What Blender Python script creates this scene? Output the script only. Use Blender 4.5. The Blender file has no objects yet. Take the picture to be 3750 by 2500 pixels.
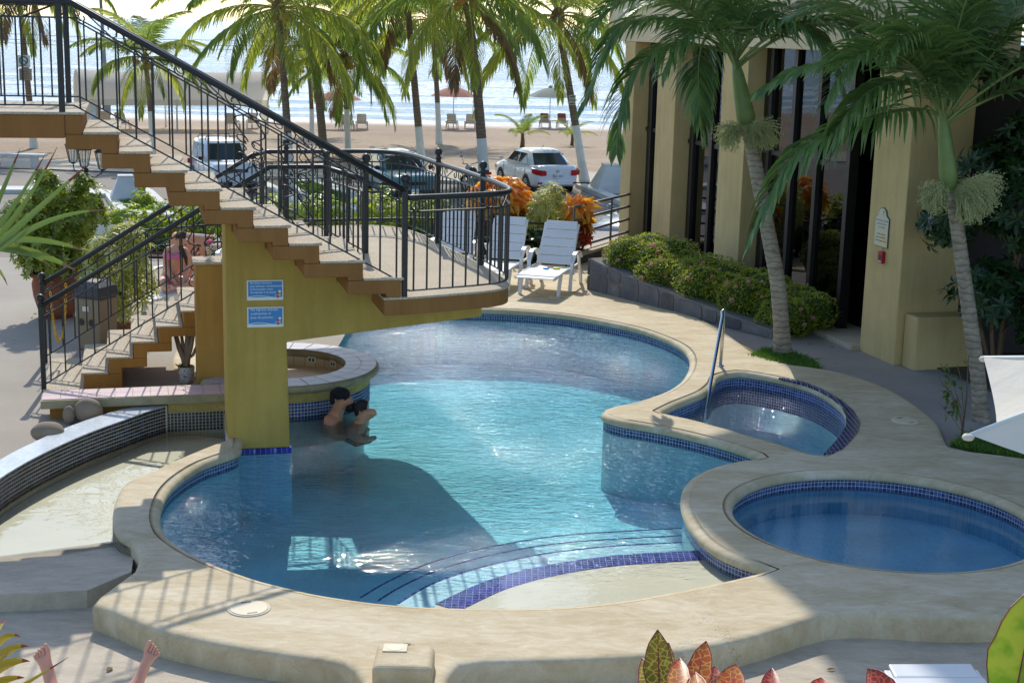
import bpy, bmesh, math, random
from mathutils import Vector, Matrix, geometry, noise as mnoise
RAD = math.radians
random.seed(7)
SC = bpy.context.scene
COL = SC.collection

# ------------------------------------------------------------------ camera, sky, sun, exposure
CAM_H, CAM_F = 4.0, 5400.0
CAM_M = Matrix.Rotation(RAD(90 - 12.04), 3, 'X') @ Matrix.Rotation(RAD(1.4), 3, 'Z')
cam_d = bpy.data.cameras.new('camera')
cam_d.sensor_width = 36.0
cam_d.lens = CAM_F / 3750.0 * 36.0
cam_d.clip_start, cam_d.clip_end = 0.1, 30000.0
cam = bpy.data.objects.new('camera', cam_d)
COL.objects.link(cam)
cam.location = (0, 0, CAM_H)
cam.rotation_euler = CAM_M.to_euler()
SC.camera = cam

SUN_EL, SUN_AZ = 42.0, -8.0          # azimuth from straight ahead (+Y), negative = to the left
sun_dir = Vector((math.sin(RAD(SUN_AZ)) * math.cos(RAD(SUN_EL)), math.cos(RAD(SUN_AZ)) * math.cos(RAD(SUN_EL)), math.sin(RAD(SUN_EL))))
world = bpy.data.worlds.new('World')
SC.world = world
world.use_nodes = True
wn = world.node_tree
for n in list(wn.nodes):
    wn.nodes.remove(n)
w_out = wn.nodes.new('ShaderNodeOutputWorld')
w_bg = wn.nodes.new('ShaderNodeBackground')
w_sky = wn.nodes.new('ShaderNodeTexSky')
w_sky.sky_type = 'NISHITA'
w_sky.sun_disc = False
w_sky.sun_elevation = RAD(SUN_EL)
w_sky.sun_rotation = RAD(SUN_AZ)
w_sky.air_density = 1.0
w_sky.dust_density = 0.8
w_sky.ozone_density = 3.2
w_bg.inputs['Strength'].default_value = 0.15
wn.links.new(w_sky.outputs[0], w_bg.inputs[0])
wn.links.new(w_bg.outputs[0], w_out.inputs[0])

sun_d = bpy.data.lights.new('sun', 'SUN')
sun_d.energy = 2.45
sun_d.angle = RAD(0.53)
sun_d.color = (1.0, 0.95, 0.87)
sun_o = bpy.data.objects.new('sun', sun_d)
COL.objects.link(sun_o)
sun_o.rotation_euler = sun_dir.to_track_quat('Z', 'Y').to_euler()
sun_o.location = (0, 0, 30)

SC.view_settings.view_transform = 'Standard'
SC.view_settings.look = 'None'
SC.view_settings.exposure = 0.58
SC.view_settings.gamma = 1.0
SC.render.engine = 'CYCLES'
SC.cycles.use_denoising = True
SC.cycles.max_bounces = 10
SC.cycles.transparent_max_bounces = 24
SC.cycles.caustics_reflective = False
SC.cycles.caustics_refractive = False
SC.cycles.sample_clamp_indirect = 6.0

# ------------------------------------------------------------------ measuring: a pixel of the 3750 x 2500 photograph to a point of the place
PX = 3750.0 / 2352.0
def ray(x, y):
    return CAM_M @ Vector(((x - 1875.0) / CAM_F, -(y - 1250.0) / CAM_F, -1.0))
def G(x, y, z=0.0):                  # on the level z
    d = ray(x, y); t = (z - CAM_H) / d.z
    return Vector((d.x * t, d.y * t, z))
def GY(x, y, Y):                     # at the depth Y
    d = ray(x, y); t = Y / d.y
    return Vector((d.x * t, Y, CAM_H + d.z * t))
def D(x, y, z=0.0):                  # the same, measured on the 2352 wide view
    return G(x * PX, y * PX, z)

# ------------------------------------------------------------------ mesh builder
class MB:
    def __init__(s):
        s.v, s.f, s.uv, s.mi, s.sm = [], [], {}, {}, set()
    def add(s, vs, fs, mi=0, smooth=False):
        o = len(s.v)
        s.v.extend([tuple(p) for p in vs])
        for f in fs:
            if mi: s.mi[len(s.f)] = mi
            if smooth: s.sm.add(len(s.f))
            s.f.append(tuple(i + o for i in f))
        return o
    def box(s, x0, x1, y0, y1, z0, z1, M=None, mi=0):
        vs = [Vector((x, y, z)) for z in (z0, z1) for y in (y0, y1) for x in (x0, x1)]
        if M is not None: vs = [M @ p for p in vs]
        s.add(vs, [(0, 2, 3, 1), (4, 5, 7, 6), (0, 1, 5, 4), (2, 6, 7, 3), (0, 4, 6, 2), (1, 3, 7, 5)], mi)
        return s
    def tube(s, pts, r, n=8, closed=False, cap=True, mi=0):
        pts = [Vector(p) for p in pts]
        m = len(pts)
        if m < 2: return s
        tn = []
        for i in range(m):
            a = pts[(i - 1) % m] if (closed or i > 0) else pts[i]
            b = pts[(i + 1) % m] if (closed or i < m - 1) else pts[i]
            t = b - a
            tn.append(t.normalized() if t.length > 1e-9 else Vector((0, 0, 1)))
        up = Vector((0, 0, 1)) if abs(tn[0].z) < .9 else Vector((0, 1, 0))
        x = tn[0].cross(up).normalized()
        vs = []
        for i in range(m):
            x = (x - tn[i] * x.dot(tn[i]))
            x = x.normalized() if x.length > 1e-6 else tn[i].orthogonal().normalized()
            y = tn[i].cross(x)
            rr = r[i] if isinstance(r, (list, tuple)) else r
            for k in range(n):
                a = 2 * math.pi * (k + .5) / n
                vs.append(pts[i] + (x * math.cos(a) + y * math.sin(a)) * rr)
        fs = []
        for i in range(m if closed else m - 1):
            j = (i + 1) % m
            for k in range(n):
                l = (k + 1) % n
                fs.append((i * n + k, i * n + l, j * n + l, j * n + k))
        o = s.add(vs, fs, mi, smooth=n > 4)
        if cap and not closed:
            s.f.append(tuple(o + k for k in reversed(range(n)))); s.mi[len(s.f) - 1] = mi
            s.f.append(tuple(o + (m - 1) * n + k for k in range(n))); s.mi[len(s.f) - 1] = mi
        return s
    def lathe(s, prof, n=16, c=(0, 0, 0), M=None, mi=0, cap=True):
        vs = []
        c = Vector(c)
        for r, z in prof:
            for k in range(n):
                a = 2 * math.pi * k / n
                p = Vector((r * math.cos(a), r * math.sin(a), z)) + c
                vs.append(M @ p if M is not None else p)
        fs = []
        for i in range(len(prof) - 1):
            for k in range(n):
                l = (k + 1) % n
                fs.append((i * n + k, i * n + l, (i + 1) * n + l, (i + 1) * n + k))
        o = s.add(vs, fs, mi, smooth=True)
        if cap:
            m = len(prof) - 1
            s.f.append(tuple(o + k for k in reversed(range(n)))); s.mi[len(s.f) - 1] = mi
            s.f.append(tuple(o + m * n + k for k in range(n))); s.mi[len(s.f) - 1] = mi
        return s
    def ball(s, c, r, n=10, sq=(1, 1, 1), M=None, mi=0):
        m = max(4, n // 2)
        prof = [(r * math.sin(math.pi * i / m), -r * math.cos(math.pi * i / m)) for i in range(m + 1)]
        prof[0] = (r * .02, -r); prof[-1] = (r * .02, r)
        T = Matrix.Translation(c) @ Matrix.Diagonal((sq[0], sq[1], sq[2], 1))
        if M is not None: T = M @ T
        return s.lathe(prof, n, M=T, mi=mi)
    def flat(s, poly, z=None, holes=(), up=True, mi=0):
        """flat polygon (with holes) as triangles"""
        loops = [[Vector((p[0], p[1], z if z is not None else p[2])) for p in L] for L in [poly, *holes]]
        tris = geometry.tessellate_polygon(loops)
        vs = [p for L in loops for p in L]
        fs = []
        for a, b, c in tris:
            nz = (vs[b] - vs[a]).cross(vs[c] - vs[a]).z
            fs.append((a, b, c) if (nz > 0) == up else (a, c, b))
        s.add(vs, fs, mi)
        return s
    def wall(s, poly, z0, z1, closed=True, mi=0, smooth=False, off=0.0):
        """vertical strip along a polyline with uv = (arc length, height)"""
        pts = [Vector((p[0], p[1], 0)) for p in poly]
        m = len(pts)
        L = [0.0]
        for i in range(m if closed else m - 1):
            L.append(L[-1] + (pts[(i + 1) % m] - pts[i]).length)
        for i in range(m if closed else m - 1):
            a, b = pts[i], pts[(i + 1) % m]
            o = len(s.v)
            s.v.extend([(a.x, a.y, z0), (b.x, b.y, z0), (b.x, b.y, z1), (a.x, a.y, z1)])
            fi = len(s.f)
            s.f.append((o, o + 1, o + 2, o + 3))
            s.uv[fi] = [(L[i], z0), (L[i + 1], z0), (L[i + 1], z1), (L[i], z1)]
            if mi: s.mi[fi] = mi
            if smooth: s.sm.add(fi)
        return s
    def prism(s, poly, z0, z1, mi=0):
        s.flat(poly, z1, up=True, mi=mi); s.flat(poly, z0, up=False, mi=mi)
        a = sum(poly[i][0] * poly[(i + 1) % len(poly)][1] - poly[(i + 1) % len(poly)][0] * poly[i][1] for i in range(len(poly)))
        P = list(poly) if a > 0 else list(reversed(poly))
        return s.wall(P, z0, z1, mi=mi)
    def extrude(s, poly, A, B, O, d, depth, mi=0):
        """polygon given in plane axes A, B at O, pushed along d by depth"""
        A, B, O, d = Vector(A), Vector(B), Vector(O), Vector(d)
        L = [Vector((p[0], p[1], 0)) for p in poly]
        tris = geometry.tessellate_polygon([L])
        w = lambda p, k: O + A * p[0] + B * p[1] + d * (depth * k)
        n = len(poly)
        vs = [w(p, 0) for p in poly] + [w(p, 1) for p in poly]
        fs = [tuple(t) for t in tris] + [tuple(i + n for i in reversed(t)) for t in tris]
        fs += [(i, (i + 1) % n, (i + 1) % n + n, i + n) for i in range(n)]
        s.add(vs, fs, mi)
        return s
    def loft(s, rings, closed=True, cap=True, mi=0, smooth=True):
        n = len(rings[0])
        vs = [p for R_ in rings for p in R_]
        fs = []
        for i in range(len(rings) - 1):
            for k in range(n if closed else n - 1):
                l = (k + 1) % n
                fs.append((i * n + k, i * n + l, (i + 1) * n + l, (i + 1) * n + k))
        o = s.add(vs, fs, mi, smooth)
        if cap and closed:
            s.f.append(tuple(o + k for k in reversed(range(n)))); s.mi[len(s.f) - 1] = mi
            s.f.append(tuple(o + (len(rings) - 1) * n + k for k in range(n))); s.mi[len(s.f) - 1] = mi
        return s
    def mesh(s, name, mats, smooth=None, fix=True):
        me = bpy.data.meshes.new(name)
        me.from_pydata(s.v, [], s.f)
        if not isinstance(mats, (list, tuple)): mats = [mats]
        for m in mats: me.materials.append(m)
        if s.mi:
            for i, k in s.mi.items(): me.polygons[i].material_index = k
        if s.uv:
            ul = me.uv_layers.new(name='UVMap')
            for fi, q in s.uv.items():
                for li, c in zip(me.polygons[fi].loop_indices, q): ul.data[li].uv = c
        if smooth is None:
            for i in s.sm: me.polygons[i].use_smooth = True
        elif smooth:
            me.polygons.foreach_set('use_smooth', [True] * len(me.polygons))
        if fix:
            bm = bmesh.new(); bm.from_mesh(me)
            bmesh.ops.recalc_face_normals(bm, faces=bm.faces)
            bm.to_mesh(me); bm.free()
        me.update()
        return me
    def build(s, name, mats, parent=None, smooth=None, fix=True, bevel=0.0, seg=2, weld=False):
        me = s.mesh(name, mats, smooth, fix)
        if weld:
            bm = bmesh.new(); bm.from_mesh(me)
            bmesh.ops.remove_doubles(bm, verts=bm.verts, dist=1e-4)
            bm.to_mesh(me); bm.free()
        o = bpy.data.objects.new(name, me)
        COL.objects.link(o)
        if parent is not None: o.parent = parent
        if bevel:
            b = o.modifiers.new('bevel', 'BEVEL'); b.width = bevel; b.segments = seg; b.limit_method = 'ANGLE'; b.angle_limit = RAD(40)
        return o

def tag(o, label=None, cat=None, group=None, kind=None):
    if label: o['label'] = label
    if cat: o['category'] = cat
    if group: o['group'] = group
    if kind: o['kind'] = kind
    return o
def thing(name, label, cat, loc=(0, 0, 0), rz=0.0, group=None):
    o = bpy.data.objects.new(name, None)
    COL.objects.link(o)
    o.empty_display_size = .1
    o.location = loc; o.rotation_euler = (0, 0, rz)
    return tag(o, label, cat, group)
def inst(src, parent=None, M=None, name=None):
    o = bpy.data.objects.new(name or src.name.split('.')[0], src if isinstance(src, bpy.types.Mesh) else src.data)
    COL.objects.link(o)
    if parent is not None: o.parent = parent
    if M is not None: o.matrix_local = M
    return o
def copy_tree(o, parent=None, label=None, group=None, loc=None, rz=None, scale=None):
    c = o.copy(); COL.objects.link(c); c.parent = parent
    if label: c['label'] = label
    if group: c['group'] = group
    if loc is not None: c.location = loc
    if rz is not None: c.rotation_euler = (0, 0, rz)
    if scale is not None: c.scale = (scale,) * 3 if not isinstance(scale, (tuple, list)) else scale
    for ch in list(o.children): copy_tree(ch, c)
    return c
def struct(mb, name, mat, **k):
    return tag(mb.build(name, mat, **k), kind='structure')

# ------------------------------------------------------------------ materials
def lin(r, g, b):
    f = lambda c: ((c / 255.0 + .055) / 1.055) ** 2.4 if c > 10 else c / 255.0 / 12.92
    return (f(r), f(g), f(b), 1.0)
class NT:
    def __init__(s, name):
        s.m = bpy.data.materials.new(name); s.m.use_nodes = True
        s.t = s.m.node_tree
        for n in list(s.t.nodes): s.t.nodes.remove(n)
        s.out = s.t.nodes.new('ShaderNodeOutputMaterial')
    def n(s, typ, **k):
        o = s.t.nodes.new('ShaderNode' + typ)
        for a, v in k.items():
            if a in o.inputs.keys(): o.inputs[a].default_value = v
            else: setattr(o, a, v)
        return o
    def l(s, a, b): s.t.links.new(a, b)
    def co(s, kind='Object', scale=None):
        if kind == 'World': r = s.n('NewGeometry').outputs['Position']
        else: r = s.n('TexCoord').outputs[kind]
        if scale is not None:
            mp = s.n('Mapping'); mp.inputs['Scale'].default_value = scale
            s.l(r, mp.inputs['Vector']); r = mp.outputs[0]
        return r
    def noise(s, vec, scale, detail=4.0, rough=.55, dist=0.0):
        t = s.n('TexNoise'); t.inputs['Scale'].default_value = scale; t.inputs['Detail'].default_value = detail
        t.inputs['Roughness'].default_value = rough; t.inputs['Distortion'].default_value = dist
        s.l(vec, t.inputs['Vector']); return t
    def ramp(s, fac, stops):
        r = s.n('ValToRGB'); e = r.color_ramp.elements
        while len(e) > 1: e.remove(e[-1])
        e[0].position, e[0].color = stops[0]
        for p, c in stops[1:]:
            q = e.new(p); q.color = c
        s.l(fac, r.inputs[0]); return r.outputs[0]
    def mix(s, fac, a, b, typ='MIX'):
        m = s.n('MixRGB', blend_type=typ)
        for i, v in ((0, fac), (1, a), (2, b)):
            if hasattr(v, 'is_linked') or hasattr(v, 'links'): s.l(v, m.inputs[i])
            else: m.inputs[i].default_value = v
        return m.outputs[0]
    def bump(s, h, strength=.3, dist=.02, normal=None):
        b = s.n('Bump'); b.inputs['Strength'].default_value = strength; b.inputs['Distance'].default_value = dist
        s.l(h, b.inputs['Height'])
        if normal is not None: s.l(normal, b.inputs['Normal'])
        return b.outputs[0]
    def pbr(s, col, rough=.6, metal=0.0, spec=.5, normal=None, **k):
        p = s.n('BsdfPrincipled')
        for i, v in (('Base Color', col), ('Roughness', rough), ('Metallic', metal)):
            if hasattr(v, 'links'): s.l(v, p.inputs[i])
            else: p.inputs[i].default_value = v
        p.inputs['Specular IOR Level'].default_value = spec
        for a, v in k.items(): p.inputs[a].default_value = v
        if normal is not None: s.l(normal, p.inputs['Normal'])
        return p
    def done(s, sh):
        s.l(sh.outputs[0] if hasattr(sh, 'outputs') else sh, s.out.inputs['Surface']); return s.m

def pm(name, col, rough=.6, metal=0.0, spec=.4, var=.15, vs=3.0, bs=40.0, bump=.1, bd=.01, coord='Object', col2=None, grain=0.0, gs=300.0):
    """plain surface with colour drift (large noise), fine grain and relief"""
    t = NT(name)
    v = t.co(coord)
    n1 = t.noise(v, vs, 5.0, .6)
    c2 = col2 if col2 is not None else tuple(min(1, c * (1 - var)) for c in col[:3]) + (1,)
    c1 = col if col2 is not None else tuple(min(1, c * (1 + var)) for c in col[:3]) + (1,)
    c = t.ramp(n1.outputs[0], [(.3, c2), (.7, c1)])
    nb = t.noise(v, bs, 4.0, .6)
    if grain:
        g = t.noise(v, gs, 2.0, .7)
        k = t.ramp(g.outputs[0], [(.3, (1 - grain,) * 3 + (1,)), (.7, (1 + grain,) * 3 + (1,))])
        c = t.mix(1.0, c, k, 'MULTIPLY')
    return t.done(t.pbr(c, rough, metal, spec, t.bump(nb.outputs[0], bump, bd) if bump else None))

def stucco(name, col, streak=.14):
    t = NT(name); v = t.co('World')
    n1 = t.noise(v, 1.4, 6, .65); n2 = t.noise(t.co('World', (5.0, 5.0, .45)), 1.6, 5, .65); n3 = t.noise(v, 130, 3, .7); n4 = t.noise(v, 14, 5, .6)
    c = t.mix(1.0, col, t.ramp(n1.outputs[0], [(.3, (.88, .87, .85, 1)), (.7, (1.07, 1.07, 1.07, 1))]), 'MULTIPLY')
    c = t.mix(1.0, c, t.ramp(n2.outputs[0], [(.32, (1 - streak, 1 - streak, 1 - streak * 1.1, 1)), (.6, (1.03, 1.03, 1.03, 1))]), 'MULTIPLY')
    c = t.mix(1.0, c, t.ramp(n3.outputs[0], [(.3, (.9, .9, .9, 1)), (.7, (1.08, 1.08, 1.08, 1))]), 'MULTIPLY')
    return t.done(t.pbr(c, .85, 0, .2, t.bump(t.mix(.5, n3.outputs[0], n4.outputs[0]), .5, .008)))

def leafmat(name, c1, c2, trans=.35, rough=.4, vein=None, spec=.5, tcol=(1.55, 1.5, .85, 1)):
    """leaf: colour differs leaf by leaf, light passes through"""
    t = NT(name)
    g = t.n('NewGeometry')
    ri = g.outputs['Random Per Island']
    c = t.ramp(ri, [(0.0, c1), (1.0, c2)])
    if vein is not None:
        nz = t.noise(t.co('Object'), vein[1], 3.0, .6)
        c = t.mix(t.ramp(nz.outputs[0], [(.45, (0, 0, 0, 1)), (.6, (1, 1, 1, 1))]), c, vein[0])
    p = t.pbr(c, rough, 0.0, spec)
    tr = t.n('BsdfTranslucent')
    cc = t.mix(1.0, c, tcol, 'MULTIPLY')
    t.l(cc, tr.inputs['Color'])
    m = t.n('MixShader'); m.inputs[0].default_value = trans
    t.l(p.outputs[0], m.inputs[1]); t.l(tr.outputs[0], m.inputs[2])
    return t.done(m)

def mosaic(name, cols, grout, tile=.03, uv=True, rough=.18, gap=.08, bumpk=.35):
    """small square glass tiles in grout; every tile its own shade"""
    t = NT(name)
    v = t.co('UV') if uv else t.co('World')
    b = t.n('TexBrick', offset=0.0, squash=1.0)
    b.inputs['Scale'].default_value = 1.0 / tile
    b.inputs['Mortar Size'].default_value = gap * .5
    b.inputs['Mortar Smooth'].default_value = .1
    b.inputs['Brick Width'].default_value = 1.0
    b.inputs['Row Height'].default_value = 1.0
    b.inputs['Color1'].default_value = (0, 0, 0, 1); b.inputs['Color2'].default_value = (1, 1, 1, 1); b.inputs['Mortar'].default_value = (.5, .5, .5, 1)
    t.l(v, b.inputs['Vector'])
    sc = t.n('VectorMath', operation='SCALE'); sc.inputs['Scale'].default_value = 1.0 / tile
    fl = t.n('VectorMath', operation='FLOOR'); wn_ = t.n('TexWhiteNoise', noise_dimensions='2D')
    t.l(v, sc.inputs[0]); t.l(sc.outputs[0], fl.inputs[0]); t.l(fl.outputs[0], wn_.inputs['Vector'])
    k = len(cols)
    c = t.ramp(wn_.outputs['Value'], [(i / k, cols[i]) for i in range(k)])
    nz = t.noise(t.co('World'), 2.0, 4)
    c = t.mix(1.0, c, t.ramp(nz.outputs[0], [(.3, (.85, .85, .85, 1)), (.7, (1.1, 1.1, 1.1, 1))]), 'MULTIPLY')
    col = t.mix(b.outputs['Fac'], c, grout)
    rg = t.ramp(b.outputs['Fac'], [(0, (rough,) * 3 + (1,)), (1, (.8,) * 3 + (1,))])
    inv = t.n('Invert'); t.l(b.outputs['Fac'], inv.inputs['Color'])
    return t.done(t.pbr(col, rg, 0, .5, t.bump(inv.outputs[0], bumpk, .003)))

M = {}
M['deck'] = None
def deck_mat(name, c_lo, c_mid, c_hi, stain=.5):
    t = NT(name)
    v = t.co('World', (1.0, 2.2, 1.0))
    n1 = t.noise(v, .9, 8.0, .68, .6)
    n2 = t.noise(v, 5.0, 6.0, .7, .8)
    mm = t.n('Math', operation='ADD'); mm.inputs[1].default_value = 0
    a = t.mix(.45, n1.outputs[0], n2.outputs[0])
    c = t.ramp(a, [(.34, c_lo), (.5, c_mid), (.66, c_hi)])
    n3 = t.noise(t.co('World'), 120.0, 3.0, .7)
    c = t.mix(1.0, c, t.ramp(n3.outputs[0], [(.3, (.9, .9, .9, 1)), (.7, (1.08, 1.08, 1.08, 1))]), 'MULTIPLY')
    # hairline cracks
    vo = t.n('TexVoronoi', feature='DISTANCE_TO_EDGE'); vo.inputs['Scale'].default_value = .55
    wv = t.n('VectorMath', operation='ADD'); nz = t.noise(t.co('World'), 2.5, 5.0, .7)
    t.l(t.co('World'), wv.inputs[0]); t.l(nz.outputs['Color'], wv.inputs[1]); t.l(wv.outputs[0], vo.inputs['Vector'])
    ck = t.ramp(vo.outputs['Distance'], [(0.0, (1, 1, 1, 1)), (.004, (0, 0, 0, 1))])
    gate = t.ramp(t.noise(t.co('World'), .6, 3.0).outputs[0], [(.52, (0, 0, 0, 1)), (.6, (1, 1, 1, 1))])
    ck = t.mix(1.0, ck, gate, 'MULTIPLY')
    c = t.mix(t.mix(1.0, ck, (stain, stain, stain, 1), 'MULTIPLY'), c, (.10, .075, .05, 1))
    h = t.mix(.5, n2.outputs[0], n3.outputs[0])
    return t.done(t.pbr(c, .72, 0, .25, t.bump(h, .25, .012)))
M['deck'] = deck_mat('deck_cement', lin(178, 157, 119), lin(202, 185, 150), lin(222, 209, 182))
M['slab'] = deck_mat('slab_cement', lin(164, 151, 130), lin(190, 176, 152), lin(208, 195, 170), .35)
M['path'] = pm('path_cement', lin(152, 145, 136), .8, var=.12, vs=1.2, bs=160, bump=.25, bd=.004, coord='World', grain=.18, gs=220)
M['asphalt'] = pm('road_asphalt', lin(134, 124, 112), .85, var=.14, vs=.35, bs=60, bump=.3, bd=.01, coord='World', grain=.14, gs=120)
M['ground'] = pm('worn_ground', lin(160, 151, 136), .85, var=.12, vs=.6, bs=120, bump=.35, bd=.008, coord='World', grain=.22, gs=150)
M['poolblue'] = mosaic('pool_floor_tile', [lin(196, 238, 247), lin(206, 243, 250), lin(210, 246, 251), lin(200, 240, 248)], lin(228, 248, 252), .05, uv=False, rough=.3, gap=.07, bumpk=.1)
M['poolwall'] = mosaic('pool_wall_tile', [lin(186, 232, 244), lin(196, 238, 248), lin(200, 240, 248)], lin(220, 245, 250), .05, rough=.3, gap=.07, bumpk=.1)
M['kidblue'] = mosaic('wading_pool_tile', [lin(156, 214, 238), lin(166, 221, 242), lin(172, 226, 243), lin(160, 216, 240)], lin(206, 232, 242), .05, uv=False, rough=.3, gap=.09, bumpk=.1)
M['band'] = mosaic('waterline_tile', [lin(44, 57, 106), lin(58, 76, 128), lin(38, 47, 90), lin(80, 98, 144)], lin(182, 192, 202), .036, gap=.14)
M['jacmos'] = mosaic('spa_mosaic', [lin(44, 52, 116), lin(66, 78, 150), lin(38, 44, 100), lin(84, 98, 166)], lin(196, 200, 206), .034, gap=.13)
M['darkmos'] = mosaic('bar_mosaic', [lin(28, 34, 62), lin(40, 50, 92), lin(24, 28, 48), lin(50, 60, 98)], lin(196, 190, 160), .034, gap=.14)
M['whitemos'] = mosaic('white_mosaic', [lin(214, 222, 226), lin(224, 230, 233), lin(206, 216, 222)], lin(176, 186, 192), .034, uv=False, gap=.09)
M['stepblue'] = mosaic('step_edge_tile', [lin(44, 44, 150), lin(58, 60, 172), lin(36, 34, 130)], lin(150, 160, 200), .05, uv=False, gap=.09)
M['creamfloor'] = pm('cream_plaster', lin(224, 214, 182), .6, var=.07, vs=1.2, bs=30, bump=.1, coord='World')

def water_mat(name, tint, ripple=.04, scale=1.0, gloss=.02, aniso=(1.0, 1.0, 1.0), calm_k=.3, fine_k=.22, absorb=None, fres=.4, shoal=None):
    t = NT(name)
    v = t.co('World', aniso)
    big = t.noise(v, .9 * scale, 2.0, .5, .5)
    mid = t.noise(v, 3.6 * scale, 3.0, .5, 1.6)
    fine = t.noise(v, 13.0 * scale, 2.0, .5, .8)
    calm = t.ramp(t.noise(t.co('World'), .30, 2.0).outputs[0], [(.38, (calm_k,) * 3 + (1,)), (.62, (1,) * 3 + (1,))])
    h1 = t.mix(.38, mid.outputs[0], big.outputs[0])
    h2 = t.mix(fine_k, h1, fine.outputs[0])
    b = t.n('Bump'); b.inputs['Strength'].default_value = 1.0; b.inputs['Distance'].default_value = ripple
    hh = t.mix(1.0, h2, calm, 'MULTIPLY')
    if shoal:
        sx = t.n('SeparateXYZ'); t.l(t.co('World'), sx.inputs[0])
        mr = t.n('MapRange'); mr.inputs[1].default_value = shoal[0]; mr.inputs[2].default_value = shoal[1]; mr.inputs[3].default_value = .05; mr.inputs[4].default_value = 1.0
        t.l(sx.outputs[1], mr.inputs[0]); hh = t.mix(1.0, hh, mr.outputs[0], 'MULTIPLY')
    t.l(hh, b.inputs['Height'])
    fr = t.n('Fresnel'); fr.inputs['IOR'].default_value = 1.29
    b2 = t.n('Bump'); b2.inputs['Strength'].default_value = 1.0; b2.inputs['Distance'].default_value = ripple * fres
    t.l(hh, b2.inputs['Height']); t.l(b2.outputs[0], fr.inputs['Normal'])
    tr = t.n('BsdfTransparent'); tr.inputs['Color'].default_value = tint
    gl = t.n('BsdfGlossy'); gl.inputs['Roughness'].default_value = gloss; gl.inputs['Color'].default_value = (1, 1, 1, 1)
    t.l(b.outputs[0], gl.inputs['Normal'])
    m = t.n('MixShader')
    t.l(fr.outputs[0], m.inputs[0]); t.l(tr.outputs[0], m.inputs[1]); t.l(gl.outputs[0], m.inputs[2])
    if absorb:
        va = t.n('VolumeAbsorption'); va.inputs['Color'].default_value = absorb[0]; va.inputs['Density'].default_value = absorb[1]
        t.l(va.outputs[0], t.out.inputs['Volume'])
    return t.done(m)
M['water'] = water_mat('pool_water', (.985, 1, 1, 1), .26, 1.0, .03, (.75, 1.6, 1.0), .35, .30, absorb=((.0, .85, .96, 1), .27), fres=.2, shoal=(10.7, 12.6))
M['water_spa'] = water_mat('spa_water', (.98, 1, 1, 1), .12, 2.0, .03, calm_k=.8, absorb=((.1, .9, .95, 1), .3), fres=.2)
M['water_calm'] = water_mat('calm_water', (.9, .97, .99, 1), .008, 1.2, .01)
M['water_left'] = water_mat('shallow_water', (.95, .985, .97, 1), .018, .55, .01, (1.0, 1.2, 1.0), .6, .04)

# ------------------------------------------------------------------ curves
def smooth(pts, step=.12, closed=True):
    """Catmull-Rom through 2d points, resampled"""
    P = [Vector((p[0], p[1], 0)) for p in pts]
    n = len(P); out = []
    rng = range(n) if closed else range(n - 1)
    for i in rng:
        p0, p1, p2, p3 = (P[(i - 1) % n], P[i], P[(i + 1) % n], P[(i + 2) % n]) if closed else (P[max(i - 1, 0)], P[i], P[i + 1], P[min(i + 2, n - 1)])
        k = max(1, int((p2 - p1).length / step))
        for j in range(k):
            u = j / k
            out.append(.5 * ((2 * p1) + (p2 - p0) * u + (2 * p0 - 5 * p1 + 4 * p2 - p3) * u * u + (3 * p1 - p0 - 3 * p2 + p3) * u ** 3))
    if not closed: out.append(P[-1].copy())
    return [(p.x, p.y) for p in out]
def area(P): return .5 * sum(P[i][0] * P[(i + 1) % len(P)][1] - P[(i + 1) % len(P)][0] * P[i][1] for i in range(len(P)))
def ccw(P): return list(P) if area(P) > 0 else list(reversed(P))
def offset(P, d, closed=True):
    """move a ccw polyline outward by d (to the right of travel)"""
    n = len(P); out = []
    for i in range(n):
        a = P[(i - 1) % n] if (closed or i) else P[i]
        b = P[(i + 1) % n] if (closed or i < n - 1) else P[i]
        tx, ty = b[0] - a[0], b[1] - a[1]
        L = math.hypot(tx, ty) or 1.0
        out.append((P[i][0] + ty / L * d, P[i][1] - tx / L * d))
    return out
def rim(mb, P, rows, closed=True):
    """sweep rows of (outward offset, z) along a polyline"""
    n = len(P)
    rings = [[(q[0], q[1], z) for q in offset(P, d, closed)] for d, z in rows]
    for a, b in zip(rings, rings[1:]):
        o = len(mb.v); mb.v.extend(a); mb.v.extend(b)
        for i in range(n if closed else n - 1):
            j = (i + 1) % n
            mb.sm.add(len(mb.f)); mb.f.append((o + i, o + j, o + n + j, o + n + i))
    return mb
# ------------------------------------------------------------------ terrain: courtyard, slope, road, beach, sea
def sstep(a, b, x):
    u = min(1.0, max(0.0, (x - a) / (b - a))); return u * u * (3 - 2 * u)
ROAD_Z = -1.75
def ground_z(x, y):
    z = -.05 + (ROAD_Z + .05) * sstep(24.5, 42.0, y)
    if y > 57.0:
        z += -1.0 * min(1.0, (y - 57.0) / 50.0) ** 1.2
    if y > 107: z -= (y - 107) * .06
    return z
def GT(x, y):                        # pixel to the sloping terrain
    d = ray(x, y)
    t = 15.0
    while t < 400:
        p = Vector((d.x * t, d.y * t, CAM_H + d.z * t))
        if p.z <= ground_z(p.x, p.y): return Vector((p.x, p.y, ground_z(p.x, p.y)))
        t += .05
    return Vector((d.x * t, d.y * t, -3))

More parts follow.
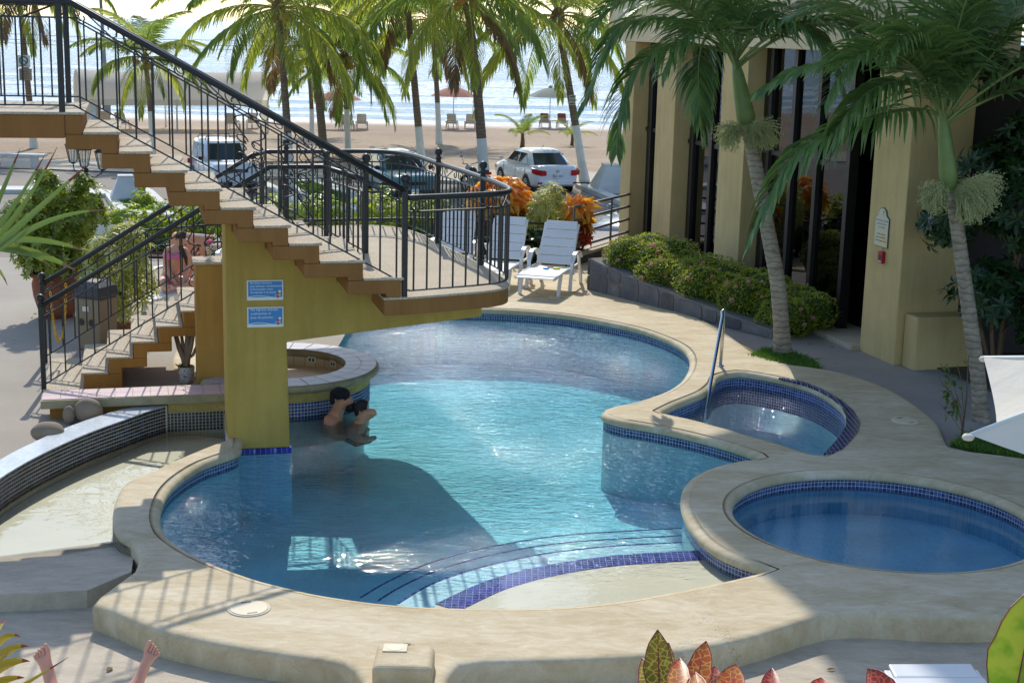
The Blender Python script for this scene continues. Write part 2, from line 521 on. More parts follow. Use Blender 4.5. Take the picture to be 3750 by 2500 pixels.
def grid_sheet(x0, x1, y0, y1, nx, ny, fz):
    mb = MB()
    vs = [(x0 + (x1 - x0) * i / nx, y0 + (y1 - y0) * j / ny) for j in range(ny + 1) for i in range(nx + 1)]
    mb.add([(x, y, fz(x, y)) for x, y in vs], [(j * (nx + 1) + i, j * (nx + 1) + i + 1, (j + 1) * (nx + 1) + i + 1, (j + 1) * (nx + 1) + i) for j in range(ny) for i in range(nx)], smooth=True)
    return mb
struct(grid_sheet(-70, 70, 24.3, 59.2, 40, 70, ground_z), 'road', M['asphalt'])

def sand_mat():
    t = NT('beach_sand')
    v = t.co('World')
    n1 = t.noise(v, .12, 6, .6)
    c = t.ramp(n1.outputs[0], [(.3, lin(158, 134, 108)), (.7, lin(182, 160, 132))])
    n2 = t.noise(v, 3.0, 6, .7)
    c = t.mix(1.0, c, t.ramp(n2.outputs[0], [(.3, (.82, .82, .82, 1)), (.7, (1.1, 1.1, 1.1, 1))]), 'MULTIPLY')
    sx = t.n('SeparateXYZ'); t.l(v, sx.inputs[0])
    ad = t.n('Math', operation='MULTIPLY_ADD'); ad.inputs[1].default_value = 5.0; t.l(t.noise(v, .08, 3).outputs[0], ad.inputs[0]); t.l(sx.outputs[1], ad.inputs[2])
    mr = t.n('MapRange'); mr.inputs[1].default_value = 98.0; mr.inputs[2].default_value = 104.0; t.l(ad.outputs[0], mr.inputs[0])
    c = t.mix(mr.outputs[0], c, lin(122, 108, 96))
    rg = t.ramp(mr.outputs[0], [(0, (.9,) * 3 + (1,)), (1, (.22,) * 3 + (1,))])
    return t.done(t.pbr(c, rg, 0, .3, t.bump(n2.outputs[0], .9, .12)))
def sand_z(x, y):
    return ground_z(x, y) + .0 + .05 * mnoise.noise(Vector((x * .5, y * .5, 0))) * sstep(58.6, 61, y) * (1 - sstep(92, 100, y)) + .02
struct(grid_sheet(-90, 90, 58.6, 135, 150, 120, sand_z), 'beach', sand_mat())

def sea_mat():
    t = NT('sea_water')
    v = t.co('World', (1.0, 2.2, 1.0))
    a = t.noise(v, .35, 8, .65, .5); b = t.noise(v, .06, 6, .6)
    h = t.mix(.35, a.outputs[0], b.outputs[0])
    col = t.ramp(b.outputs[0], [(.35, lin(84, 138, 172)), (.65, lin(122, 168, 194))])
    p = t.pbr(col, .22, 0, .22, t.bump(h, 1.0, 2.4))
    return t.done(p)
def foam_mat():
    t = NT('wave_foam')
    v = t.co('World', (1.0, 2.4, 1.0))
    a = t.noise(v, 1.2, 8, .7, .8)
    c = t.ramp(a.outputs[0], [(.42, lin(150, 185, 200)), (.55, lin(238, 243, 245))])
    return t.done(t.pbr(c, .6, 0, .3, t.bump(a.outputs[0], .8, .3)))
SEA_Z = -2.72
sea_mb = MB(); sea_mb.add([(-9000, 96, SEA_Z), (9000, 96, SEA_Z), (9000, 14000, SEA_Z), (-9000, 14000, SEA_Z)], [(0, 1, 2, 3)])
struct(sea_mb, 'sea', sea_mat(), fix=False)
M['foam'] = foam_mat()
rw = random.Random(5)
for k, (y0, h, w, seed, cov) in enumerate([(112, .12, 2.2, 1, .95), (121, .22, 3.0, 2, .8), (134, .5, 4.5, 3, .85), (150, .75, 6.0, 4, .8), (172, .8, 7, 5, .45), (200, .8, 8, 6, .35)]):
    mb = MB(); n = 260; prev = None
    for i in range(n + 1):
        x = -110 + 220 * i / n
        s = mnoise.noise(Vector((x * .045, seed * 9.1, 0))) * .5 + .5
        s2 = mnoise.noise(Vector((x * .3, seed * 3.3, 2)))
        on = max(0.0, min(1.0, (s - (1 - cov) * .9) * 3.5))
        yc = y0 + 2.2 * mnoise.noise(Vector((x * .06, seed, 5))) + .5 * s2
        hh = h * on * (.75 + .5 * s2)
        ww = w * (.25 + on) * (.8 + .4 * s2)
        ring = [(x, yc - ww * .9, SEA_Z - .03), (x, yc - ww * .45, SEA_Z + .25 * hh + .012), (x, yc - ww * .1, SEA_Z + .7 * hh + .012), (x, yc + .1, SEA_Z + hh), (x, yc + ww * .4, SEA_Z + .35 * hh), (x, yc + ww, SEA_Z - .03)]
        o = len(mb.v); mb.v.extend(ring)
        if prev is not None and on > .05:
            for q in range(5): mb.sm.add(len(mb.f)); mb.f.append((prev + q, o + q, o + q + 1, prev + q + 1))
        prev = o
    struct(mb, 'wave', M['foam'])

# ------------------------------------------------------------------ pool deck outline and pools (measured on the photograph)
OUT = [(212, 1385), (260, 1402), (330, 1432), (390, 1452), (470, 1470), (560, 1487), (660, 1502), (740, 1513), (785, 1521), (812, 1535), (830, 1556), (848, 1610), (935, 1625), (1015, 1600),
       (1030, 1550), (1058, 1524), (1110, 1518), (1220, 1516), (1340, 1512), (1480, 1505), (1600, 1488), (1700, 1468), (1780, 1445), (1850, 1422), (1900, 1409), (1960, 1404), (2060, 1408), (2160, 1414), (2260, 1414),
       (2352, 1410), (2520, 1400), (2640, 1340), (2700, 1220), (2620, 1110), (2480, 1068), (2352, 1050), (2290, 1042), (2230, 1035), (2184, 1026), (2168, 1000), (2150, 965), (2100, 925), (2040, 890), (1960, 862), (1885, 845),
       (1800, 832), (1735, 810), (1700, 785), (1640, 745), (1560, 712), (1500, 695), (1430, 680), (1375, 664), (1350, 640)]
out2 = [tuple(D(*p).xy) for p in OUT]
out2 += [(1.9, 25.3), (0.6, 26.0), (-2.0, 26.2), (-4.4, 25.4), (-4.6, 21.0), (-4.2, 18.0), (-3.9, 16.6), (-3.3, 16.0)]
STRIP = [(518, 1008), (490, 1018), (430, 1042), (350, 1078), (290, 1105), (266, 1140), (258, 1178), (258, 1203), (275, 1226), (300, 1242), (315, 1262), (318, 1285), (308, 1308), (270, 1335), (228, 1366)]
out2 += [tuple(D(*p).xy) for p in STRIP]
deck_out = ccw(smooth(out2, .14))

BAR_C = G(1020, 1331, .2); BAR_R = 1.13
bar_pt = lambda a, r: (BAR_C.x + r * math.cos(RAD(a)), BAR_C.y + r * math.sin(RAD(a)))
MAIN = [(553, 1029), (520, 1043), (470, 1061), (430, 1084), (400, 1108), (380, 1135), (369, 1168), (369, 1195), (379, 1220), (402, 1241), (440, 1265), (490, 1289), (540, 1308), (600, 1328), (660, 1343), (720, 1357), (800, 1370), (880, 1380),
        (960, 1386), (1040, 1389), (1120, 1391), (1200, 1391), (1280, 1388), (1360, 1382), (1440, 1372), (1520, 1358), (1600, 1342), (1680, 1325), (1735, 1312), (1764, 1304),
        (1735, 1296), (1700, 1285), (1660, 1268), (1620, 1243), (1590, 1212), (1570, 1178), (1563, 1145), (1570, 1112), (1600, 1085), (1650, 1065), (1700, 1054), (1746, 1047),
        (1700, 1029), (1640, 1010), (1560, 990), (1480, 974), (1430, 966), (1398, 958), (1380, 947), (1388, 937), (1405, 931), (1450, 922), (1490, 910), (1530, 895), (1560, 875), (1578, 851), (1584, 828), (1578, 808), (1560, 791), (1520, 772), (1460, 752),
        (1380, 735), (1300, 722), (1220, 714), (1150, 710), (1080, 708), (1000, 707), (900, 712), (800, 724), (720, 745)]
main2 = [tuple(D(*p).xy) for p in MAIN] + [bar_pt(a, 1.0) for a in (120, 95, 70, 45, 20, -5, -30, -55, -80, -100)]
P_O = G(837, 1640, -.1)               # foot of the stair pillar, front left
ST_A = RAD(14.5)
SU = Vector((math.cos(ST_A), math.sin(ST_A), 0)); SV = Vector((-math.sin(ST_A), math.cos(ST_A), 0))
S = lambda u, v, z=0.0: Vector((P_O.x, P_O.y, 0)) + SU * u + SV * v + Vector((0, 0, z))
main2 += [tuple(S(.45, 1.15).xy), tuple(S(.3, .3).xy), tuple(S(.15, .06).xy)]
main_p = ccw(smooth(main2, .1))
Z7 = lambda x, y: tuple(G(2400 + x / 2.614, 1100 + y / 2.614).xy)
JAC = [(600, 725), (565, 790), (500, 850), (430, 890), (330, 930), (200, 982), (80, 1040), (48, 1056), (80, 1066), (200, 1092), (400, 1136), (600, 1190), (800, 1245), (1000, 1300), (1200, 1357), (1400, 1420), (1520, 1455), (1605, 1466),
       (1680, 1382), (1760, 1290), (1812, 1200), (1818, 1090), (1772, 1008), (1690, 935), (1570, 865), (1440, 810), (1300, 770), (1190, 742), (1000, 704), (800, 678), (700, 690)]
jac_p = ccw(smooth([Z7(*p) for p in JAC], .08))
KC = Vector((3.20, 12.0)); KR = 1.27
kid_p = [(KC.x + KR * math.cos(2 * math.pi * i / 72), KC.y + KR * math.sin(2 * math.pi * i / 72)) for i in range(72)]

ROWS = [(.09, 0.0), (.05, -.004), (.02, -.016), (.004, -.036), (0.0, -.058), (.006, -.078), (.03, -.088)]
mb = MB()
top_out = offset(deck_out, -.07)
mb.flat(top_out, 0.0, holes=[offset(p, .09) for p in (main_p, jac_p, kid_p)])
rim(mb, deck_out, [(-.07, 0.0), (-.03, -.004), (-.008, -.02), (0.0, -.045), (0.0, -.15), (-.004, -.28)])
for p in (main_p, jac_p, kid_p): rim(mb, p, ROWS)
deck = struct(mb, 'pool_deck', M['deck'], weld=True)

WZ = -.16
def basin(name, P, zf, wallm, floorm, bandm, band=.30):
    Q = offset(P, .03)
    a = MB().wall(Q, -.09 - band, -.08, smooth=True); b = MB().wall(Q, zf, -.09 - band, smooth=True)
    fl = MB().flat(Q, zf)
    o = struct(fl, name + '_floor', floorm)
    tag(b.build(name + '_wall', wallm, fix=False), kind='structure')
    tag(a.build(name + '_waterline_tiles', bandm, fix=False), kind='structure')
    return Q
mq = basin('pool', main_p, -.85, M['poolwall'], M['poolblue'], M['band'], .10)
jq = basin('spa', jac_p, -.7, M['poolwall'], M['poolblue'], M['jacmos'], .32)
kq = basin('wading_pool', kid_p, -.42, M['kidblue'], M['kidblue'], M['band'], .10)
struct(MB().prism(ccw(offset(mq, .02)), -1.0, WZ), 'pool_water', M['water'], fix=False, weld=True)
struct(MB().prism(ccw(offset(jq, .02)), -.85, WZ - .03), 'spa_water', M['water_spa'], fix=False, weld=True)
struct(MB().flat(offset(kq, -.005), WZ), 'wading_pool_water', M['water_calm'], fix=False)

# steps and shelf inside the main pool
SHELF = [(1000, 1387), (1060, 1358), (1120, 1333), (1200, 1310), (1300, 1290), (1400, 1277), (1500, 1270), (1600, 1264), (1668, 1260)]
L1 = [(912, 1385), (960, 1355), (1010, 1331), (1080, 1308), (1150, 1290), (1250, 1270), (1350, 1258), (1450, 1250), (1600, 1243)]
L2 = [(866, 1379), (900, 1357), (950, 1331), (1000, 1310), (1060, 1291), (1130, 1273), (1240, 1252), (1360, 1240), (1580, 1228)]
L3 = [(826, 1372), (870, 1345), (925, 1317), (985, 1292), (1060, 1270), (1150, 1250), (1260, 1232), (1380, 1222), (1570, 1212)]
def pool_step(L, z, m, edge, ew, name):
    e = smooth([tuple(D(x, y, z).xy) for x, y in L], .1, closed=False)
    far = [tuple(D(1790, 1290, 0).xy), tuple(D(1700, 1340, 0).xy), tuple(D(1450, 1400, 0).xy), tuple(D(1150, 1412, 0).xy), tuple(D(L[0][0] - 10, 1404, 0).xy)]
    struct(MB().prism(ccw(e + far), -.84, z), name, m)
    e2 = offset(e, ew, closed=False)
    if e2[len(e2) // 2][1] > e[len(e) // 2][1]: e2 = offset(e, -ew, closed=False)
    struct(MB().prism(ccw(e + list(reversed(e2))), z - .02, z + .004), name + '_edge_tiles', edge)
pool_step(L3, -.70, M['poolblue'], M['stepblue'], .018, 'pool_step')
pool_step(L2, -.55, M['poolblue'], M['stepblue'], .018, 'pool_step')
pool_step(L1, -.38, M['poolblue'], M['stepblue'], .018, 'pool_step')
pool_step(SHELF, -.20, M['creamfloor'], M['stepblue'], .22, 'pool_shelf')

# spa: tiled border strip, bench step
BORD = [(1180, 741), (1300, 769), (1440, 806), (1570, 858), (1690, 926), (1778, 1000), (1826, 1088), (1822, 1202), (1770, 1294), (1690, 1385), (1612, 1468), (1700, 1462), (1790, 1425), (1880, 1335), (1945, 1250), (1962, 1165), (1900, 1060), (1780, 960), (1600, 852), (1440, 786), (1300, 752)]
M['bordmos'] = mosaic('spa_border_mosaic', [lin(40, 46, 92), lin(54, 60, 112), lin(34, 38, 78)], lin(150, 152, 156), .05, uv=False, gap=.13)
struct(MB().prism(ccw([Z7(*p) for p in BORD]), -.02, .006), 'spa_border_tiles', M['bordmos'])
struct(MB().prism(ccw([tuple(G(2400 + x / 2.614, 1100 + y / 2.614, -.4).xy) for x, y in [(590, 850), (790, 835), (900, 880), (860, 960), (640, 985), (520, 930)]]), -.69, -.4), 'spa_step', M['poolblue'])

# ------------------------------------------------------------------ left shallow pool
Z4 = lambda x, y, z=0.0: G(100 + x / 2.6133, 1100 + y / 2.6133, z)
WT = .09
inner = [(-700, 2150), (-450, 1870), (-261, 1700), (-120, 1610), (0, 1540), (150, 1462), (300, 1390), (450, 1322), (600, 1260), (750, 1203), (900, 1150), (1030, 1103), (1150, 1060), (1250, 1030), (1338, 1005)]
outer = [(-900, 1950), (-620, 1720), (-261, 1520), (-120, 1442), (0, 1383), (150, 1312), (300, 1245), (450, 1185), (600, 1132), (750, 1083), (900, 1040), (1030, 1015), (1120, 1006), (1230, 1002), (1330, 1000)]
inn = smooth([tuple(Z4(x, y, WT).xy) for x, y in inner], .1, closed=False)
ouu = smooth([tuple(Z4(x, y, WT).xy) for x, y in outer], .1, closed=False)
ends = Z4(1338, 1005, WT)
lw = thing('pool_wall', 'curved low mosaic wall with white tiled top round the shallow pool', 'pool wall')
mb = MB().flat(ccw(inn + list(reversed(ouu))), WT)
mb.build('white_tile_top', M['whitemos'], lw)
MB().wall(ouu, -.3, WT, closed=False).build('outer_face', pm('wall_plaster_pale', lin(206, 202, 190), .8, coord='World'), lw, fix=False)
MB().wall(inn, -.4, WT - .001, closed=False).build('grout_face', pm('mosaic_grout', lin(214, 208, 184), .8, coord='World'), lw, fix=False)
# real mosaic tiles on the inner face
def path_at(P):
    L = [0.0]
    for a, b in zip(P, P[1:]): L.append(L[-1] + math.hypot(b[0] - a[0], b[1] - a[1]))
    def f(s):
        s = max(0.0, min(L[-1] - 1e-6, s))
        i = 0
        lo, hi = 0, len(L) - 1
        while hi - lo > 1:
            m = (lo + hi) // 2
            if L[m] <= s: lo = m
            else: hi = m
        i = lo
        u = (s - L[i]) / max(1e-9, L[i + 1] - L[i])
        return (P[i][0] + (P[i + 1][0] - P[i][0]) * u, P[i][1] + (P[i + 1][1] - P[i][1]) * u), math.atan2(P[i + 1][1] - P[i][1], P[i + 1][0] - P[i][0])
    return f, L[-1]
def glaze(name, c):
    return pm(name, c, .3, var=.25, vs=30, bump=0)
GL = [glaze('glaze_navy', lin(48, 52, 72)), glaze('glaze_blue', lin(66, 72, 96)), glaze('glaze_ink', lin(38, 40, 52))]
GLB = [glaze('glaze_royal', lin(40, 66, 140)), glaze('glaze_cobalt', lin(56, 86, 160)), glaze('glaze_deep', lin(34, 48, 108))]
def tiles_on(P, z0, z1, size, mats, parent, side, nparts, gap=.0105, seed=1, smin=0.0, first=None):
    f, L = path_at(P); rt = random.Random(seed)
    proto = []
    h = (size - gap) / 2
    for m in mats:
        b = MB(); b.box(-h, h, -.004, .004, -h, h)
        proto.append(b.mesh('tile', m))
    rest = MB(); n = 0
    nx = int((L - smin) / size); nz = max(1, int(round((z1 - z0) / size)))
    sz = (z1 - z0) / nz
    order = list(range(nx))
    if first is not None: order.sort(key=lambda i: abs(smin + (i + .5) * size - first * L))
    for i in order:
        s = smin + (i + .5) * size
        (x, y), a = f(s)
        for j in range(nz):
            Mx = Matrix.Translation((x + side * math.sin(a) * .003, y - side * math.cos(a) * .003, z0 + (j + .5) * sz)) @ Matrix.Rotation(a, 4, 'Z') @ Matrix.Rotation(rt.uniform(-.02, .02), 4, 'Y')
            k = rt.randrange(len(mats))
            if n < nparts: inst(proto[k], parent, Mx, 'tile')
            else: rest.box(-h, h, -.004, .004, -h, h, Mx, mi=k)
            n += 1
    if rest.f: tag(rest.build('mosaic_tiles', mats, parent), kind='stuff')
tiles_on(inn, -.2, WT - .004, .036, GL, lw, 1, 296, first=.62)

# water, floor, near ramp
near_l = [D(*p, z=WZ) for p in [(-260, 1330), (-120, 1300), (0, 1279), (100, 1266), (200, 1253), (300, 1240)]]
strip_e = [D(*p) for p in STRIP[:10]]
LPOLY = [p for p in inn] + [tuple(S(-.35, .95).xy), tuple(S(.05, .75).xy)] + [tuple(p.xy) for p in strip_e] + [tuple(p.xy) for p in reversed(near_l)]
struct(MB().flat(ccw(LPOLY), WZ), 'shallow_pool_water', M['water_left'], fix=False)
big = ccw(LPOLY)
struct(MB().flat(offset(big, .12), -.25), 'shallow_pool_floor', M['creamfloor'])
MBs = MB().wall([p.xy for p in strip_e], -.4, -.06, closed=False)
struct(MBs, 'shallow_pool_side_tiles', M['darkmos'], fix=False)
rp_in = [D(*p, z=WZ - .05) for p in [(-320, 1345), (-120, 1302), (0, 1276), (100, 1263), (200, 1250), (312, 1236)]]
rp_out = [D(*p, z=-.07) for p in [(-320, 1420), (-120, 1384), (0, 1364), (100, 1360), (200, 1355), (302, 1312)]]
mb = MB(); n = len(rp_in)
mb.add(rp_in + rp_out + [Vector((p.x, p.y - .02, -.28)) for p in rp_out], [(i, i + 1, n + i + 1, n + i) for i in range(n - 1)] + [(n + i, n + i + 1, 2 * n + i + 1, 2 * n + i) for i in range(n - 1)])
struct(mb, 'pool_ramp', M['slab'])

# ------------------------------------------------------------------ flat grounds round the pool
struct(MB().flat([(-9, 3), (9, 3), (9, 9.3), (6.0, 10.05), (2.2, 10.1), (.9, 9.7), (-.6, 9.7), (-2.0, 10.2), (-2.6, 10.6), (-2.75, 10.9), (-9, 11.2)], -.2), 'ground', M['slab'])
struct(MB().flat([(.8, 24.4), (2.6, 20.3), (3.1, 19.0), (3.3, 17.9), (4.0, 16.4), (4.1, 14.7), (4.3, 13.8), (6.4, 13.0), (9.5, 12.0), (12, 14), (12, 30), (1.0, 30)], -.045), 'path', M['path'])
lg = [(ouu[i][0], ouu[i][1]) for i in range(0, len(ouu), 2)] + [tuple(S(-.45, 1.5).xy), tuple(S(.4, 1.9).xy), tuple(S(.9, 3.0).xy), (-2.2, 18.2), (-2.2, 24.6), (-30, 24.6), (-30, 11), (ouu[0][0] - .5, 11)]
struct(MB().flat(ccw(lg), -.012), 'courtyard', M['ground'])
# ------------------------------------------------------------------ text
def text(body, size, Mx, mat, parent, name='lettering', shear=0.0, align='LEFT', ext=.0006, bold=0.0):
    cu = bpy.data.curves.new(name, 'FONT'); cu.body = body; cu.size = size; cu.shear = shear; cu.align_x = align; cu.extrude = ext; cu.offset = bold
    o = bpy.data.objects.new(name, cu); COL.objects.link(o)
    dg = bpy.context.evaluated_depsgraph_get(); dg.update()
    me = bpy.data.meshes.new_from_object(o.evaluated_get(dg)); me.name = name
    bpy.data.objects.remove(o); bpy.data.curves.remove(cu)
    me.materials.clear(); me.materials.append(mat)
    r = bpy.data.objects.new(name, me); COL.objects.link(r); r.parent = parent; r.matrix_local = Mx
    return r
def plane_M(o, right, up):           # local x = right, y = up, z out of the face
    r, u = Vector(right).normalized(), Vector(up).normalized(); n = r.cross(u)
    return Matrix(((r.x, u.x, n.x, o[0]), (r.y, u.y, n.y, o[1]), (r.z, u.z, n.z, o[2]), (0, 0, 0, 1)))

# ------------------------------------------------------------------ staircase
M['brown'] = stucco('stucco_brown', lin(152, 108, 62))
M['orange'] = stucco('stucco_orange', lin(172, 122, 60))
M['olive'] = stucco('stucco_olive', lin(188, 158, 82))
M['agg'] = pm('exposed_aggregate', lin(190, 176, 150), .9, var=.1, vs=2, bs=150, bump=.6, bd=.006, grain=.45, gs=70)
M['iron'] = pm('black_iron', (.018, .021, .022, 1), .42, .0, .5, var=.3, vs=20, bs=200, bump=.1, bd=.002)
def PLV(x, y, v):                    # pixel to the upright plane v of the stair frame
    d = ray(x, y); o = Vector((P_O.x, P_O.y, 0)) + SV * v
    t = (o.x * SV.x + o.y * SV.y) / (d.x * SV.x + d.y * SV.y)
    q = Vector((d.x * t, d.y * t, CAM_H + d.z * t)) - Vector((P_O.x, P_O.y, 0))
    return q.dot(SU), q.z
VN, VF = -.75, .85                   # near and far side of the upper flight
LZ = 1.5
ST = thing('staircase', 'brown stuccoed open staircase with curved landing over the pool', 'staircase', (P_O.x, P_O.y, 0), ST_A)
nos_px = [(298, 422), (430, 510), (550, 595), (677, 664), (805, 727), (928, 792), (1056, 864), (1170, 920), (1330, 977), (1470, 1036)]
nu = [PLV(x, y, VN)[0] for x, y in nos_px]
ztop = PLV(298, 422, VN)[1]
nz = [ztop + (LZ - ztop) * i / len(nos_px) for i in range(len(nos_px) + 1)]
def stepsolid(u0, u1, z1, z2, mat, v0, v1, first=False):
    P = [(u0 - .14, z1 - .13), (u1 - .14, z1 - .13), (u1 - .14, z2), (u1, z2), (u1, z1), (u0 - .14, z1)]
    mb = MB(); mb.extrude(P, (1, 0, 0), (0, 0, 1), (0, v0, 0), (0, 1, 0), v1 - v0)
    s = mb.build('step', mat, ST, bevel=.012)
    t = MB(); t.box(u0 + .004, u1 + .028, v0 - .006, v1 + .006, z1 - .002, z1 + .022)
    t.build('tread', M['agg'], s, bevel=.012, seg=3)
    return s
# upper landing
mb = MB(); mb.box(-6.2, nu[0] - .14, VN, VF + .05, ztop - .2, ztop); mb.build('upper_landing', M['brown'], ST, bevel=.012)
mb = MB(); mb.box(-6.2, nu[0] + .028, VN - .006, VF + .056, ztop + .001, ztop + .023); mb.build('landing_floor', M['agg'], ST, bevel=.01)
P = [(nu[0] - .14, ztop - .2), (nu[0] - .14, nz[1]), (nu[0], nz[1]), (nu[0], ztop), (nu[0] - .139, ztop), (nu[0] - .139, ztop - .2)]
mb = MB(); mb.extrude([(nu[0] - .139, nz[1]), (nu[0], nz[1]), (nu[0], ztop), (nu[0] - .139, ztop)], (1, 0, 0), (0, 0, 1), (0, VN, 0), (0, 1, 0), VF - VN); mb.build('step', M['brown'], ST, bevel=.01)
for i in range(1, len(nos_px)):
    stepsolid(nu[i - 1], nu[i], nz[i], nz[i + 1], M['brown'], VN, VF)
# curved landing
Z3 = lambda x, y, z: G(900 + x * .4337, 500 + y * .4337, z)
def to_s(p):
    q = Vector((p.x - P_O.x, p.y - P_O.y, 0)); return (q.dot(SU), q.dot(SV))
LOUT = [(150, 770), (320, 765), (700, 760), (980, 752), (1200, 762), (1400, 808), (1560, 890), (1760, 985), (1950, 1085), (2080, 1160), (2165, 1228), (2128, 1272), (1950, 1297), (1700, 1318), (1365, 1345)]
lo = [to_s(Z3(x, y, LZ)) for x, y in LOUT]
lo = smooth(lo, .1, closed=False)
lo_in = lo + [(nu[-1] - .1, VN), (nu[-1] - .1, 1.9), (.55, 2.2), (.55, lo[0][1])]
lo_out = ccw(lo_in)
edge_out = offset(lo_out, .06)
mb = MB(); mb.prism(edge_out, LZ - .17, LZ - .022); mb.build('landing_slab', M['brown'], ST)
mb = MB(); mb.prism(offset(lo_out, .068), LZ - .02, LZ); mb.build('landing_floor', M['agg'], ST, bevel=.006)
# spine wall, pillar and tapering beam
sp = [(0.0, -.12), (.6, -.12), (.575, .945), (2.52, 1.15), (2.52, LZ - .171), (1.62, LZ - .171)]
for i in range(len(nu) - 1, 0, -1):
    if nu[i] > .05: sp += [(nu[i] - .141, nz[i] - .131), (max(nu[i - 1] - .141, 0.0), nz[i] - .131)]
    if nu[i - 1] - .141 < 0: break
clean = []
for p in sp:
    if not clean or math.hypot(p[0] - clean[-1][0], p[1] - clean[-1][1]) > .01: clean.append(p)
mb = MB(); mb.extrude(clean, (1, 0, 0), (0, 0, 1), (0, 0, 0), (0, 1, 0), .55); mb.build('pillar', M['olive'], ST, bevel=.012)
mb = MB(); mb.box(-.012, .612, -.012, .56, -.9, -.181); mb.build('pillar_footing', M['poolblue'], ST)
mb = MB(); mb.box(-.01, .61, -.01, .556, -.18, -.121); mb.build('pillar_tile_band', M['stepblue'], ST)
mb = MB(); mb.box(-.22, .55, 1.72, 2.12, -.1, LZ - .06); mb.build('pier', stucco('stucco_pier', lin(172, 136, 72)), ST, bevel=.012)
mb = MB(); mb.box(-.24, .56, 1.70, 2.14, LZ - .059, LZ - .03); mb.build('pier_cap', M['agg'], ST, bevel=.01)
# lower flight
LR = LZ / 9.0
lu = [-1.42 + .27 * k for k in range(9)]       # riser positions going up to the right
for k in range(8):
    z1 = LR * (k + 1)
    P = [(lu[k], z1 - LR), (lu[k] + .14, z1 - LR), (lu[k] + .14, z1 - .1), (lu[k + 1] + .14, z1 - .1), (lu[k + 1] + .14, z1), (lu[k], z1)]
    if k == 0: P = [(lu[0], -.02), (lu[1] + .14, -.02), (lu[1] + .14, z1), (lu[0], z1)]
    mb = MB(); mb.extrude(P, (1, 0, 0), (0, 0, 1), (0, 2.2, 0), (0, 1, 0), 1.5); s = mb.build('step', M['orange'], ST, bevel=.01)
    t = MB(); t.box(lu[k] - .028, lu[k + 1] - .004, 2.194, 3.706, z1 - .002, z1 + .022); t.build('tread', M['agg'], s, bevel=.012, seg=3)
t = MB(); t.box(-1.85, lu[0], 2.15, 3.75, -.03, .02); t.build('foot_slab', M['agg'], ST, bevel=.01)

# ------------------------------------------------------------------ iron railings
def scroll(L, flip=False, k=12):
    pts = []
    for i in range(k + 1):
        a = RAD(90 + 300 * (1 - i / k)); r = .16 + .32 * (i / k) ** .8
        pts.append((.5 + r * math.cos(a), .5 + r * math.sin(a)))
    for i in range(k + 1):
        a = RAD(270 + 300 * i / k); r = .48 - .32 * (i / k) ** 1.2
        pts.append((L - .5 + r * math.cos(a), .5 + r * math.sin(a)))
    return [(L - x, y) for x, y in pts] if flip else pts
def ornament(cx, z0, z1, w):
    """a heart shaped panel of curls: list of polylines in (s, z)"""
    h = z1 - z0; out = []
    for sg in (-1, 1):
        for top in (0, 1):
            pts = []
            for i in range(13):
                u = i / 12.0
                x = sg * w * (.04 + .46 * math.sin(math.pi * min(1, u * 1.15)) ** 1.3) if u < .87 else sg * w * .12 * (1 - (u - .87) / .13) + sg * w * .1
                z = u * .42
                pts.append((cx + x, z0 + h * (z if top == 0 else 1 - z)))
            out.append(pts)
        for zc in (.38, .5, .62):
            c = (cx + sg * w * .24, z0 + h * zc)
            out.append([(c[0] + w * (.2 - .005 * i) * math.cos(i * .42) * (1 if zc != .5 else .7), c[1] + h * .052 * (1 - .02 * i) * math.sin(i * .42)) for i in range(16)])
    return out
BALL = None
def newel(parent, p, z0, h, ball=True):
    b = MB(); b.box(p[0] - .026, p[0] + .026, p[1] - .026, p[1] + .026, z0, z0 + h)
    o = b.build('newel_post', M['iron'], parent, bevel=.006)
    b = MB(); b.lathe([(.03, z0 + h), (.04, z0 + h + .012), (.028, z0 + h + .03), (.022, z0 + h + .045), (.04, z0 + h + .062), (.046, z0 + h + .085), (.04, z0 + h + .108), (.02, z0 + h + .124), (.004, z0 + h + .128)], 12, c=(p[0], p[1], 0))
    b.build('ball_finial', M['iron'], o)
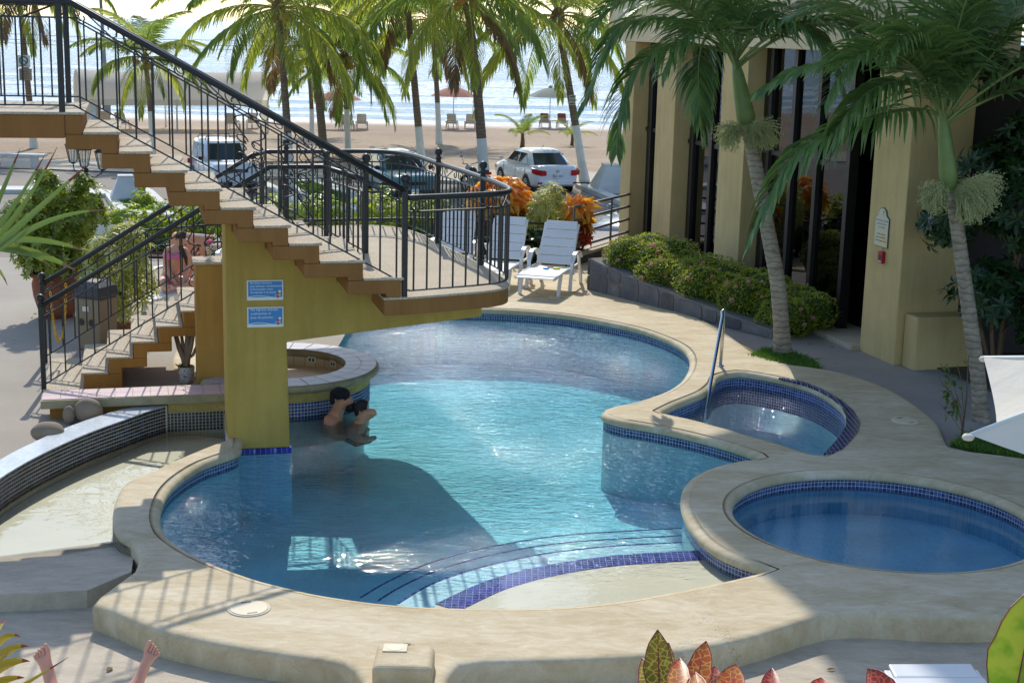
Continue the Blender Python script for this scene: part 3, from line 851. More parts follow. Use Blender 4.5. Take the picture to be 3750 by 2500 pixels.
def railing(name, label, base, posts, hh=.95, gap=.13, low=.06, pitch=.155, rail_r=.028, orn=None, scroll_L=3.4, flat_end=0):
    """base: foot line (u, v, z) in the stair frame"""
    T = thing(name, label, 'railing', (P_O.x, P_O.y, 0), ST_A)
    B = [Vector(p) for p in base]
    L = [0.0]
    for a, b in zip(B, B[1:]): L.append(L[-1] + math.hypot(b.x - a.x, b.y - a.y))
    def at(s, h):
        s = max(0, min(L[-1] - 1e-6, s))
        i = max(j for j in range(len(L)) if L[j] <= s + 1e-9); i = min(i, len(L) - 2)
        u = (s - L[i]) / max(1e-9, L[i + 1] - L[i])
        p = B[i].lerp(B[i + 1], u); return Vector((p.x, p.y, p.z + h))
    ks = sorted(set([0.0, L[-1]] + L))
    def along(h): return [at(s, h) for s in ks]
    m = MB(); m.tube(along(hh), rail_r, 10); m.build('handrail', M['iron'], T)
    m = MB(); m.tube(along(hh - gap), .010, 4); m.build('upper_bar', M['iron'], T)
    m = MB(); m.tube(along(low), .010, 4); m.build('lower_bar', M['iron'], T)
    n = max(1, int(round(L[-1] / pitch)))
    proto = MB(); proto.box(-.008, .008, -.008, .008, 0, 1); pme = proto.mesh('baluster', M['iron'])
    for i in range(n):
        s = (i + .5) * L[-1] / n
        if orn and abs(s - orn[0]) < orn[1] * .5: continue
        a, b = at(s, low), at(s, hh - gap)
        inst(pme, T, Matrix.Translation(a) @ Matrix.Diagonal((1, 1, b.z - a.z, 1)), 'baluster')
    sp_ = scroll_L * gap
    k = max(1, int(L[-1] / (sp_ + .03)))
    for i in range(k):
        s0 = (i + .5) * L[-1] / k - sp_ / 2
        m = MB(); m.tube([at(s0 + x * gap, hh - gap + y * gap) for x, y in scroll(scroll_L, i % 2 == 1)], .0062, 5)
        m.build('scroll', M['iron'], T)
    if orn:
        z0_, z1_ = low, hh - gap
        for pl_ in ornament(orn[0], z0_, z1_, orn[1]):
            m = MB(); m.tube([at(s, z) for s, z in pl_], .007, 5); m.build('curl', M['iron'], T)
    for p in posts: newel(T, p[:2], p[2], p[3])
    return T
lowz = lambda u: LR * max(0.0, (u - lu[0]) / .27 + 1.0)
pN = to_s(Z3(1340, 1350, LZ)); pN = (pN[0], max(pN[1], VN + .02))
slope = lambda u: nz[0] + (nz[-1] - nz[0]) * (u - nu[0]) / (nu[-1] + .14 - nu[0])
UN = VN + .06
railing('stair_railing', 'black iron handrail on the near side of the upper flight', [(-5.2, UN, ztop + .02), (nu[0] - .06, UN, ztop + .02), (pN[0], UN, LZ + .06)],
        [(nu[0] - .16, UN, ztop, 1.02), (pN[0], UN, LZ - .1, 1.12)], hh=.93, orn=(4.55 + 1.25, .3))
pB = (nu[-1] - .1, VF - .06)
railing('stair_railing', 'black iron handrail on the far side of the upper flight', [(-5.2, pB[1], ztop + .02), (nu[0] - .06, pB[1], ztop + .02), (pB[0], pB[1], LZ + .14)],
        [(nu[0] - .16, pB[1], ztop, 1.0), (pB[0], pB[1], LZ + .1, .98)], hh=.93, orn=(4.2 + 1.3, .3))
pA = (1.3, 2.5)
railing('stair_railing', 'black iron handrail on the near side of the lower flight', [(-1.84, 2.24, .0), (.62, 2.24, LZ), (1.22, 2.3, LZ), (pB[0], pB[1] + .06, LZ)],
        [(-1.84, 2.24, -.02, .96), (1.25, 2.3, LZ, .98)], hh=.93, orn=(1.72, .3))
per = [(p[0], p[1], LZ) for p in offset(lo, -.05, closed=False)]
per = [q for q in per if q[0] > .62]
far_v = per[0][1]
railing('stair_railing', 'black iron balustrade round the curved landing and down the far side of the lower flight',
        [(-1.9, 3.66, .0), (.55, 3.72, LZ), (.75, far_v, LZ)] + per + [(pN[0] + .03, UN, LZ)],
        [(-1.9, 3.66, -.02, .96), (1.0, far_v, LZ, .96), (per[len(per) * 4 // 9][0], per[len(per) * 4 // 9][1], LZ, .98), (per[len(per) * 2 // 3][0], per[len(per) * 2 // 3][1], LZ, .98)], hh=.93, pitch=.14)

# ------------------------------------------------------------------ the two blue signs on the pillar
M['signblue'] = pm('sign_blue', lin(62, 138, 200), .35, var=.08, vs=6, bump=0)
M['signwhite'] = pm('sign_white', lin(226, 230, 224), .4, var=.04, vs=6, bump=0)
M['ink'] = pm('sign_ink_white', lin(232, 238, 240), .5, var=.02, bump=0)
FL = [pm('flower_' + n, c, .5, var=.1, bump=0) for n, c in (('red', lin(206, 60, 90)), ('yellow', lin(236, 204, 70)), ('cyan', lin(90, 180, 220)), ('white', lin(240, 238, 220)))]
def blue_sign(label, z0, z1, lines, sz):
    T = thing('pool_sign', label, 'sign', S(.197, -.004, z0), ST_A)
    h = z1 - z0
    m = MB(); m.box(0, .348, -.006, .002, 0, h); m.build('board', M['signwhite'], T, bevel=.002)
    m = MB(); m.box(.012, .336, -.0085, -.006, .03, h - .012); m.build('blue_panel', M['signblue'], T)
    m = MB(); m.tube([(.014 + .32 * i / 16, -.0088, .03 + .012 * math.sin(i / 16 * 5.2) + .004) for i in range(17)], .0035, 4); m.build('wave_line', M['ink'], T)
    for i, ln in enumerate(lines):
        text(ln, sz, plane_M((.028 + .004 * (i % 2), -.0092, h - .035 - i * sz * 1.12), (1, 0, 0), (0, 0, 1)), M['ink'], T, shear=.25, ext=.0003)
    for i, (x, z) in enumerate([(.29, .07), (.31, .05), (.275, .048), (.312, .085), (.296, .034)]):
        m = MB(); m.lathe([(.013, -.0010), (.013, .0010)], 7, M=Matrix.Translation((x, -.0098 - .0004 * i, z)) @ Matrix.Rotation(RAD(90), 4, 'X')); m.build('flower', FL[i % 4], T)
blue_sign('blue and white sign with four lines of text, upper one on the stair pillar', 1.365, 1.561, ['Por favor ducharse', 'para eliminar completamente', 'el bronceador antes', 'de ingresar a la piscina'], .027)
blue_sign('blue and white sign with three lines of text, lower one on the stair pillar', 1.10, 1.298, ['No Ingrese bebidas', 'o alimentos al', '\u00e1rea de piscinas'], .034)

# ------------------------------------------------------------------ swim-up bar
M['pinktile'] = pm('pink_tile', lin(206, 178, 176), .35, var=.08, vs=5, bump=.1)
M['greytile'] = pm('grey_counter_tile', lin(176, 172, 178), .35, var=.1, vs=4, bump=.1)
M['edgestone'] = pm('counter_edge', lin(158, 150, 118), .75, var=.2, vs=6, bs=60, bump=.4, grain=.15, gs=160)
M['yellowstone'] = pm('yellow_stone_band', lin(186, 164, 96), .8, var=.2, vs=7, bs=35, bump=.8, bd=.02)
M['creamtile'] = mosaic('cream_wall_tile', [lin(214, 200, 164), lin(206, 192, 156), lin(220, 206, 172)], lin(150, 132, 96), .14, rough=.3, gap=.05)
M['grout'] = pm('grout', lin(150, 140, 132), .9, bump=.1)
BT = .2
BR = thing('swim_up_bar', 'low tiled swim-up bar counter with round end behind the pillar', 'bar')
mb = MB()
a = S(-1.8, .96); b = S(.35, 1.0); c = S(.35, 1.46); d = S(-1.8, 1.38)
mb.prism([p.xy for p in (a, b, c, d)], BT - .085, BT); mb.build('counter', M['edgestone'], BR, bevel=.015)
nt = 12
for i in range(nt):
    for j in range(2):
        u0, u1 = -1.79 + 2.14 * i / nt, -1.79 + 2.14 * (i + 1) / nt
        v0, v1 = .99 + .195 * j, .99 + .195 * (j + 1)
        m = MB(); m.prism([S(u, v).xy for u, v in ((u0 + .003, v0 + .003), (u1 - .003, v0 + .003), (u1 - .003, v1 - .003), (u0 + .003, v1 - .003))], BT + .001, BT + .008); m.build('tile', M['pinktile'], BR)
m = MB(); m.prism([S(u, v).xy for u, v in ((-1.72, 1.06), (-.55, 1.08), (-.55, 1.3), (-1.72, 1.3))], -.3, BT - .086); m.build('wall', M['orange'], BR, bevel=.01)
m = MB(); m.prism([S(u, v).xy for u, v in ((-.549, 1.06), (.35, 1.08), (.35, 1.3), (-.549, 1.3))], .0, BT - .086); m.build('stone_band', M['yellowstone'], BR)
mp = [S(u, v) for u, v in ((-.6, 1.05), (.35, 1.07))]
m = MB(); m.wall([p.xy for p in mp], -.4, .0, closed=False); m.build('grout_face', pm('bar_grout', lin(196, 190, 150), .8), BR, fix=False)
tiles_on([tuple(mp[0].xy), tuple(mp[1].xy)], -.2, .0, .036, GL, BR, 1, 150, seed=4)
# round end
m = MB(); n = 72
ang = [RAD(-128 + 256 * i / n) for i in range(n + 1)]
prof = [(.755, BT - .085), (1.10, BT - .085), (1.128, BT - .07), (1.138, BT - .04), (1.128, BT - .012), (1.10, BT), (.755, BT), (.755, BT - .085)]
m.loft([[(BAR_C.x + r * math.cos(t), BAR_C.y + r * math.sin(t), z) for r, z in prof[:-1]] for t in ang]); m.build('round_counter', M['edgestone'], BR)
for i in range(20):
    a0, a1 = RAD(-128 + 256 * i / 20 + .35), RAD(-128 + 256 * (i + 1) / 20 - .35)
    for r0, r1 in ((.76, .932), (.938, 1.105)):
        q = [(BAR_C.x + r * math.cos(t), BAR_C.y + r * math.sin(t)) for r, t in ((r0, a0), (r1, a0), (r1, (a0 + a1) / 2), (r1, a1), (r0, a1), (r0, (a0 + a1) / 2))]
        m = MB(); m.prism(q, BT + .001, BT + .007); m.build('tile', M['greytile'], BR)
arc = lambda r, a0, a1, n=64: [bar_pt(a0 + (a1 - a0) * i / n, r) for i in range(n + 1)]
m = MB(); m.wall(arc(1.035, -128, 128), .0, BT - .08, closed=False, smooth=True); m.build('stone_band', M['yellowstone'], BR, fix=False)
m = MB(); m.wall(arc(1.025, -128, 128), -.5, .0, closed=False, smooth=True); m.build('grout_face', pm('bar_grout_pale', lin(196, 196, 186), .8), BR, fix=False)
tiles_on(arc(1.025, -126, 100, 80), -.22, .0, .036, GLB, BR, 1, 140, seed=9, first=.15)
m = MB(); m.wall(list(reversed(arc(.76, -128, 128))), .0, BT - .02, closed=False, smooth=True); m.build('inner_wall', M['creamtile'], BR, fix=False)
m = MB(); m.flat(arc(.758, -128, 128), .012); m.build('bar_floor', M['creamfloor'], BR, fix=False)
for k, aa in enumerate((68, 42)):
    p = bar_pt(aa, .752); Mx = Matrix.Translation((p[0], p[1], .095)) @ Matrix.Rotation(RAD(aa - 90), 4, 'Z')
    m = MB(); m.box(-.055, .055, -.008, .0, -.036, .036, Mx); o = m.build('power_outlet', M['signwhite'], BR, bevel=.004)
    for sx in (-.022, .022):
        m = MB(); m.box(sx - .012, sx + .012, -.010, -.008, -.018, .018, Mx); m.build('socket', M['iron'], o)
# ------------------------------------------------------------------ hotel building on the right
M['tan'] = stucco('stucco_tan', lin(206, 182, 128), .08)
M['tanlight'] = stucco('stucco_cream', lin(222, 204, 166), .06)
M['bronze'] = pm('dark_window_frame', (.022, .020, .020, 1), .4, .3, .5, var=.2, bump=0)
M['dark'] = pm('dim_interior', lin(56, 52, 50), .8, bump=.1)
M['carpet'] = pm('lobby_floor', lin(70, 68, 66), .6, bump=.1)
def glass_mat():
    t = NT('tinted_glass')
    lw_ = t.n('Fresnel'); lw_.inputs['IOR'].default_value = 1.62
    nz_ = t.noise(t.co('World'), .9, 2.0)
    nm = t.bump(nz_.outputs[0], .05, .02); t.l(nm, lw_.inputs['Normal'])
    tr = t.n('BsdfTransparent'); tr.inputs['Color'].default_value = (.30, .31, .33, 1)
    gl = t.n('BsdfGlossy'); gl.inputs['Roughness'].default_value = 0.0; gl.inputs['Color'].default_value = (.95, .97, 1, 1); t.l(nm, gl.inputs['Normal'])
    m = t.n('MixShader'); t.l(lw_.outputs[0], m.inputs[0]); t.l(tr.outputs[0], m.inputs[1]); t.l(gl.outputs[0], m.inputs[2])
    return t.done(m)
M['glass'] = glass_mat()
FO = G(3271, 1336, -.045); F2 = G(2899, 1173, -.045)
FD = (F2 - FO).normalized(); FN = Vector((FD.y, -FD.x, 0))       # along the facade (away), into the building
fa = math.atan2(FD.y, FD.x)
HB = thing('hotel_building', 'tan stuccoed hotel wing with piers and tall dark glass', 'building', (FO.x, FO.y, 0), fa)
# local frame: x along the facade away from the camera, y to its left; into the building = -y
def FP(x, y, n=0.0):                 # pixel to facade plane pushed n into the building: (s, z)
    d = ray(x, y); o = Vector((FO.x, FO.y, 0)) + FN * n
    t = (o.x * FN.x + o.y * FN.y) / (d.x * FN.x + d.y * FN.y)
    q = Vector((d.x * t, d.y * t, 0)) - o
    return q.dot(FD), CAM_H + d.z * t
LINT = 3.78
def hb(name, mat, x0, x1, d0, d1, z0, z1, parent=None, bevel=.0):
    m = MB(); m.box(x0, x1, -d1, -d0, z0, z1); return m.build(name, mat, parent or HB, bevel=bevel)
for s0, s1 in ((4.88, 5.83), (7.82, 8.70), (9.92, 10.45)):
    hb('pier', M['tan'], s0, s1, 0, .42, -.1, LINT, bevel=.012)
hb('corner_pier', M['tan'], 0, .88, 0, .86, -.1, LINT, bevel=.012)
hb('lintel', M['tanlight'], -1.2, 11.45, -.004, .6, LINT + .001, 4.6, bevel=.012)
hb('upper_wall', M['tan'], -6, 11.45, .05, 9, 4.601, 6.99)
hb('kerb', M['slab'], .88, 4.88, -.12, .6, -.1, .02, bevel=.01)
# interior
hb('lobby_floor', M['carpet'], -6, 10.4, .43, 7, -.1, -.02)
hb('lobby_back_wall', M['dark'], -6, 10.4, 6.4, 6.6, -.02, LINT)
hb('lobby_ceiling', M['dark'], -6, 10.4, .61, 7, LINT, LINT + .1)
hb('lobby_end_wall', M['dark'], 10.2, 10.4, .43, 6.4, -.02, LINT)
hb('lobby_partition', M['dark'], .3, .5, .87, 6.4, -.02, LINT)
# window frames and panes
def bay(s0, s1, mulls, zt, low=.02):
    for s in mulls:
        hb('mullion', M['bronze'], s - .05, s + .05, .24, .38, low, LINT)
    hb('transom', M['bronze'], s0, s1, .27, .345, zt - .035, zt + .035)
    hb('window_rail', M['bronze'], s0, s1, .26, .36, low, low + .08)
    ms = sorted([s0] + list(mulls) + [s1])
    for a, b in zip(ms, ms[1:]):
        for z0, z1 in ((low + .08, zt - .035), (zt + .035, LINT)):
            if b - a > .1: hb('pane', M['glass'], a + .002, b - .002, .30, .312, z0, z1)
bay(8.70, 9.92, [9.6, 9.18], FP(2365, 470, .3)[1])
bay(5.83, 7.82, [7.55, 6.75], FP(2590, 530, .3)[1])
bay(1.95, 4.88, [4.55, 3.75, 2.95, 2.0], FP(2990, 590, .3)[1])
hb('door_leaf', M['bronze'], 1.0, 1.06, .4, 1.2, .02, 2.2)
# low block beside the corner pier
bx0 = FP(3271, 1336)[0]
m = MB(); m.box(-.32, -.02, -.98, -.10, -.1, .62); m.build('plinth_block', M['tan'], HB, bevel=.015)
# unseen slab added and outlined to shade the right half of the court
ZC = 11.5
ct = 1.0 / math.tan(RAD(SUN_EL)); shx, shy = -math.sin(RAD(SUN_AZ)) * ct * ZC, -math.cos(RAD(SUN_AZ)) * ct * ZC
SHADE_EDGE = [(5.6, 2.0), (5.3, 5.4), (3.1, 7.5), (2.3, 8.8), (2.13, 10.0), (1.9, 10.8), (1.52, 12.1), (1.42, 13.6), (2.1, 14.5), (3.1, 15.4), (3.42, 16.6), (3.36, 17.9), (3.0, 19.2), (2.5, 21.3), (2.35, 22.6), (2.45, 23.8)]
ev = smooth([(x - shx, y - shy) for x, y in SHADE_EDGE], .3, closed=False)
cv = [(p[0], p[1]) for p in ev] + [(ev[-1][0] + 8.5, ev[-1][1]), (ev[0][0] + 6.0, ev[0][1])]
RT = MB().prism(ccw(cv), ZC, ZC + .28)
inv = Matrix.Translation((FO.x, FO.y, 0)) @ Matrix.Rotation(fa, 4, 'Z')
RT.v = [tuple(inv.inverted() @ Vector(p)) for p in RT.v]
RT.build('roof', M['tanlight'], HB)  # added out of view, only for the shade it casts
hb('slab_support', M['tanlight'], 5, 10, 3.5, 7, 6.991, ZC - .001)  # added block that carries the unseen shading slab
# sofa in the lobby
SF = thing('sofa', 'patterned sofa inside the lobby behind the glass door', 'sofa', inv @ Vector((1.55, -2.2, -.02)), fa)
fl = pm('floral_fabric', lin(150, 128, 96), .9, vs=14, col2=lin(92, 72, 52), bump=.2)
for nm_, b in (('base', (-.7, .7, -.4, .4, .05, .42)), ('back', (-.7, .7, -.4, -.18, .421, .9)), ('arm', (-.82, -.701, -.4, .4, .05, .62)), ('arm', (.701, .82, -.4, .4, .05, .62)), ('cushion', (-.62, .62, -.17, .38, .421, .52))):
    m = MB(); m.box(*b); m.build(nm_, fl, SF, bevel=.05, seg=3)
# notice board and fire alarm on the corner pier
s_, z_ = FP(3233, 835)
BS = thing('notice_sign', 'cream arched notice sign with lettering on the corner pier', 'sign', inv @ Vector((s_, .004, z_)), fa)
m = MB(); pl_ = [(-.17, -.24), (.17, -.24), (.17, .13), (.13, .15), (.10, .17)] + [(.10 * math.cos(RAD(a)), .17 + .09 * math.sin(RAD(a))) for a in range(20, 170, 20)] + [(-.10, .17), (-.13, .15), (-.17, .13)]
m.extrude(pl_, (1, 0, 0), (0, 0, 1), (0, 0, 0), (0, 1, 0), .012); m.build('edge_plate', pm('sign_edge', lin(84, 96, 92), .5, bump=0), BS)
m = MB(); m.extrude([(x * .95, z * .965) for x, z in pl_], (1, 0, 0), (0, 0, 1), (0, .012, 0), (0, 1, 0), .003); m.build('face_plate', pm('sign_cream', lin(222, 200, 150), .5, vs=4, col2=lin(196, 206, 200), bump=0), BS)
brn = pm('sign_brown', lin(128, 84, 44), .6, bump=0)
for i, ln in enumerate(['POR FAVOR DUCHARSE', 'ANTES DE ENTRAR', 'A LA PISCINA', '', 'PLEASE SHOWER', 'BEFORE ENTERING', 'THE SWIMMING POOL']):
    if ln: text(ln, .028, plane_M((0, .0155, .085 - i * .043), (-1, 0, 0), (0, 0, 1)), brn, BS, align='CENTER', ext=.0003)
for i, (x, z, c) in enumerate([(-.03, .205, 0), (-.03, .18, 2), (-.045, .19, 1)]):
    m = MB(); m.lathe([(.016, 0), (.016, .002)], 8, M=Matrix.Translation((x, .0155 + .0005 * i, z)) @ Matrix.Rotation(RAD(-90), 4, 'X')); m.build('emblem', FL[c], BS)
s_, z_ = FP(3234, 942)
FA = thing('fire_alarm', 'small red fire alarm call box on the corner pier', 'fire alarm', inv @ Vector((s_, .002, z_)), fa)
red = pm('alarm_red', lin(176, 34, 44), .4, bump=0)
m = MB(); m.box(-.055, .055, 0, .045, -.075, .075); m.build('case', red, FA, bevel=.006)
m = MB(); m.box(-.03, .03, .0455, .049, -.025, .035); m.build('pull_plate', M['iron'], FA, bevel=.003)
m = MB(); m.box(-.035, .035, .0455, .0475, -.06, -.045); m.build('label_strip', M['signwhite'], FA)
m = MB(); m.tube([(.0, .02, .075), (.004, .008, .16), (.0, .006, .24)], .005, 5); m.build('conduit', M['tan'], FA)

# ------------------------------------------------------------------ stone planter along the building
SG = [pm('basalt_' + str(i), c, .75, var=.25, vs=5, bs=40, bump=.5, bd=.02) for i, c in enumerate((lin(104, 104, 106), lin(88, 88, 92), lin(120, 118, 116), lin(96, 92, 90)))]
mort = pm('planter_mortar', lin(122, 118, 113), .9, var=.15, bump=.4)
PW0, PW1 = G(2160, 1060), G(2830, 1230)
PD = (PW1 - PW0); PL_ = PD.length; PD.normalize(); PNr = Vector((PD.y, -PD.x, 0))   # outward: toward the pool
if PNr.x > 0: PNr = -PNr
pa = math.atan2(PD.y, PD.x)
PT = thing('stone_planter', 'low grey stone planter wall sloping along the building', 'planter', PW0, pa)
hz = lambda s: .5 - .42 * (s / PL_) ** .8
m = MB(); N_ = 24
ring = lambda s: [(s, -.02, -.06), (s, .30, -.06), (s, .30, hz(s)), (s, -.02, hz(s))]
m.loft([ring(PL_ * i / N_) for i in range(N_ + 1)], smooth=False); m.build('wall_core', mort, PT, bevel=.01)
rs = random.Random(11)
x = .03; k = 0
yo = -.02
sgn = -1 if (Matrix.Rotation(pa, 3, 'Z') @ Vector((0, -1, 0))).dot(PNr) > 0 else 1
while x < PL_ - .1:
    w = rs.uniform(.3, .62); w = min(w, PL_ - x)
    h = hz(x + w / 2) - .02
    rows = [(0.0, h * rs.uniform(.45, .7)), (None, h)] if h > .3 and rs.random() < .6 else [(0.0, h)]
    z0 = -.04
    for r in rows:
        z1 = r[1]
        q = []
        cx, cz = x + w / 2, (z0 + z1) / 2
        for a in range(0, 360, 45):
            rr = rs.uniform(.93, 1.0)
            q.append((cx + (w / 2 - .012) * rr * max(-1, min(1, 1.9 * math.cos(RAD(a + 20)))), cz + ((z1 - z0) / 2 - .012) * rr * max(-1, min(1, 1.9 * math.sin(RAD(a + 20))))))
        m = MB(); th = rs.uniform(.008, .018)
        if sgn < 0: m.extrude(q, (1, 0, 0), (0, 0, 1), (0, -.021, 0), (0, -1, 0), th)
        else: m.extrude(q, (1, 0, 0), (0, 0, 1), (0, .301, 0), (0, 1, 0), th)
        m.build('stone', SG[rs.randrange(4)], PT, bevel=.01)
        z0 = z1
    x += w; k += 1
# planter end face
for z0, z1, c in ((-.04, .22, 0), (.23, .48, 1)):
    m = MB(); m.box(-.045, -.001, -.03, .29, z0, z1); m.build('stone', SG[c], PT, bevel=.012)
soil = pm('soil', lin(84, 66, 48), .95, bs=30, bump=.8, bd=.03)
m = MB(); 
so = [PW0 + PD * (PL_ * i / 8) - PNr * .25 for i in range(9)] + [PW0 + PD * (PL_ * i / 8) - PNr * 1.3 for i in range(8, -1, -1)]
m.flat([p.xy for p in so], 0); 
for i, p in enumerate(so):
    s = (p - PW0).dot(PD); m.v[i] = (p.x, p.y, hz(max(0, s)) - .08)
tag(m.build('planter_soil', soil), kind='structure')

# ------------------------------------------------------------------ plants: generators
def leaf(mb, p, d, up, L, W, fold=.25, bend=.3, seg=2):
    """a pointed leaf blade from p along d"""
    d = d.normalized(); s = d.cross(up)
    s = s.normalized() if s.length > 1e-4 else d.orthogonal().normalized()
    n = s.cross(d)
    o = len(mb.v)
    vs = [p]
    prof = [.8, 1.0, .62] if seg >= 3 else ([1.0] if seg == 1 else [.95, .75])
    k = len(prof)
    for i in range(k):
        t = (i + 1) / (k + 1)
        c = p + d * (L * t) - n * (bend * L * t * t)
        w = W * .5 * prof[i]
        vs += [c + s * w + n * (fold * w), c, c - s * w + n * (fold * w)]
    vs.append(p + d * L * .98 - n * (bend * L))
    fs = [(0, 1, 2), (0, 2, 3)]
    for i in range(k - 1):
        a, b = 1 + 3 * i, 4 + 3 * i
        fs += [(a, b, b + 1, a + 1), (a + 1, b + 1, b + 2, a + 2)]
    e = 1 + 3 * (k - 1); t_ = len(vs) - 1
    fs += [(e, t_, e + 1), (e + 1, t_, e + 2)]
    mb.add(vs, fs)
def rand_dir(r, up=.3):
    while True:
        v = Vector((r.uniform(-1, 1), r.uniform(-1, 1), r.uniform(-1, 1)))
        if .05 < v.length < 1: break
    v.normalize(); v.z += up; return v.normalized()
def leaf_ball(mb, c, rad, n, L, W, r, up=.35, shell=.55, droop=.25):
    """leaves spread through an uneven ellipsoid, denser toward the outside"""
    for _ in range(n):
        v = rand_dir(r, 0.0)
        k = r.uniform(shell, 1.0) * (1 + .25 * mnoise.noise(v * 2.3 + Vector(c)))
        p = Vector((c[0] + v.x * rad[0] * k, c[1] + v.y * rad[1] * k, c[2] + v.z * rad[2] * k))
        d = (v * .8 + rand_dir(r, up) * .9).normalized()
        leaf(mb, p, d, Vector((r.uniform(-.3, .3), r.uniform(-.3, .3), 1)), L * r.uniform(.65, 1.2), W * r.uniform(.7, 1.2), bend=droop, seg=1)
def whorls(mb, c, rad, n, nl, L, W, r, droop=.15, seg=1):
    """rosettes of leaves (schefflera, pittosporum)"""
    for _ in range(n):
        v = rand_dir(r, .15)
        k = r.uniform(.55, 1.0) * (1 + .2 * mnoise.noise(v * 2.1 + Vector(c)))
        p = Vector((c[0] + v.x * rad[0] * k, c[1] + v.y * rad[1] * k, c[2] + v.z * rad[2] * k))
        ax = (v + Vector((0, 0, .6)) + rand_dir(r, 0) * .4).normalized()
        e1 = ax.orthogonal().normalized(); e2 = ax.cross(e1); a0 = r.uniform(0, 6)
        for i in range(nl):
            a = a0 + 2 * math.pi * i / nl
            leaf(mb, p, (e1 * math.cos(a) + e2 * math.sin(a) + ax * r.uniform(.1, .5)), ax, L * r.uniform(.75, 1.15), W, bend=droop, seg=seg)

def frond(mb, o, az, el0, el1, L, n, ll, lw, r, drop=.5, twist=0.0, vee=.35, rach=.012, start=.12, mi_r=1, path=None):
    """palm frond: arching rachis with two rows of narrow leaflets"""
    P = [Vector(o)]; m = 22; T = []
    for i in range(m):
        u = i / (m - 1)
        el = el0 + (el1 - el0) * u ** 1.25
        a = az + twist * u
        t = Vector((math.cos(el) * math.cos(a), math.cos(el) * math.sin(a), math.sin(el)))
        T.append(t); P.append(P[-1] + t * (L / m))
    if path is not None:
        q = [Vector(p) for p in path]; P = []
        for i in range(m + 1):
            k = i / m * (len(q) - 1); j = min(len(q) - 2, int(k)); u = k - j
            p0, p1, p2, p3 = q[max(0, j - 1)], q[j], q[j + 1], q[min(len(q) - 1, j + 2)]
            P.append(.5 * ((2 * p1) + (p2 - p0) * u + (2 * p0 - 5 * p1 + 4 * p2 - p3) * u * u + (3 * p1 - p0 - 3 * p2 + p3) * u ** 3))
        T = [(P[i + 1] - P[i]).normalized() for i in range(m)]
    mb.tube(P, [rach * (1 - .85 * i / m) + .002 for i in range(m + 1)], 5, cap=False, mi=mi_r)
    for i in range(n):
        u = start + (1 - start) * (i + r.uniform(-.25, .25)) / n
        u = min(.995, max(start, u))
        k = u * m; j = min(m - 1, int(k))
        p = P[j].lerp(P[j + 1], k - j); t = T[j]
        side = t.cross(Vector((0, 0, 1))); side = side.normalized() if side.length > .05 else Vector((1, 0, 0))
        nn = side.cross(t)
        l0 = ll * (math.sin(math.pi * min(1.0, .18 + .82 * u) ** .8) * .75 + .28) * r.uniform(.85, 1.1)
        ang = RAD(62 - 34 * u)
        for sg in (1, -1):
            d = (t * math.cos(ang) + side * (sg * math.sin(ang)) + nn * (vee * r.uniform(.6, 1.3))).normalized()
            q = p.copy(); pts = [q.copy()]; dd = d.copy()
            for s in range(3):
                dd = (dd + Vector((r.uniform(-.06, .06), r.uniform(-.06, .06), -drop * (.55 + .5 * s) * r.uniform(.7, 1.2)))).normalized()
                q = q + dd * (l0 / 3); pts.append(q.copy())
            w = lw * .5; W_ = (.55, 1.0, .75, .06)
            sv = dd.cross(t); sv = sv.normalized() if sv.length > .05 else side
            wd = t - dd * t.dot(dd); wd = wd.normalized() if wd.length > .05 else nn
            vs = []
            for s in range(4): vs += [pts[s] + wd * (w * W_[s]), pts[s] - wd * (w * W_[s])]
            mb.add(vs, [(0, 2, 3, 1), (2, 4, 5, 3), (4, 6, 7, 5)])
    return P
M['bark_grey'] = None
def bark(name, c1, c2, ring=9.0):
    t = NT(name)
    v = t.co('Object')
    w = t.n('TexWave', wave_type='BANDS', bands_direction='Z'); w.inputs['Scale'].default_value = ring; w.inputs['Distortion'].default_value = 5.0; w.inputs['Detail'].default_value = 3.0; w.inputs['Detail Scale'].default_value = 2.0
    t.l(v, w.inputs['Vector'])
    n = t.noise(v, 6.0, 6, .65)
    c = t.ramp(n.outputs[0], [(.3, c1), (.7, c2)])
    c = t.mix(1.0, c, t.ramp(w.outputs['Fac'], [(.0, (.66, .62, .58, 1)), (.3, (1, 1, 1, 1))]), 'MULTIPLY')
    h = t.mix(.5, w.outputs['Fac'], n.outputs[0])
    return t.done(t.pbr(c, .85, 0, .2, t.bump(h, .6, .02)))
M['bark_grey'] = bark('palm_bark_grey', lin(132, 120, 102), lin(176, 164, 144), 4.2)
M['bark_brown'] = bark('palm_bark_brown', lin(112, 96, 80), lin(140, 124, 104), 2.6)
M['whitewash'] = pm('whitewash', lin(216, 216, 208), .85, var=.1, vs=2.0, bs=25, bump=.3, bd=.02)
M['shaft'] = pm('crownshaft_green', lin(120, 140, 80), .45, var=.2, vs=3, bump=.1)
M['frond_dark'] = leafmat('frond_deep_green', lin(78, 110, 62), lin(122, 148, 86), .3, .38)
M['frond_rib'] = pm('frond_rib', lin(126, 140, 78), .5, bump=0)
M['frond_sun'] = leafmat('frond_yellow_green', lin(128, 146, 66), lin(180, 184, 100), .6, .4)
M['frond_sun2'] = leafmat('frond_olive', lin(98, 126, 62), lin(146, 162, 84), .55, .4)
M['rib_yellow'] = pm('frond_rib_yellow', lin(170, 160, 70), .5, bump=0)
M['husk'] = pm('coconut_husk', lin(120, 92, 62), .9, var=.3, vs=8, bs=40, bump=.6)
M['dryfrond'] = leafmat('dry_frond', lin(120, 98, 70), lin(150, 126, 92), .25, .7)

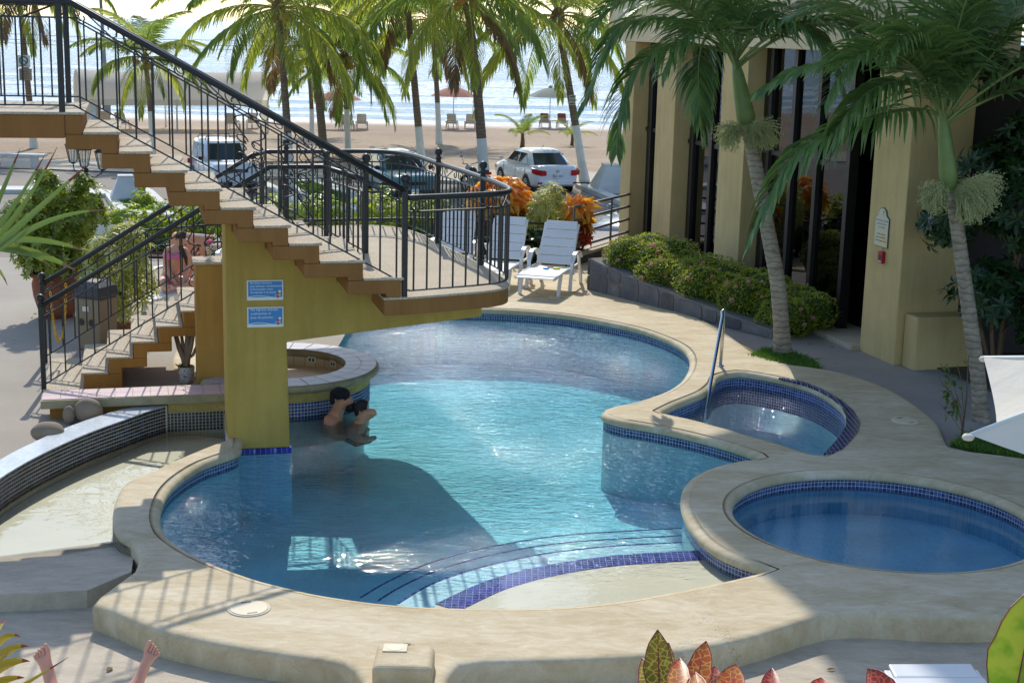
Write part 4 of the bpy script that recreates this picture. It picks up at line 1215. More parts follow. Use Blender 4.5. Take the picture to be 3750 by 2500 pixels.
# foreground christmas palms
M['panicle'] = pm('palm_flower_stalk', lin(176, 178, 122), .7, bump=0)
def panicle(T, p, d, L, r, n=75):
    m = MB()
    d = d.normalized()
    for i in range(n):
        a = r.uniform(0, 6.28); k = r.uniform(.15, .9)
        e1 = d.orthogonal().normalized(); e2 = d.cross(e1)
        dirv = (d * .9 + (e1 * math.cos(a) + e2 * math.sin(a)) * r.uniform(.2, 1.0)).normalized()
        q = p + d * (L * k * .5); pts = [q.copy()]
        for s in range(5):
            dirv = (dirv + Vector((r.uniform(-.15, .15), r.uniform(-.15, .15), -.22))).normalized(); q = q + dirv * (L * .15); pts.append(q.copy())
        m.tube(pts, .0045, 4, cap=False)
        for s in range(1, 6):
            for _ in range(5):
                b = pts[s] + Vector((r.uniform(-.03, .03), r.uniform(-.03, .03), r.uniform(-.03, .03)))
                m.add([b + Vector((.008, 0, 0)), b + Vector((-.004, .007, 0)), b + Vector((-.004, -.007, 0)), b + Vector((0, 0, .012))], [(0, 1, 3), (1, 2, 3), (2, 0, 3), (0, 2, 1)])
    m.tube([p, p + d * L * .45], .012, 6)
    m.build('flower_panicle', M['panicle'], T)
def xmas_palm(label, path, r_base, shaft, fronds, panicles, seed, bark_m, traced=()):
    r = random.Random(seed)
    base = Vector(path[0]); T = thing('palm_tree', label, 'palm tree', base, 0, 'palms beside the building')
    P = [Vector(p) - base for p in path]
    Q = []
    for i in range(len(P) - 1):
        for j in range(8): Q.append(P[i].lerp(P[i + 1], j / 8))
    Q.append(P[-1])
    # smooth the polyline
    for _ in range(6): Q = [Q[0]] + [(Q[i - 1] + Q[i] * 2 + Q[i + 1]) / 4 for i in range(1, len(Q) - 1)] + [Q[-1]]
    n = len(Q)
    m = MB(); 
    fine = []
    for i in range(n - 1):
        for j in range(4): fine.append(Q[i].lerp(Q[i + 1], j / 4))
    fine.append(Q[-1]); k = len(fine)
    m.tube(fine, [r_base * (1.25 - .25 * min(1, i / (k * .12)) - .22 * i / k + .018 * (i % 3 == 0) + .03 * math.sin(i * 1.7) * math.sin(i * .37)) for i in range(k)], 14); m.build('trunk', bark_m, T)
    s0, s1 = Q[-1], Vector(shaft) - base
    m = MB(); m.tube([s0 - Vector((0, 0, .02)), s0.lerp(s1, .15), s0.lerp(s1, .4), s0.lerp(s1, .75), s1], [r_base * .85, r_base * 1.12, r_base * 1.0, r_base * .72, r_base * .4], 12); m.build('crownshaft', M['shaft'], T)
    for az, el0, el1, L, drop, tw in fronds:
        m = MB(); frond(m, s0.lerp(s1, r.uniform(.75, .98)), RAD(az), RAD(el0), RAD(el1), L * 1.08, 46, .72, .044, r, drop=drop, twist=RAD(tw), vee=.5, rach=.022, start=.2)
        m.build('frond', [M['frond_dark'], M['frond_rib']], T, fix=False)
    for pts, ll_, dr_ in traced:
        m = MB(); frond(m, (0, 0, 0), 0, 0, 0, 1, 60, ll_, .045, r, drop=dr_, vee=.35, rach=.022, start=.12, path=[Vector(q) - base for q in pts])
        m.build('frond', [M['frond_dark'], M['frond_rib']], T, fix=False)
    for d, L in panicles: panicle(T, s0 + Vector((0, 0, -.03)), Vector(d), L, r)
    return T
YA = G(2870, 1290).y
gA = lambda x, y: GY(x, y, YA)
xmas_palm('leaning grey palm with drooping dark fronds in the grass by the glass front', [gA(2870, 1290) - Vector((0, 0, .1)), gA(2852, 1046), gA(2820, 886), gA(2768, 611), gA(2738, 468)], .105, gA(2692, 215),
          [(205, 58, -48, 2.5, .36, 12), (240, 50, -62, 2.1, .4, -10), (318, 46, -52, 2.1, .38, 0), (350, 44, -45, 2.2, .36, 0), (30, 52, -40, 2.2, .36, 0), (75, 60, -30, 2.1, .36, 0), (125, 58, -40, 2.3, .36, 10), (150, 74, 10, 2.0, .3, 0), (300, 72, 0, 2.0, .3, 10), (230, 82, 30, 1.8, .3, 0)],
          [((-.8, -.5, .1), .42), ((.75, -.55, .15), .4), ((.2, -.8, .2), .34)], 3, M['bark_grey'],
          [([GY(x, y, YA + dy) for x, y, dy in q], l_, d_) for q, l_, d_ in (
              ([(2690, 205, 0), (2500, 85, -.1), (2366, 72, -.2), (2286, 101, -.25), (2233, 160, -.3), (2180, 276, -.35), (2130, 400, -.4)], .62, .42),
              ([(2680, 195, 0), (2500, 159, -.3), (2393, 197, -.5), (2313, 276, -.6), (2276, 372, -.7), (2262, 478, -.7), (2258, 560, -.7)], .62, .5),
              ([(2690, 190, 0), (2617, 107, -.4), (2570, 170, -.8), (2557, 268, -1.0), (2562, 400, -1.1), (2570, 500, -1.1)], .6, .5),
              ([(2700, 190, 0), (2800, 90, -.3), (2930, 100, -.6), (3030, 190, -.8), (3080, 320, -.9)], .6, .45))])
YB = 15.45
gB = lambda x, y: GY(x, y, YB)
xmas_palm('curved grey palm with big green flower sprays standing behind the parasol', [gB(3592, 1545), gB(3585, 1396), gB(3549, 1146), gB(3522, 950), gB(3495, 758), gB(3478, 690)], .085, gB(3450, 400),
          [(215, 58, -58, 2.3, .38, 12), (235, 70, -40, 2.0, .4, 0), (160, 76, -20, 2.4, .34, 10), (20, 66, 20, 2.4, .3, 0), (50, 58, 0, 2.3, .3, 0), (340, 48, -10, 2.3, .34, 0), (100, 78, 30, 2.4, .3, 0), (135, 66, -20, 2.3, .34, 0), (5, 36, -30, 2.0, .36, 0), (275, 84, 40, 1.6, .3, 0)],
          [((.9, -.4, .35), .5), ((-.7, -.5, .1), .36), ((.5, -.8, .0), .46), ((.95, .1, .2), .44)], 8, M['bark_grey'],
          [([GY(x, y, YB + dy) for x, y, dy in q], l_, d_) for q, l_, d_ in (
              ([(3451, 425, 0), (3414, 298, -.1), (3350, 207, -.2), (3280, 180, -.3), (3111, 213, -.4), (2920, 260, -.5), (2780, 340, -.6)], .62, .38),
              ([(3440, 420, 0), (3345, 400, -.2), (3207, 425, -.4), (3031, 489, -.6), (2900, 585, -.7), (2805, 744, -.8), (2745, 900, -.8)], .66, .5),
              ([(3451, 420, 0), (3380, 330, -.3), (3290, 300, -.5), (3180, 340, -.7), (3090, 440, -.8), (3050, 560, -.8)], .6, .5),
              ([(3490, 400, 0), (3563, 292, -.1), (3660, 170, -.2), (3770, 60, -.3)], .6, .3),
              ([(3480, 390, 0), (3520, 213, 0), (3580, 60, -.1), (3640, -80, -.2)], .6, .3))])
# ------------------------------------------------------------------ planter hedge
r5 = random.Random(21)
M['lime'] = leafmat('leaf_lime', lin(118, 146, 34), lin(176, 186, 58), .4, .4)
M['ixora'] = leafmat('leaf_small_yellow_green', lin(106, 132, 44), lin(182, 186, 72), .35, .45)
M['green'] = leafmat('leaf_mid_green', lin(58, 88, 34), lin(110, 132, 50), .3, .35)
M['deep'] = leafmat('leaf_deep_green', lin(26, 54, 26), lin(52, 82, 36), .22, .35)
M['vari'] = leafmat('leaf_variegated', lin(128, 140, 58), lin(206, 204, 120), .35, .4)
M['croton'] = leafmat('leaf_croton_orange', lin(200, 112, 40), lin(240, 206, 96), .45, .4, tcol=(1.5, 1.35, .7, 1))
M['crotonyel'] = leafmat('leaf_croton_yellow', lin(190, 170, 50), lin(240, 206, 100), .45, .4, tcol=(1.5, 1.35, .7, 1))
M['crotonred'] = leafmat('leaf_croton_red', lin(120, 24, 20), lin(186, 74, 30), .25, .4, tcol=(1.1, 1, .8, 1))
M['stem'] = pm('woody_stem', lin(112, 92, 66), .9, bump=.3)
M['blossom'] = leafmat('pink_blossom', lin(214, 150, 156), lin(232, 186, 184), .2, .6)
FH = thing('flowering_hedge', 'clipped yellow-green hedge with pink flower heads in the stone planter', 'hedge')
m = MB(); stem = MB(); core = MB()
mounds = []
for i in range(9):
    s = PL_ * (.10 + .86 * i / 8.0)
    p = PW0 + PD * s - PNr * (.42 + .12 * (i % 2)); b = hz(s)
    rx = r5.uniform(.34, .44); hh_ = r5.uniform(.25, .33)
    mounds.append((p.x, p.y, b + hh_ * .4, rx, hh_))
    leaf_ball(m, (p.x, p.y, b + hh_ * .38), (rx, rx, hh_), 3200, .04, .026, r5, up=.5, shell=.93)
    p2 = p - PNr * .45
    leaf_ball(m, (p2.x, p2.y, b + hh_ * .5), (rx, rx, hh_), 2200, .04, .026, r5, up=.5, shell=.93)
    stem.tube([(p.x, p.y, b - .1), (p.x, p.y, b + hh_ * .5)], .012, 5)
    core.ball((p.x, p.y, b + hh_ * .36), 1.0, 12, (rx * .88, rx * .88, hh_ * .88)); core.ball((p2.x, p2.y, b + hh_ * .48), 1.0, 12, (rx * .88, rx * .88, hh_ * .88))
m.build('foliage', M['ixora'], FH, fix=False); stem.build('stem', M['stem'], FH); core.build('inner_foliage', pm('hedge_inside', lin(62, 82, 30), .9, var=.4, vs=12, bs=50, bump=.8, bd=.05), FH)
bm_ = MB()
for _ in range(26):
    v = rand_dir(r5, .5); leaf(bm_, v * .012, v, rand_dir(r5, .2), .022, .02, seg=1)
bme = bm_.mesh('blossom', M['blossom'], fix=False)
for i in range(60):
    x, y, z, rx, h_ = mounds[r5.randrange(9)]
    v = rand_dir(r5, .35); 
    if v.y > .4: v.y = -v.y
    inst(bme, FH, Matrix.Translation((x + v.x * rx, y + v.y * rx, z + v.z * h_)) @ Matrix.Scale(r5.uniform(.8, 1.5), 4), 'blossom')

# dark schefflera shrub at the right edge, sapling and grass
SH = thing('schefflera_shrub', 'dark green umbrella-leaf shrub against the black doorway', 'shrub', (5.75, 17.2, -.05))
m = MB()
for c, rad, n in (((-.05, -.1, 1.15), (.55, .5, .45), 90), ((.2, .0, 2.1), (.6, .5, .5), 110), ((.35, .1, 2.9), (.5, .5, .35), 80), ((-.62, .1, 2.0), (.36, .3, .42), 70), ((.5, -.2, .7), (.4, .4, .4), 40), ((-.1, .2, 2.6), (.5, .4, .4), 60)):
    whorls(m, c, rad, n, 7, .17, .06, r5)
m.build('foliage', M['deep'], SH, fix=False)
m = MB()
for a in ((-.1, 0, 1.3), (.25, .05, 2.4), (-.5, .1, 1.9), (.4, .1, 2.8)): m.tube([(.05, .05, 0), (a[0] * .5, a[1], a[2] * .5), a], [.035, .025, .012], 6)
m.build('stems', M['stem'], SH)
p = G(3520, 1600)
SP = thing('sapling', 'small sapling with oval leaves beside the curved palm trunk', 'plant', p)
m = MB(); st = MB()
for k in range(7):
    a = r5.uniform(2.2, 4.4); h_ = .16 + .09 * k
    tip = Vector((math.cos(a) * r5.uniform(.12, .3), math.sin(a) * .15, h_ + r5.uniform(.05, .2)))
    st.tube([(0, 0, h_ * .4), tip * .5 + Vector((0, 0, h_ * .3)), tip], .004, 4)
    for j in range(8):
        q = tip * r5.uniform(.45, 1.0); q.z = h_ * .4 + (tip.z - h_ * .4) * r5.uniform(.5, 1.1)
        leaf(m, q, rand_dir(r5, .1), Vector((0, 0, 1)), .075, .042, seg=2)
st.tube([(0, 0, -.05), (.02, 0, .4), (0, 0, .85)], [.012, .008, .004], 6)
m.build('leaves', M['green'], SP, fix=False); st.build('stem', M['stem'], SP)
M['grass'] = leafmat('grass_blade', lin(62, 104, 34), lin(104, 138, 52), .3, .5)
def grass(name, poly, n, h, z, label, seed=1):
    r = random.Random(seed); m = MB()
    xs = [p[0] for p in poly]; ys = [p[1] for p in poly]
    def inside(x, y):
        c = False; k = len(poly)
        for i in range(k):
            a, b = poly[i], poly[(i + 1) % k]
            if (a[1] > y) != (b[1] > y) and x < (b[0] - a[0]) * (y - a[1]) / (b[1] - a[1]) + a[0]: c = not c
        return c
    t = 0
    while t < n:
        x, y = r.uniform(min(xs), max(xs)), r.uniform(min(ys), max(ys))
        if not inside(x, y): continue
        t += 1
        d = Vector((r.uniform(-.5, .5), r.uniform(-.5, .5), 1)).normalized(); hh = h * r.uniform(.5, 1.2); s = Vector((r.uniform(-1, 1), r.uniform(-1, 1), 0)).normalized() * .004
        b = Vector((x, y, (z(x, y) if callable(z) else z) - .01))
        m.add([b - s, b + s, b + d * hh * .6 + s * .7, b + d * hh + Vector((d.x, d.y, -.2)) * hh * .35], [(0, 1, 2), (0, 2, 3)])
    o = m.build(name, M['grass'], None, fix=False)
    return tag(o, label, None, None, 'stuff')
grass('grass', [tuple(G(x, y).xy) for x, y in ((2745, 1300), (2800, 1275), (2880, 1280), (2960, 1310), (3010, 1345), (2900, 1338), (2800, 1315))], 5200, .10, -.045, 'green grass round the foot of the leaning palm', 3)
grass('grass', [tuple(G(x, y).xy) for x, y in ((3480, 1620), (3560, 1580), (3760, 1610), (3900, 1690), (3700, 1665), (3560, 1640))], 5200, .10, -.045, 'green grass along the edge under the parasol', 4)
gs_ = MB().flat([tuple(G(x, y).xy) for x, y in ((2745, 1300), (2800, 1275), (2880, 1280), (2960, 1310), (3010, 1345), (2900, 1338), (2800, 1315))], -.041); struct(gs_, 'soil_patch', soil)
gs_ = MB().flat([tuple(G(x, y).xy) for x, y in ((3480, 1620), (3560, 1580), (3760, 1610), (3900, 1690), (3700, 1665), (3560, 1640))], -.041); struct(gs_, 'soil_patch', soil)

# ------------------------------------------------------------------ spa handrail, covers, pump box, parasol
M['steel'] = pm('stainless_steel', (.62, .63, .65, 1), .18, 1.0, .5, var=.05, bump=0)
a = G(2585, 1498, -.2); b = G(2638, 1340, 0.0)
top = GY(2650, 1136, b.y - .42)
HR = thing('pool_handrail', 'bent stainless steel handrail at the spa steps', 'handrail', b)
m = MB(); pts = [a - b + (a - top).normalized() * .25, a - b, (a - b).lerp(top - b, .5), (a - b).lerp(top - b, .93)]
tt = top - b
pts += [tt + Vector((-.02, -.03, -.012)), tt, tt + Vector((.012, .025, -.02)), tt + Vector((.012, .03, -.07)), Vector((0, 0, -.02))]
m.tube(pts, .021, 12); m.build('rail', M['steel'], HR)
m = MB(); m.lathe([(.045, 0), (.045, .01), (.025, .016)], 14); m.build('floor_flange', M['steel'], HR)
def cover(label, px, py, rad, mat):
    p = G(px, py, 0)
    T = thing('drain_cover', label, 'drain cover', (p.x, p.y, .001), .4)
    m = MB(); m.lathe([(rad, .0), (rad, .004), (rad * .94, .005)], 28); m.build('frame_ring', mat, T)
    m = MB(); m.lathe([(rad * .9, .001), (rad * .9, .0075), (rad * .84, .009)], 28); m.build('lid', mat, T)
    for s in (-1, 1):
        m = MB(); m.box(-.035, .035, s * rad * .66 - .008, s * rad * .66 + .008, .0085, .0105); m.build('slot', M['iron'], T)
cov = pm('cover_cream', lin(218, 204, 172), .6, var=.06, bump=.1)
cover('round cream drain cover on the sunlit deck at the front', 912, 2228, .15, cov)
cover('round pale drain cover near the sun loungers', 2047, 1089, .16, cov)
cover('round drain cover on the shaded deck beside the spa', 3316, 1541, .15, cov)
pc = [G(x, y, .12) for x, y in ((1380, 2362), (1594, 2362))]
PB = thing('pump_box', 'plastered box with round corners set into the deck edge', 'box', (pc[0].x, pc[0].y - .34, -.2))
bw = (pc[1] - pc[0]).x
m = MB(); m.box(0, bw, 0, .36, 0, .33); m.build('body', M['deck'], PB, bevel=.04, seg=4)
m = MB(); m.box(.045, .20, .22, .34, .3305, .338); lid = m.build('plastic_plate', cov, PB, bevel=.004)
m = MB(); m.lathe([(.05, .338), (.05, .3395)], 20, c=(.122, .28, 0)); m.build('oval_mark', M['creamfloor'], lid)
m = MB(); m.tube([(.19 + .035 * math.cos(t * .35) * 1.0, .36 + .03 * math.sin(t * .35), .31) for t in range(19)], .014, 8); m.build('lifting_loop', M['deck'], PB)
# parasol
c1, c2 = G(3600, 1302, 2.25), G(3541, 1587, 2.25)
e = c1 - c2; pr = Vector((e.y, -e.x, 0)); cs = [c2, c1, c1 + pr, c2 + pr]
ctr = (cs[0] + cs[2]) / 2
PR = thing('parasol', 'cream square garden parasol with a torn seam at the right edge', 'parasol', (ctr.x, ctr.y, -.2))
loc = [Vector((p.x - ctr.x, p.y - ctr.y, 2.45)) for p in cs]
apex = Vector((0, 0, 2.45 + .42))
M['canvas'] = None
t = NT('parasol_canvas'); nz_ = t.noise(t.co('Object'), 1.5, 5, .6)
cc_ = t.ramp(nz_.outputs[0], [(.3, lin(226, 219, 200)), (.7, lin(236, 230, 214))])
p_ = t.pbr(cc_, .85, 0, .1, t.bump(t.noise(t.co('Object'), 4.0, 3).outputs[0], .4, .05)); tr_ = t.n('BsdfTranslucent'); t.l(cc_, tr_.inputs[0])
ms_ = t.n('MixShader'); ms_.inputs[0].default_value = .25; t.l(p_.outputs[0], ms_.inputs[1]); t.l(tr_.outputs[0], ms_.inputs[2])
M['canvas'] = t.done(ms_)
for i in range(4):
    A_, B_ = loc[i], loc[(i + 1) % 4]
    m = MB(); n1, n2 = 10, 14
    for u in range(n1 + 1):
        k = u / n1
        for v in range(n2 + 1):
            w = v / n2
            edge = A_.lerp(B_, w); sag = 4 * w * (1 - w)
            edge = edge * (1 - .13 * sag) + Vector((0, 0, .10 * sag))
            q = apex.lerp(edge, k); q.z -= .07 * math.sin(math.pi * k) * (1 if 1 else 0) - .03 * sag * k
            m.v.append(tuple(q))
    for u in range(n1):
        for v in range(n2):
            a0 = u * (n2 + 1) + v
            if i == 3 and u in (n1 - 4, n1 - 5) and v in (1, 2) : continue
            m.f.append((a0, a0 + 1, a0 + n2 + 2, a0 + n2 + 1)); m.sm.add(len(m.f) - 1)
    m.build('canopy_panel', M['canvas'], PR)
    m = MB(); m.tube([apex + Vector((0, 0, -.03)), apex.lerp(loc[i], .5) + Vector((0, 0, -.085)), loc[i] + Vector((0, 0, -.012))], .011, 6); m.build('rib', M['signwhite'], PR)
    m = MB(); m.ball(loc[i] - loc[i].normalized() * .02, .03, 8, (1, 1, .6)); m.build('corner_pocket', M['canvas'], PR)
m = MB(); m.tube([(0, 0, 0), (0, 0, 2.8)], .022, 10); m.build('pole', M['signwhite'], PR)
m = MB(); m.lathe([(.25, 0), (.25, .05), (.04, .09), (.03, .25)], 18); m.build('base', M['signwhite'], PR)

# ------------------------------------------------------------------ sun loungers
M['resin'] = pm('white_resin', lin(232, 233, 232), .38, 0, .5, var=.03, vs=3, bump=0)
def lounger(label, loc, rz, back=58, mat=None, group='white plastic sun loungers', cat='sun lounger'):
    mat = mat or M['resin']
    T = thing('sun_lounger', label, cat, loc, rz, group)
    # x across, -y towards the foot
    W = .30
    for sx in (-1, 1):
        m = MB(); m.tube([(sx * W, -1.1, .30), (sx * W, -.6, .325), (sx * W, .0, .33), (sx * W, .42, .33)], .022, 6); m.build('side_rail', mat, T)
        m = MB(); m.loft([[(sx * (W + .005) + a * .025, y + b * .03, z) for a, b in ((-1, -1), (1, -1), (1, 1), (-1, 1))] for y, z in ((-.82, 0), (-.78, .15), (-.7, .31))], smooth=False); m.build('front_leg', mat, T, bevel=.008)
        m = MB(); m.loft([[(sx * (W + .03) + a * .022, y + b * .035, z) for a, b in ((-1, -1), (1, -1), (1, 1), (-1, 1))] for y, z in ((.52, 0), (.46, .2), (.36, .36), (.3, .5))], smooth=False); m.build('rear_leg', mat, T, bevel=.008)
        m = MB(); pa_ = [(-.28, .0), (-.24, .2), (-.16, .42), (-.08, .53), (.02, .56), (.2, .555), (.3, .53), (.36, .46)]
        m.loft([[(sx * (W + .05) + a * .035, y, z + b * .018) for a, b in ((-1, -1), (1, -1), (1, 1), (-1, 1))] if i > 2 else [(sx * (W + .05) + a * .024, y + b * .028, z) for a, b in ((-1, -1), (1, -1), (1, 1), (-1, 1))] for i, (y, z) in enumerate(pa_)], smooth=False)
        m.build('armrest', mat, T, bevel=.01)
    for i in range(7):
        y0 = -1.12 + .165 * i
        m = MB(); m.box(-W + .005, W - .005, y0, y0 + .155, .315 - .015 * (i == 0), .335 - .015 * (i == 0)); m.build('seat_slat', mat, T, bevel=.008)
    B = Matrix.Translation((0, .08, .34)) @ Matrix.Rotation(RAD(back), 4, 'X')
    for i in range(5):
        y0 = .02 + .152 * i; w = W - .012 * i * .5 - (.02 if i == 4 else 0)
        m = MB(); m.box(-w, w, y0, y0 + .142, -.012, .012, B); m.build('back_slat', mat, T, bevel=.009)
    for sx in (-1, 1):
        m = MB(); m.box(sx * (W - .03) - .02, sx * (W - .03) + .02, 0, .74, -.03, -.0125, B); m.build('back_strut', mat, T, bevel=.006)
    return T
L1_ = lounger('white plastic sun lounger with toys on its seat, nearest the crotons', (.62, 22.95, 0), RAD(-16), 57)
L2_ = copy_tree(L1_, label='white plastic sun lounger standing between the toy-laden lounger and the landing', loc=(-.18, 23.35, 0), rz=RAD(-14))
L3_ = copy_tree(L1_, label='white plastic sun lounger seen through the balusters of the curved landing', loc=(-1.0, 23.9, 0), rz=RAD(-10))
lw_c = lounger('white plastic sun lounger on which the woman in pink sits', (-4.62, 19.75, 0), RAD(-24), 62)
copy_tree(lw_c, label='white plastic sun lounger behind the cocktail glass on the pier', loc=(-4.15, 22.2, 0), rz=RAD(4))
copy_tree(lw_c, label='white plastic sun lounger beside the clay pot, half behind striped foliage', loc=(-5.95, 21.0, 0), rz=RAD(20))
pb = G(3420, 2445, .5)
lounger('white plastic sun lounger cut off by the bottom edge behind the croton leaves', (pb.x + .2, pb.y - .3, -.17), RAD(4), 8)
# toys on the first lounger
tl = [('toy_scoop', 'small blue toy on the seat of the lounger by the crotons', lin(96, 190, 232), (.50, 22.62, .336), .09), ('toy_spade', 'small yellow toy spade on the seat of the lounger by the crotons', lin(222, 214, 60), (.66, 22.66, .336), .11), ('toy_ring', 'small red toy ring on the seat of the lounger by the crotons', lin(196, 56, 70), (.55, 22.76, .336), .05)]
for nm_, lb, c, l_, s_ in tl:
    T = thing(nm_, lb, 'toy', l_, RAD(30)); mt = pm(nm_ + '_plastic', c, .4, bump=0)
    m = MB(); m.lathe([(s_ * .25, 0), (s_ * .5, .006), (s_ * .55, .02), (s_ * .42, .022)], 12); m.build('body', mt, T)
    m = MB(); m.tube([(s_ * .3, 0, .012), (s_ * 1.1, .01, .014), (s_ * 1.5, .0, .012)], .007, 6); m.build('handle', mt, T)

# ------------------------------------------------------------------ garden behind the loungers
GF = thing('garden_railing', 'low black pipe railing between the loungers and the garden bed', 'railing')
fp = [Vector((-7.6, 25.6, .62)), GY(330, 858, 25.4), GY(746, 825, 25.4), GY(1108, 806, 25.6), GY(1507, 799, 25.5), GY(1660, 801, 25.3), GY(2078, 824, 25.0)]
for h_ in (0, -.3):
    m = MB(); m.tube([p + Vector((0, 0, h_)) for p in fp], .018, 8); m.build('rail', M['iron'], GF)
for i in range(13):
    k = i / 12 * (len(fp) - 1); j = min(len(fp) - 2, int(k)); p = fp[j].lerp(fp[j + 1], k - j)
    m = MB(); m.tube([(p.x, p.y, -.15), (p.x, p.y, p.z)], .016, 8); m.build('post', M['iron'], GF)
bed = MB().flat([(-7.5, 25.2), (1.3, 25.0), (1.5, 27.0), (-1, 27.6), (-7.5, 27.4)], 0)
bed.v = [(x, y, ground_z(x, y) + .03) for x, y, z in bed.v]; struct(bed, 'garden_bed', soil)
def bush(name, label, c, parts, group=None, stems=5, seed=0, cat='bush'):
    """parts: (offset, radii, kind, n, L, W, material)"""
    r = random.Random(seed); gz = ground_z(c[0], c[1]) if c[1] > 24 else -.02
    T = thing(name, label, cat, (c[0], c[1], gz), 0, group)
    for off, rad, kind, n, L, W, mat in parts:
        m = MB(); o = (off[0], off[1], off[2] + c[2] - gz)
        if kind == 'ball': leaf_ball(m, o, rad, n, L, W, r, shell=.6)
        else: whorls(m, o, rad, n, kind, L, W, r, droop=.3, seg=2)
        m.build('foliage', mat, T, fix=False)
    m = MB()
    for k in range(stems):
        off, rad = parts[k % len(parts)][:2]
        e_ = Vector((off[0] + r.uniform(-.5, .5) * rad[0], off[1] + r.uniform(-.5, .5) * rad[1], off[2] + c[2] - gz))
        m.tube([(r.uniform(-.06, .06), r.uniform(-.06, .06), -.05), e_ * .5 + Vector((0, 0, e_.z * .1)), e_], [.014, .01, .006], 5)
    m.build('stems', M['stem'], T); return T
q = GY(1840, 735, 26.4)
bush('croton_bush', 'wide orange and yellow croton bush beside the end of the landing', q, [((0, 0, .08), (.62, .4, .30), 8, 46, .3, .1, M['croton']), ((.1, -.1, -.38), (.5, .35, .25), 7, 22, .24, .09, M['crotonred']), ((-.1, -.05, -.1), (.55, .35, .3), 6, 30, .26, .09, M['crotonyel']), ((.05, -.1, -.3), (.5, .3, .22), 6, 16, .22, .09, M['green'])], seed=1)
q = GY(2118, 800, 25.9)
bush('croton_bush', 'orange and dark red croton bush next to the pipe railing', q, [((0, 0, .12), (.2, .2, .2), 8, 12, .34, .11, M['croton']), ((0, 0, .05), (.2, .2, .2), 7, 9, .3, .1, M['crotonyel']), ((.02, -.05, -.22), (.2, .2, .18), 7, 22, .2, .08, M['crotonred']), ((-.02, -.2, -.85), (.14, .16, .3), 6, 14, .2, .08, M['croton']), ((.0, -.2, -.7), (.12, .14, .25), 6, 8, .2, .08, M['crotonred'])], seed=2)
q = GY(2020, 790, 25.8)
bush('variegated_bush', 'tall yellow-green variegated bush between the two crotons', q, [((0, 0, .1), (.34, .3, .5), 9, 120, .15, .022, M['vari']), ((.12, -.05, -.3), (.36, .3, .34), 9, 90, .15, .022, M['vari']), ((-.3, 0, .0), (.16, .2, .3), 9, 34, .14, .022, M['vari'])], seed=3)
q = GY(1900, 900, 25.5)
bush('philodendron_bush', 'low dark green broad-leaved plant behind the white loungers', q, [((0, 0, -.05), (.6, .3, .32), 5, 46, .3, .14, M['deep']), ((.35, .1, .0), (.3, .2, .2), 5, 14, .26, .12, M['green'])], seed=4)
q = GY(1700, 870, 25.7)
bush('philodendron_bush', 'dark green broad-leaved plant seen through the landing balusters', q, [((0, 0, 0), (.5, .3, .32), 5, 40, .28, .12, M['deep'])], seed=5)
for k, (x, y, Y, rx, rz, lb) in enumerate([(470, 830, 26.4, .75, .42, 'lime green hedge bush below the white concrete planter'), (640, 815, 26.5, .7, .42, 'lime green hedge bush beside the lower handrail'), (820, 800, 26.6, .7, .40, 'lime green hedge bush under the upper flight'), (1010, 795, 26.7, .65, .40, 'lime green hedge bush left of the middle landing posts'), (1180, 790, 26.6, .62, .40, 'lime green hedge bush behind the inner landing posts'), (1390, 785, 26.5, .62, .46, 'lime green hedge bush in front of the teal car'), (1560, 795, 26.6, .55, .42, 'lime green hedge bush below the motorcycle')]):
    q = GY(x, y, Y)
    bush('hedge_bush', lb, q, [((0, 0, 0), (rx, .45, rz), 6, 150, .12, .045, M['lime']), ((.1, -.05, -.25), (rx * .9, .4, .3), 6, 60, .12, .045, M['green'])], 'lime hedge along the street', seed=30 + k, cat='hedge')
PRL = thing('pipe_railing', 'grey four-rail pipe railing beside the driveway', 'railing')
A_, B_ = Vector((1.02, 25.4, 0)), Vector((2.5, 28.4, 0))
for z in (.27, .51, .75, .98):
    m = MB(); m.tube([A_ + Vector((0, 0, z)), B_ + Vector((0, 0, z))], .024, 8); m.build('rail', pm('grey_pipe', lin(120, 118, 112), .45, .3, bump=0) if z == .27 else bpy.data.materials['grey_pipe'], PRL)
for k in (.0, .5, 1.0):
    q = A_.lerp(B_, k); m = MB(); m.tube([(q.x, q.y, -.3), (q.x, q.y, .99)], .022, 8); m.build('post', bpy.data.materials['grey_pipe'], PRL)
LWm = thing('retaining_wall', 'low dark stone wall under the pipe railing', 'wall', A_, math.atan2(B_.y - A_.y, B_.x - A_.x))
m = MB(); m.box(-.2, 3.3, -.16, .1, -.6, .14); m.build('wall_core', SG[1], LWm, bevel=.01)
m = MB(); m.box(-.22, 3.3, -.19, .12, .141, .19); m.build('coping', M['slab'], LWm, bevel=.012)

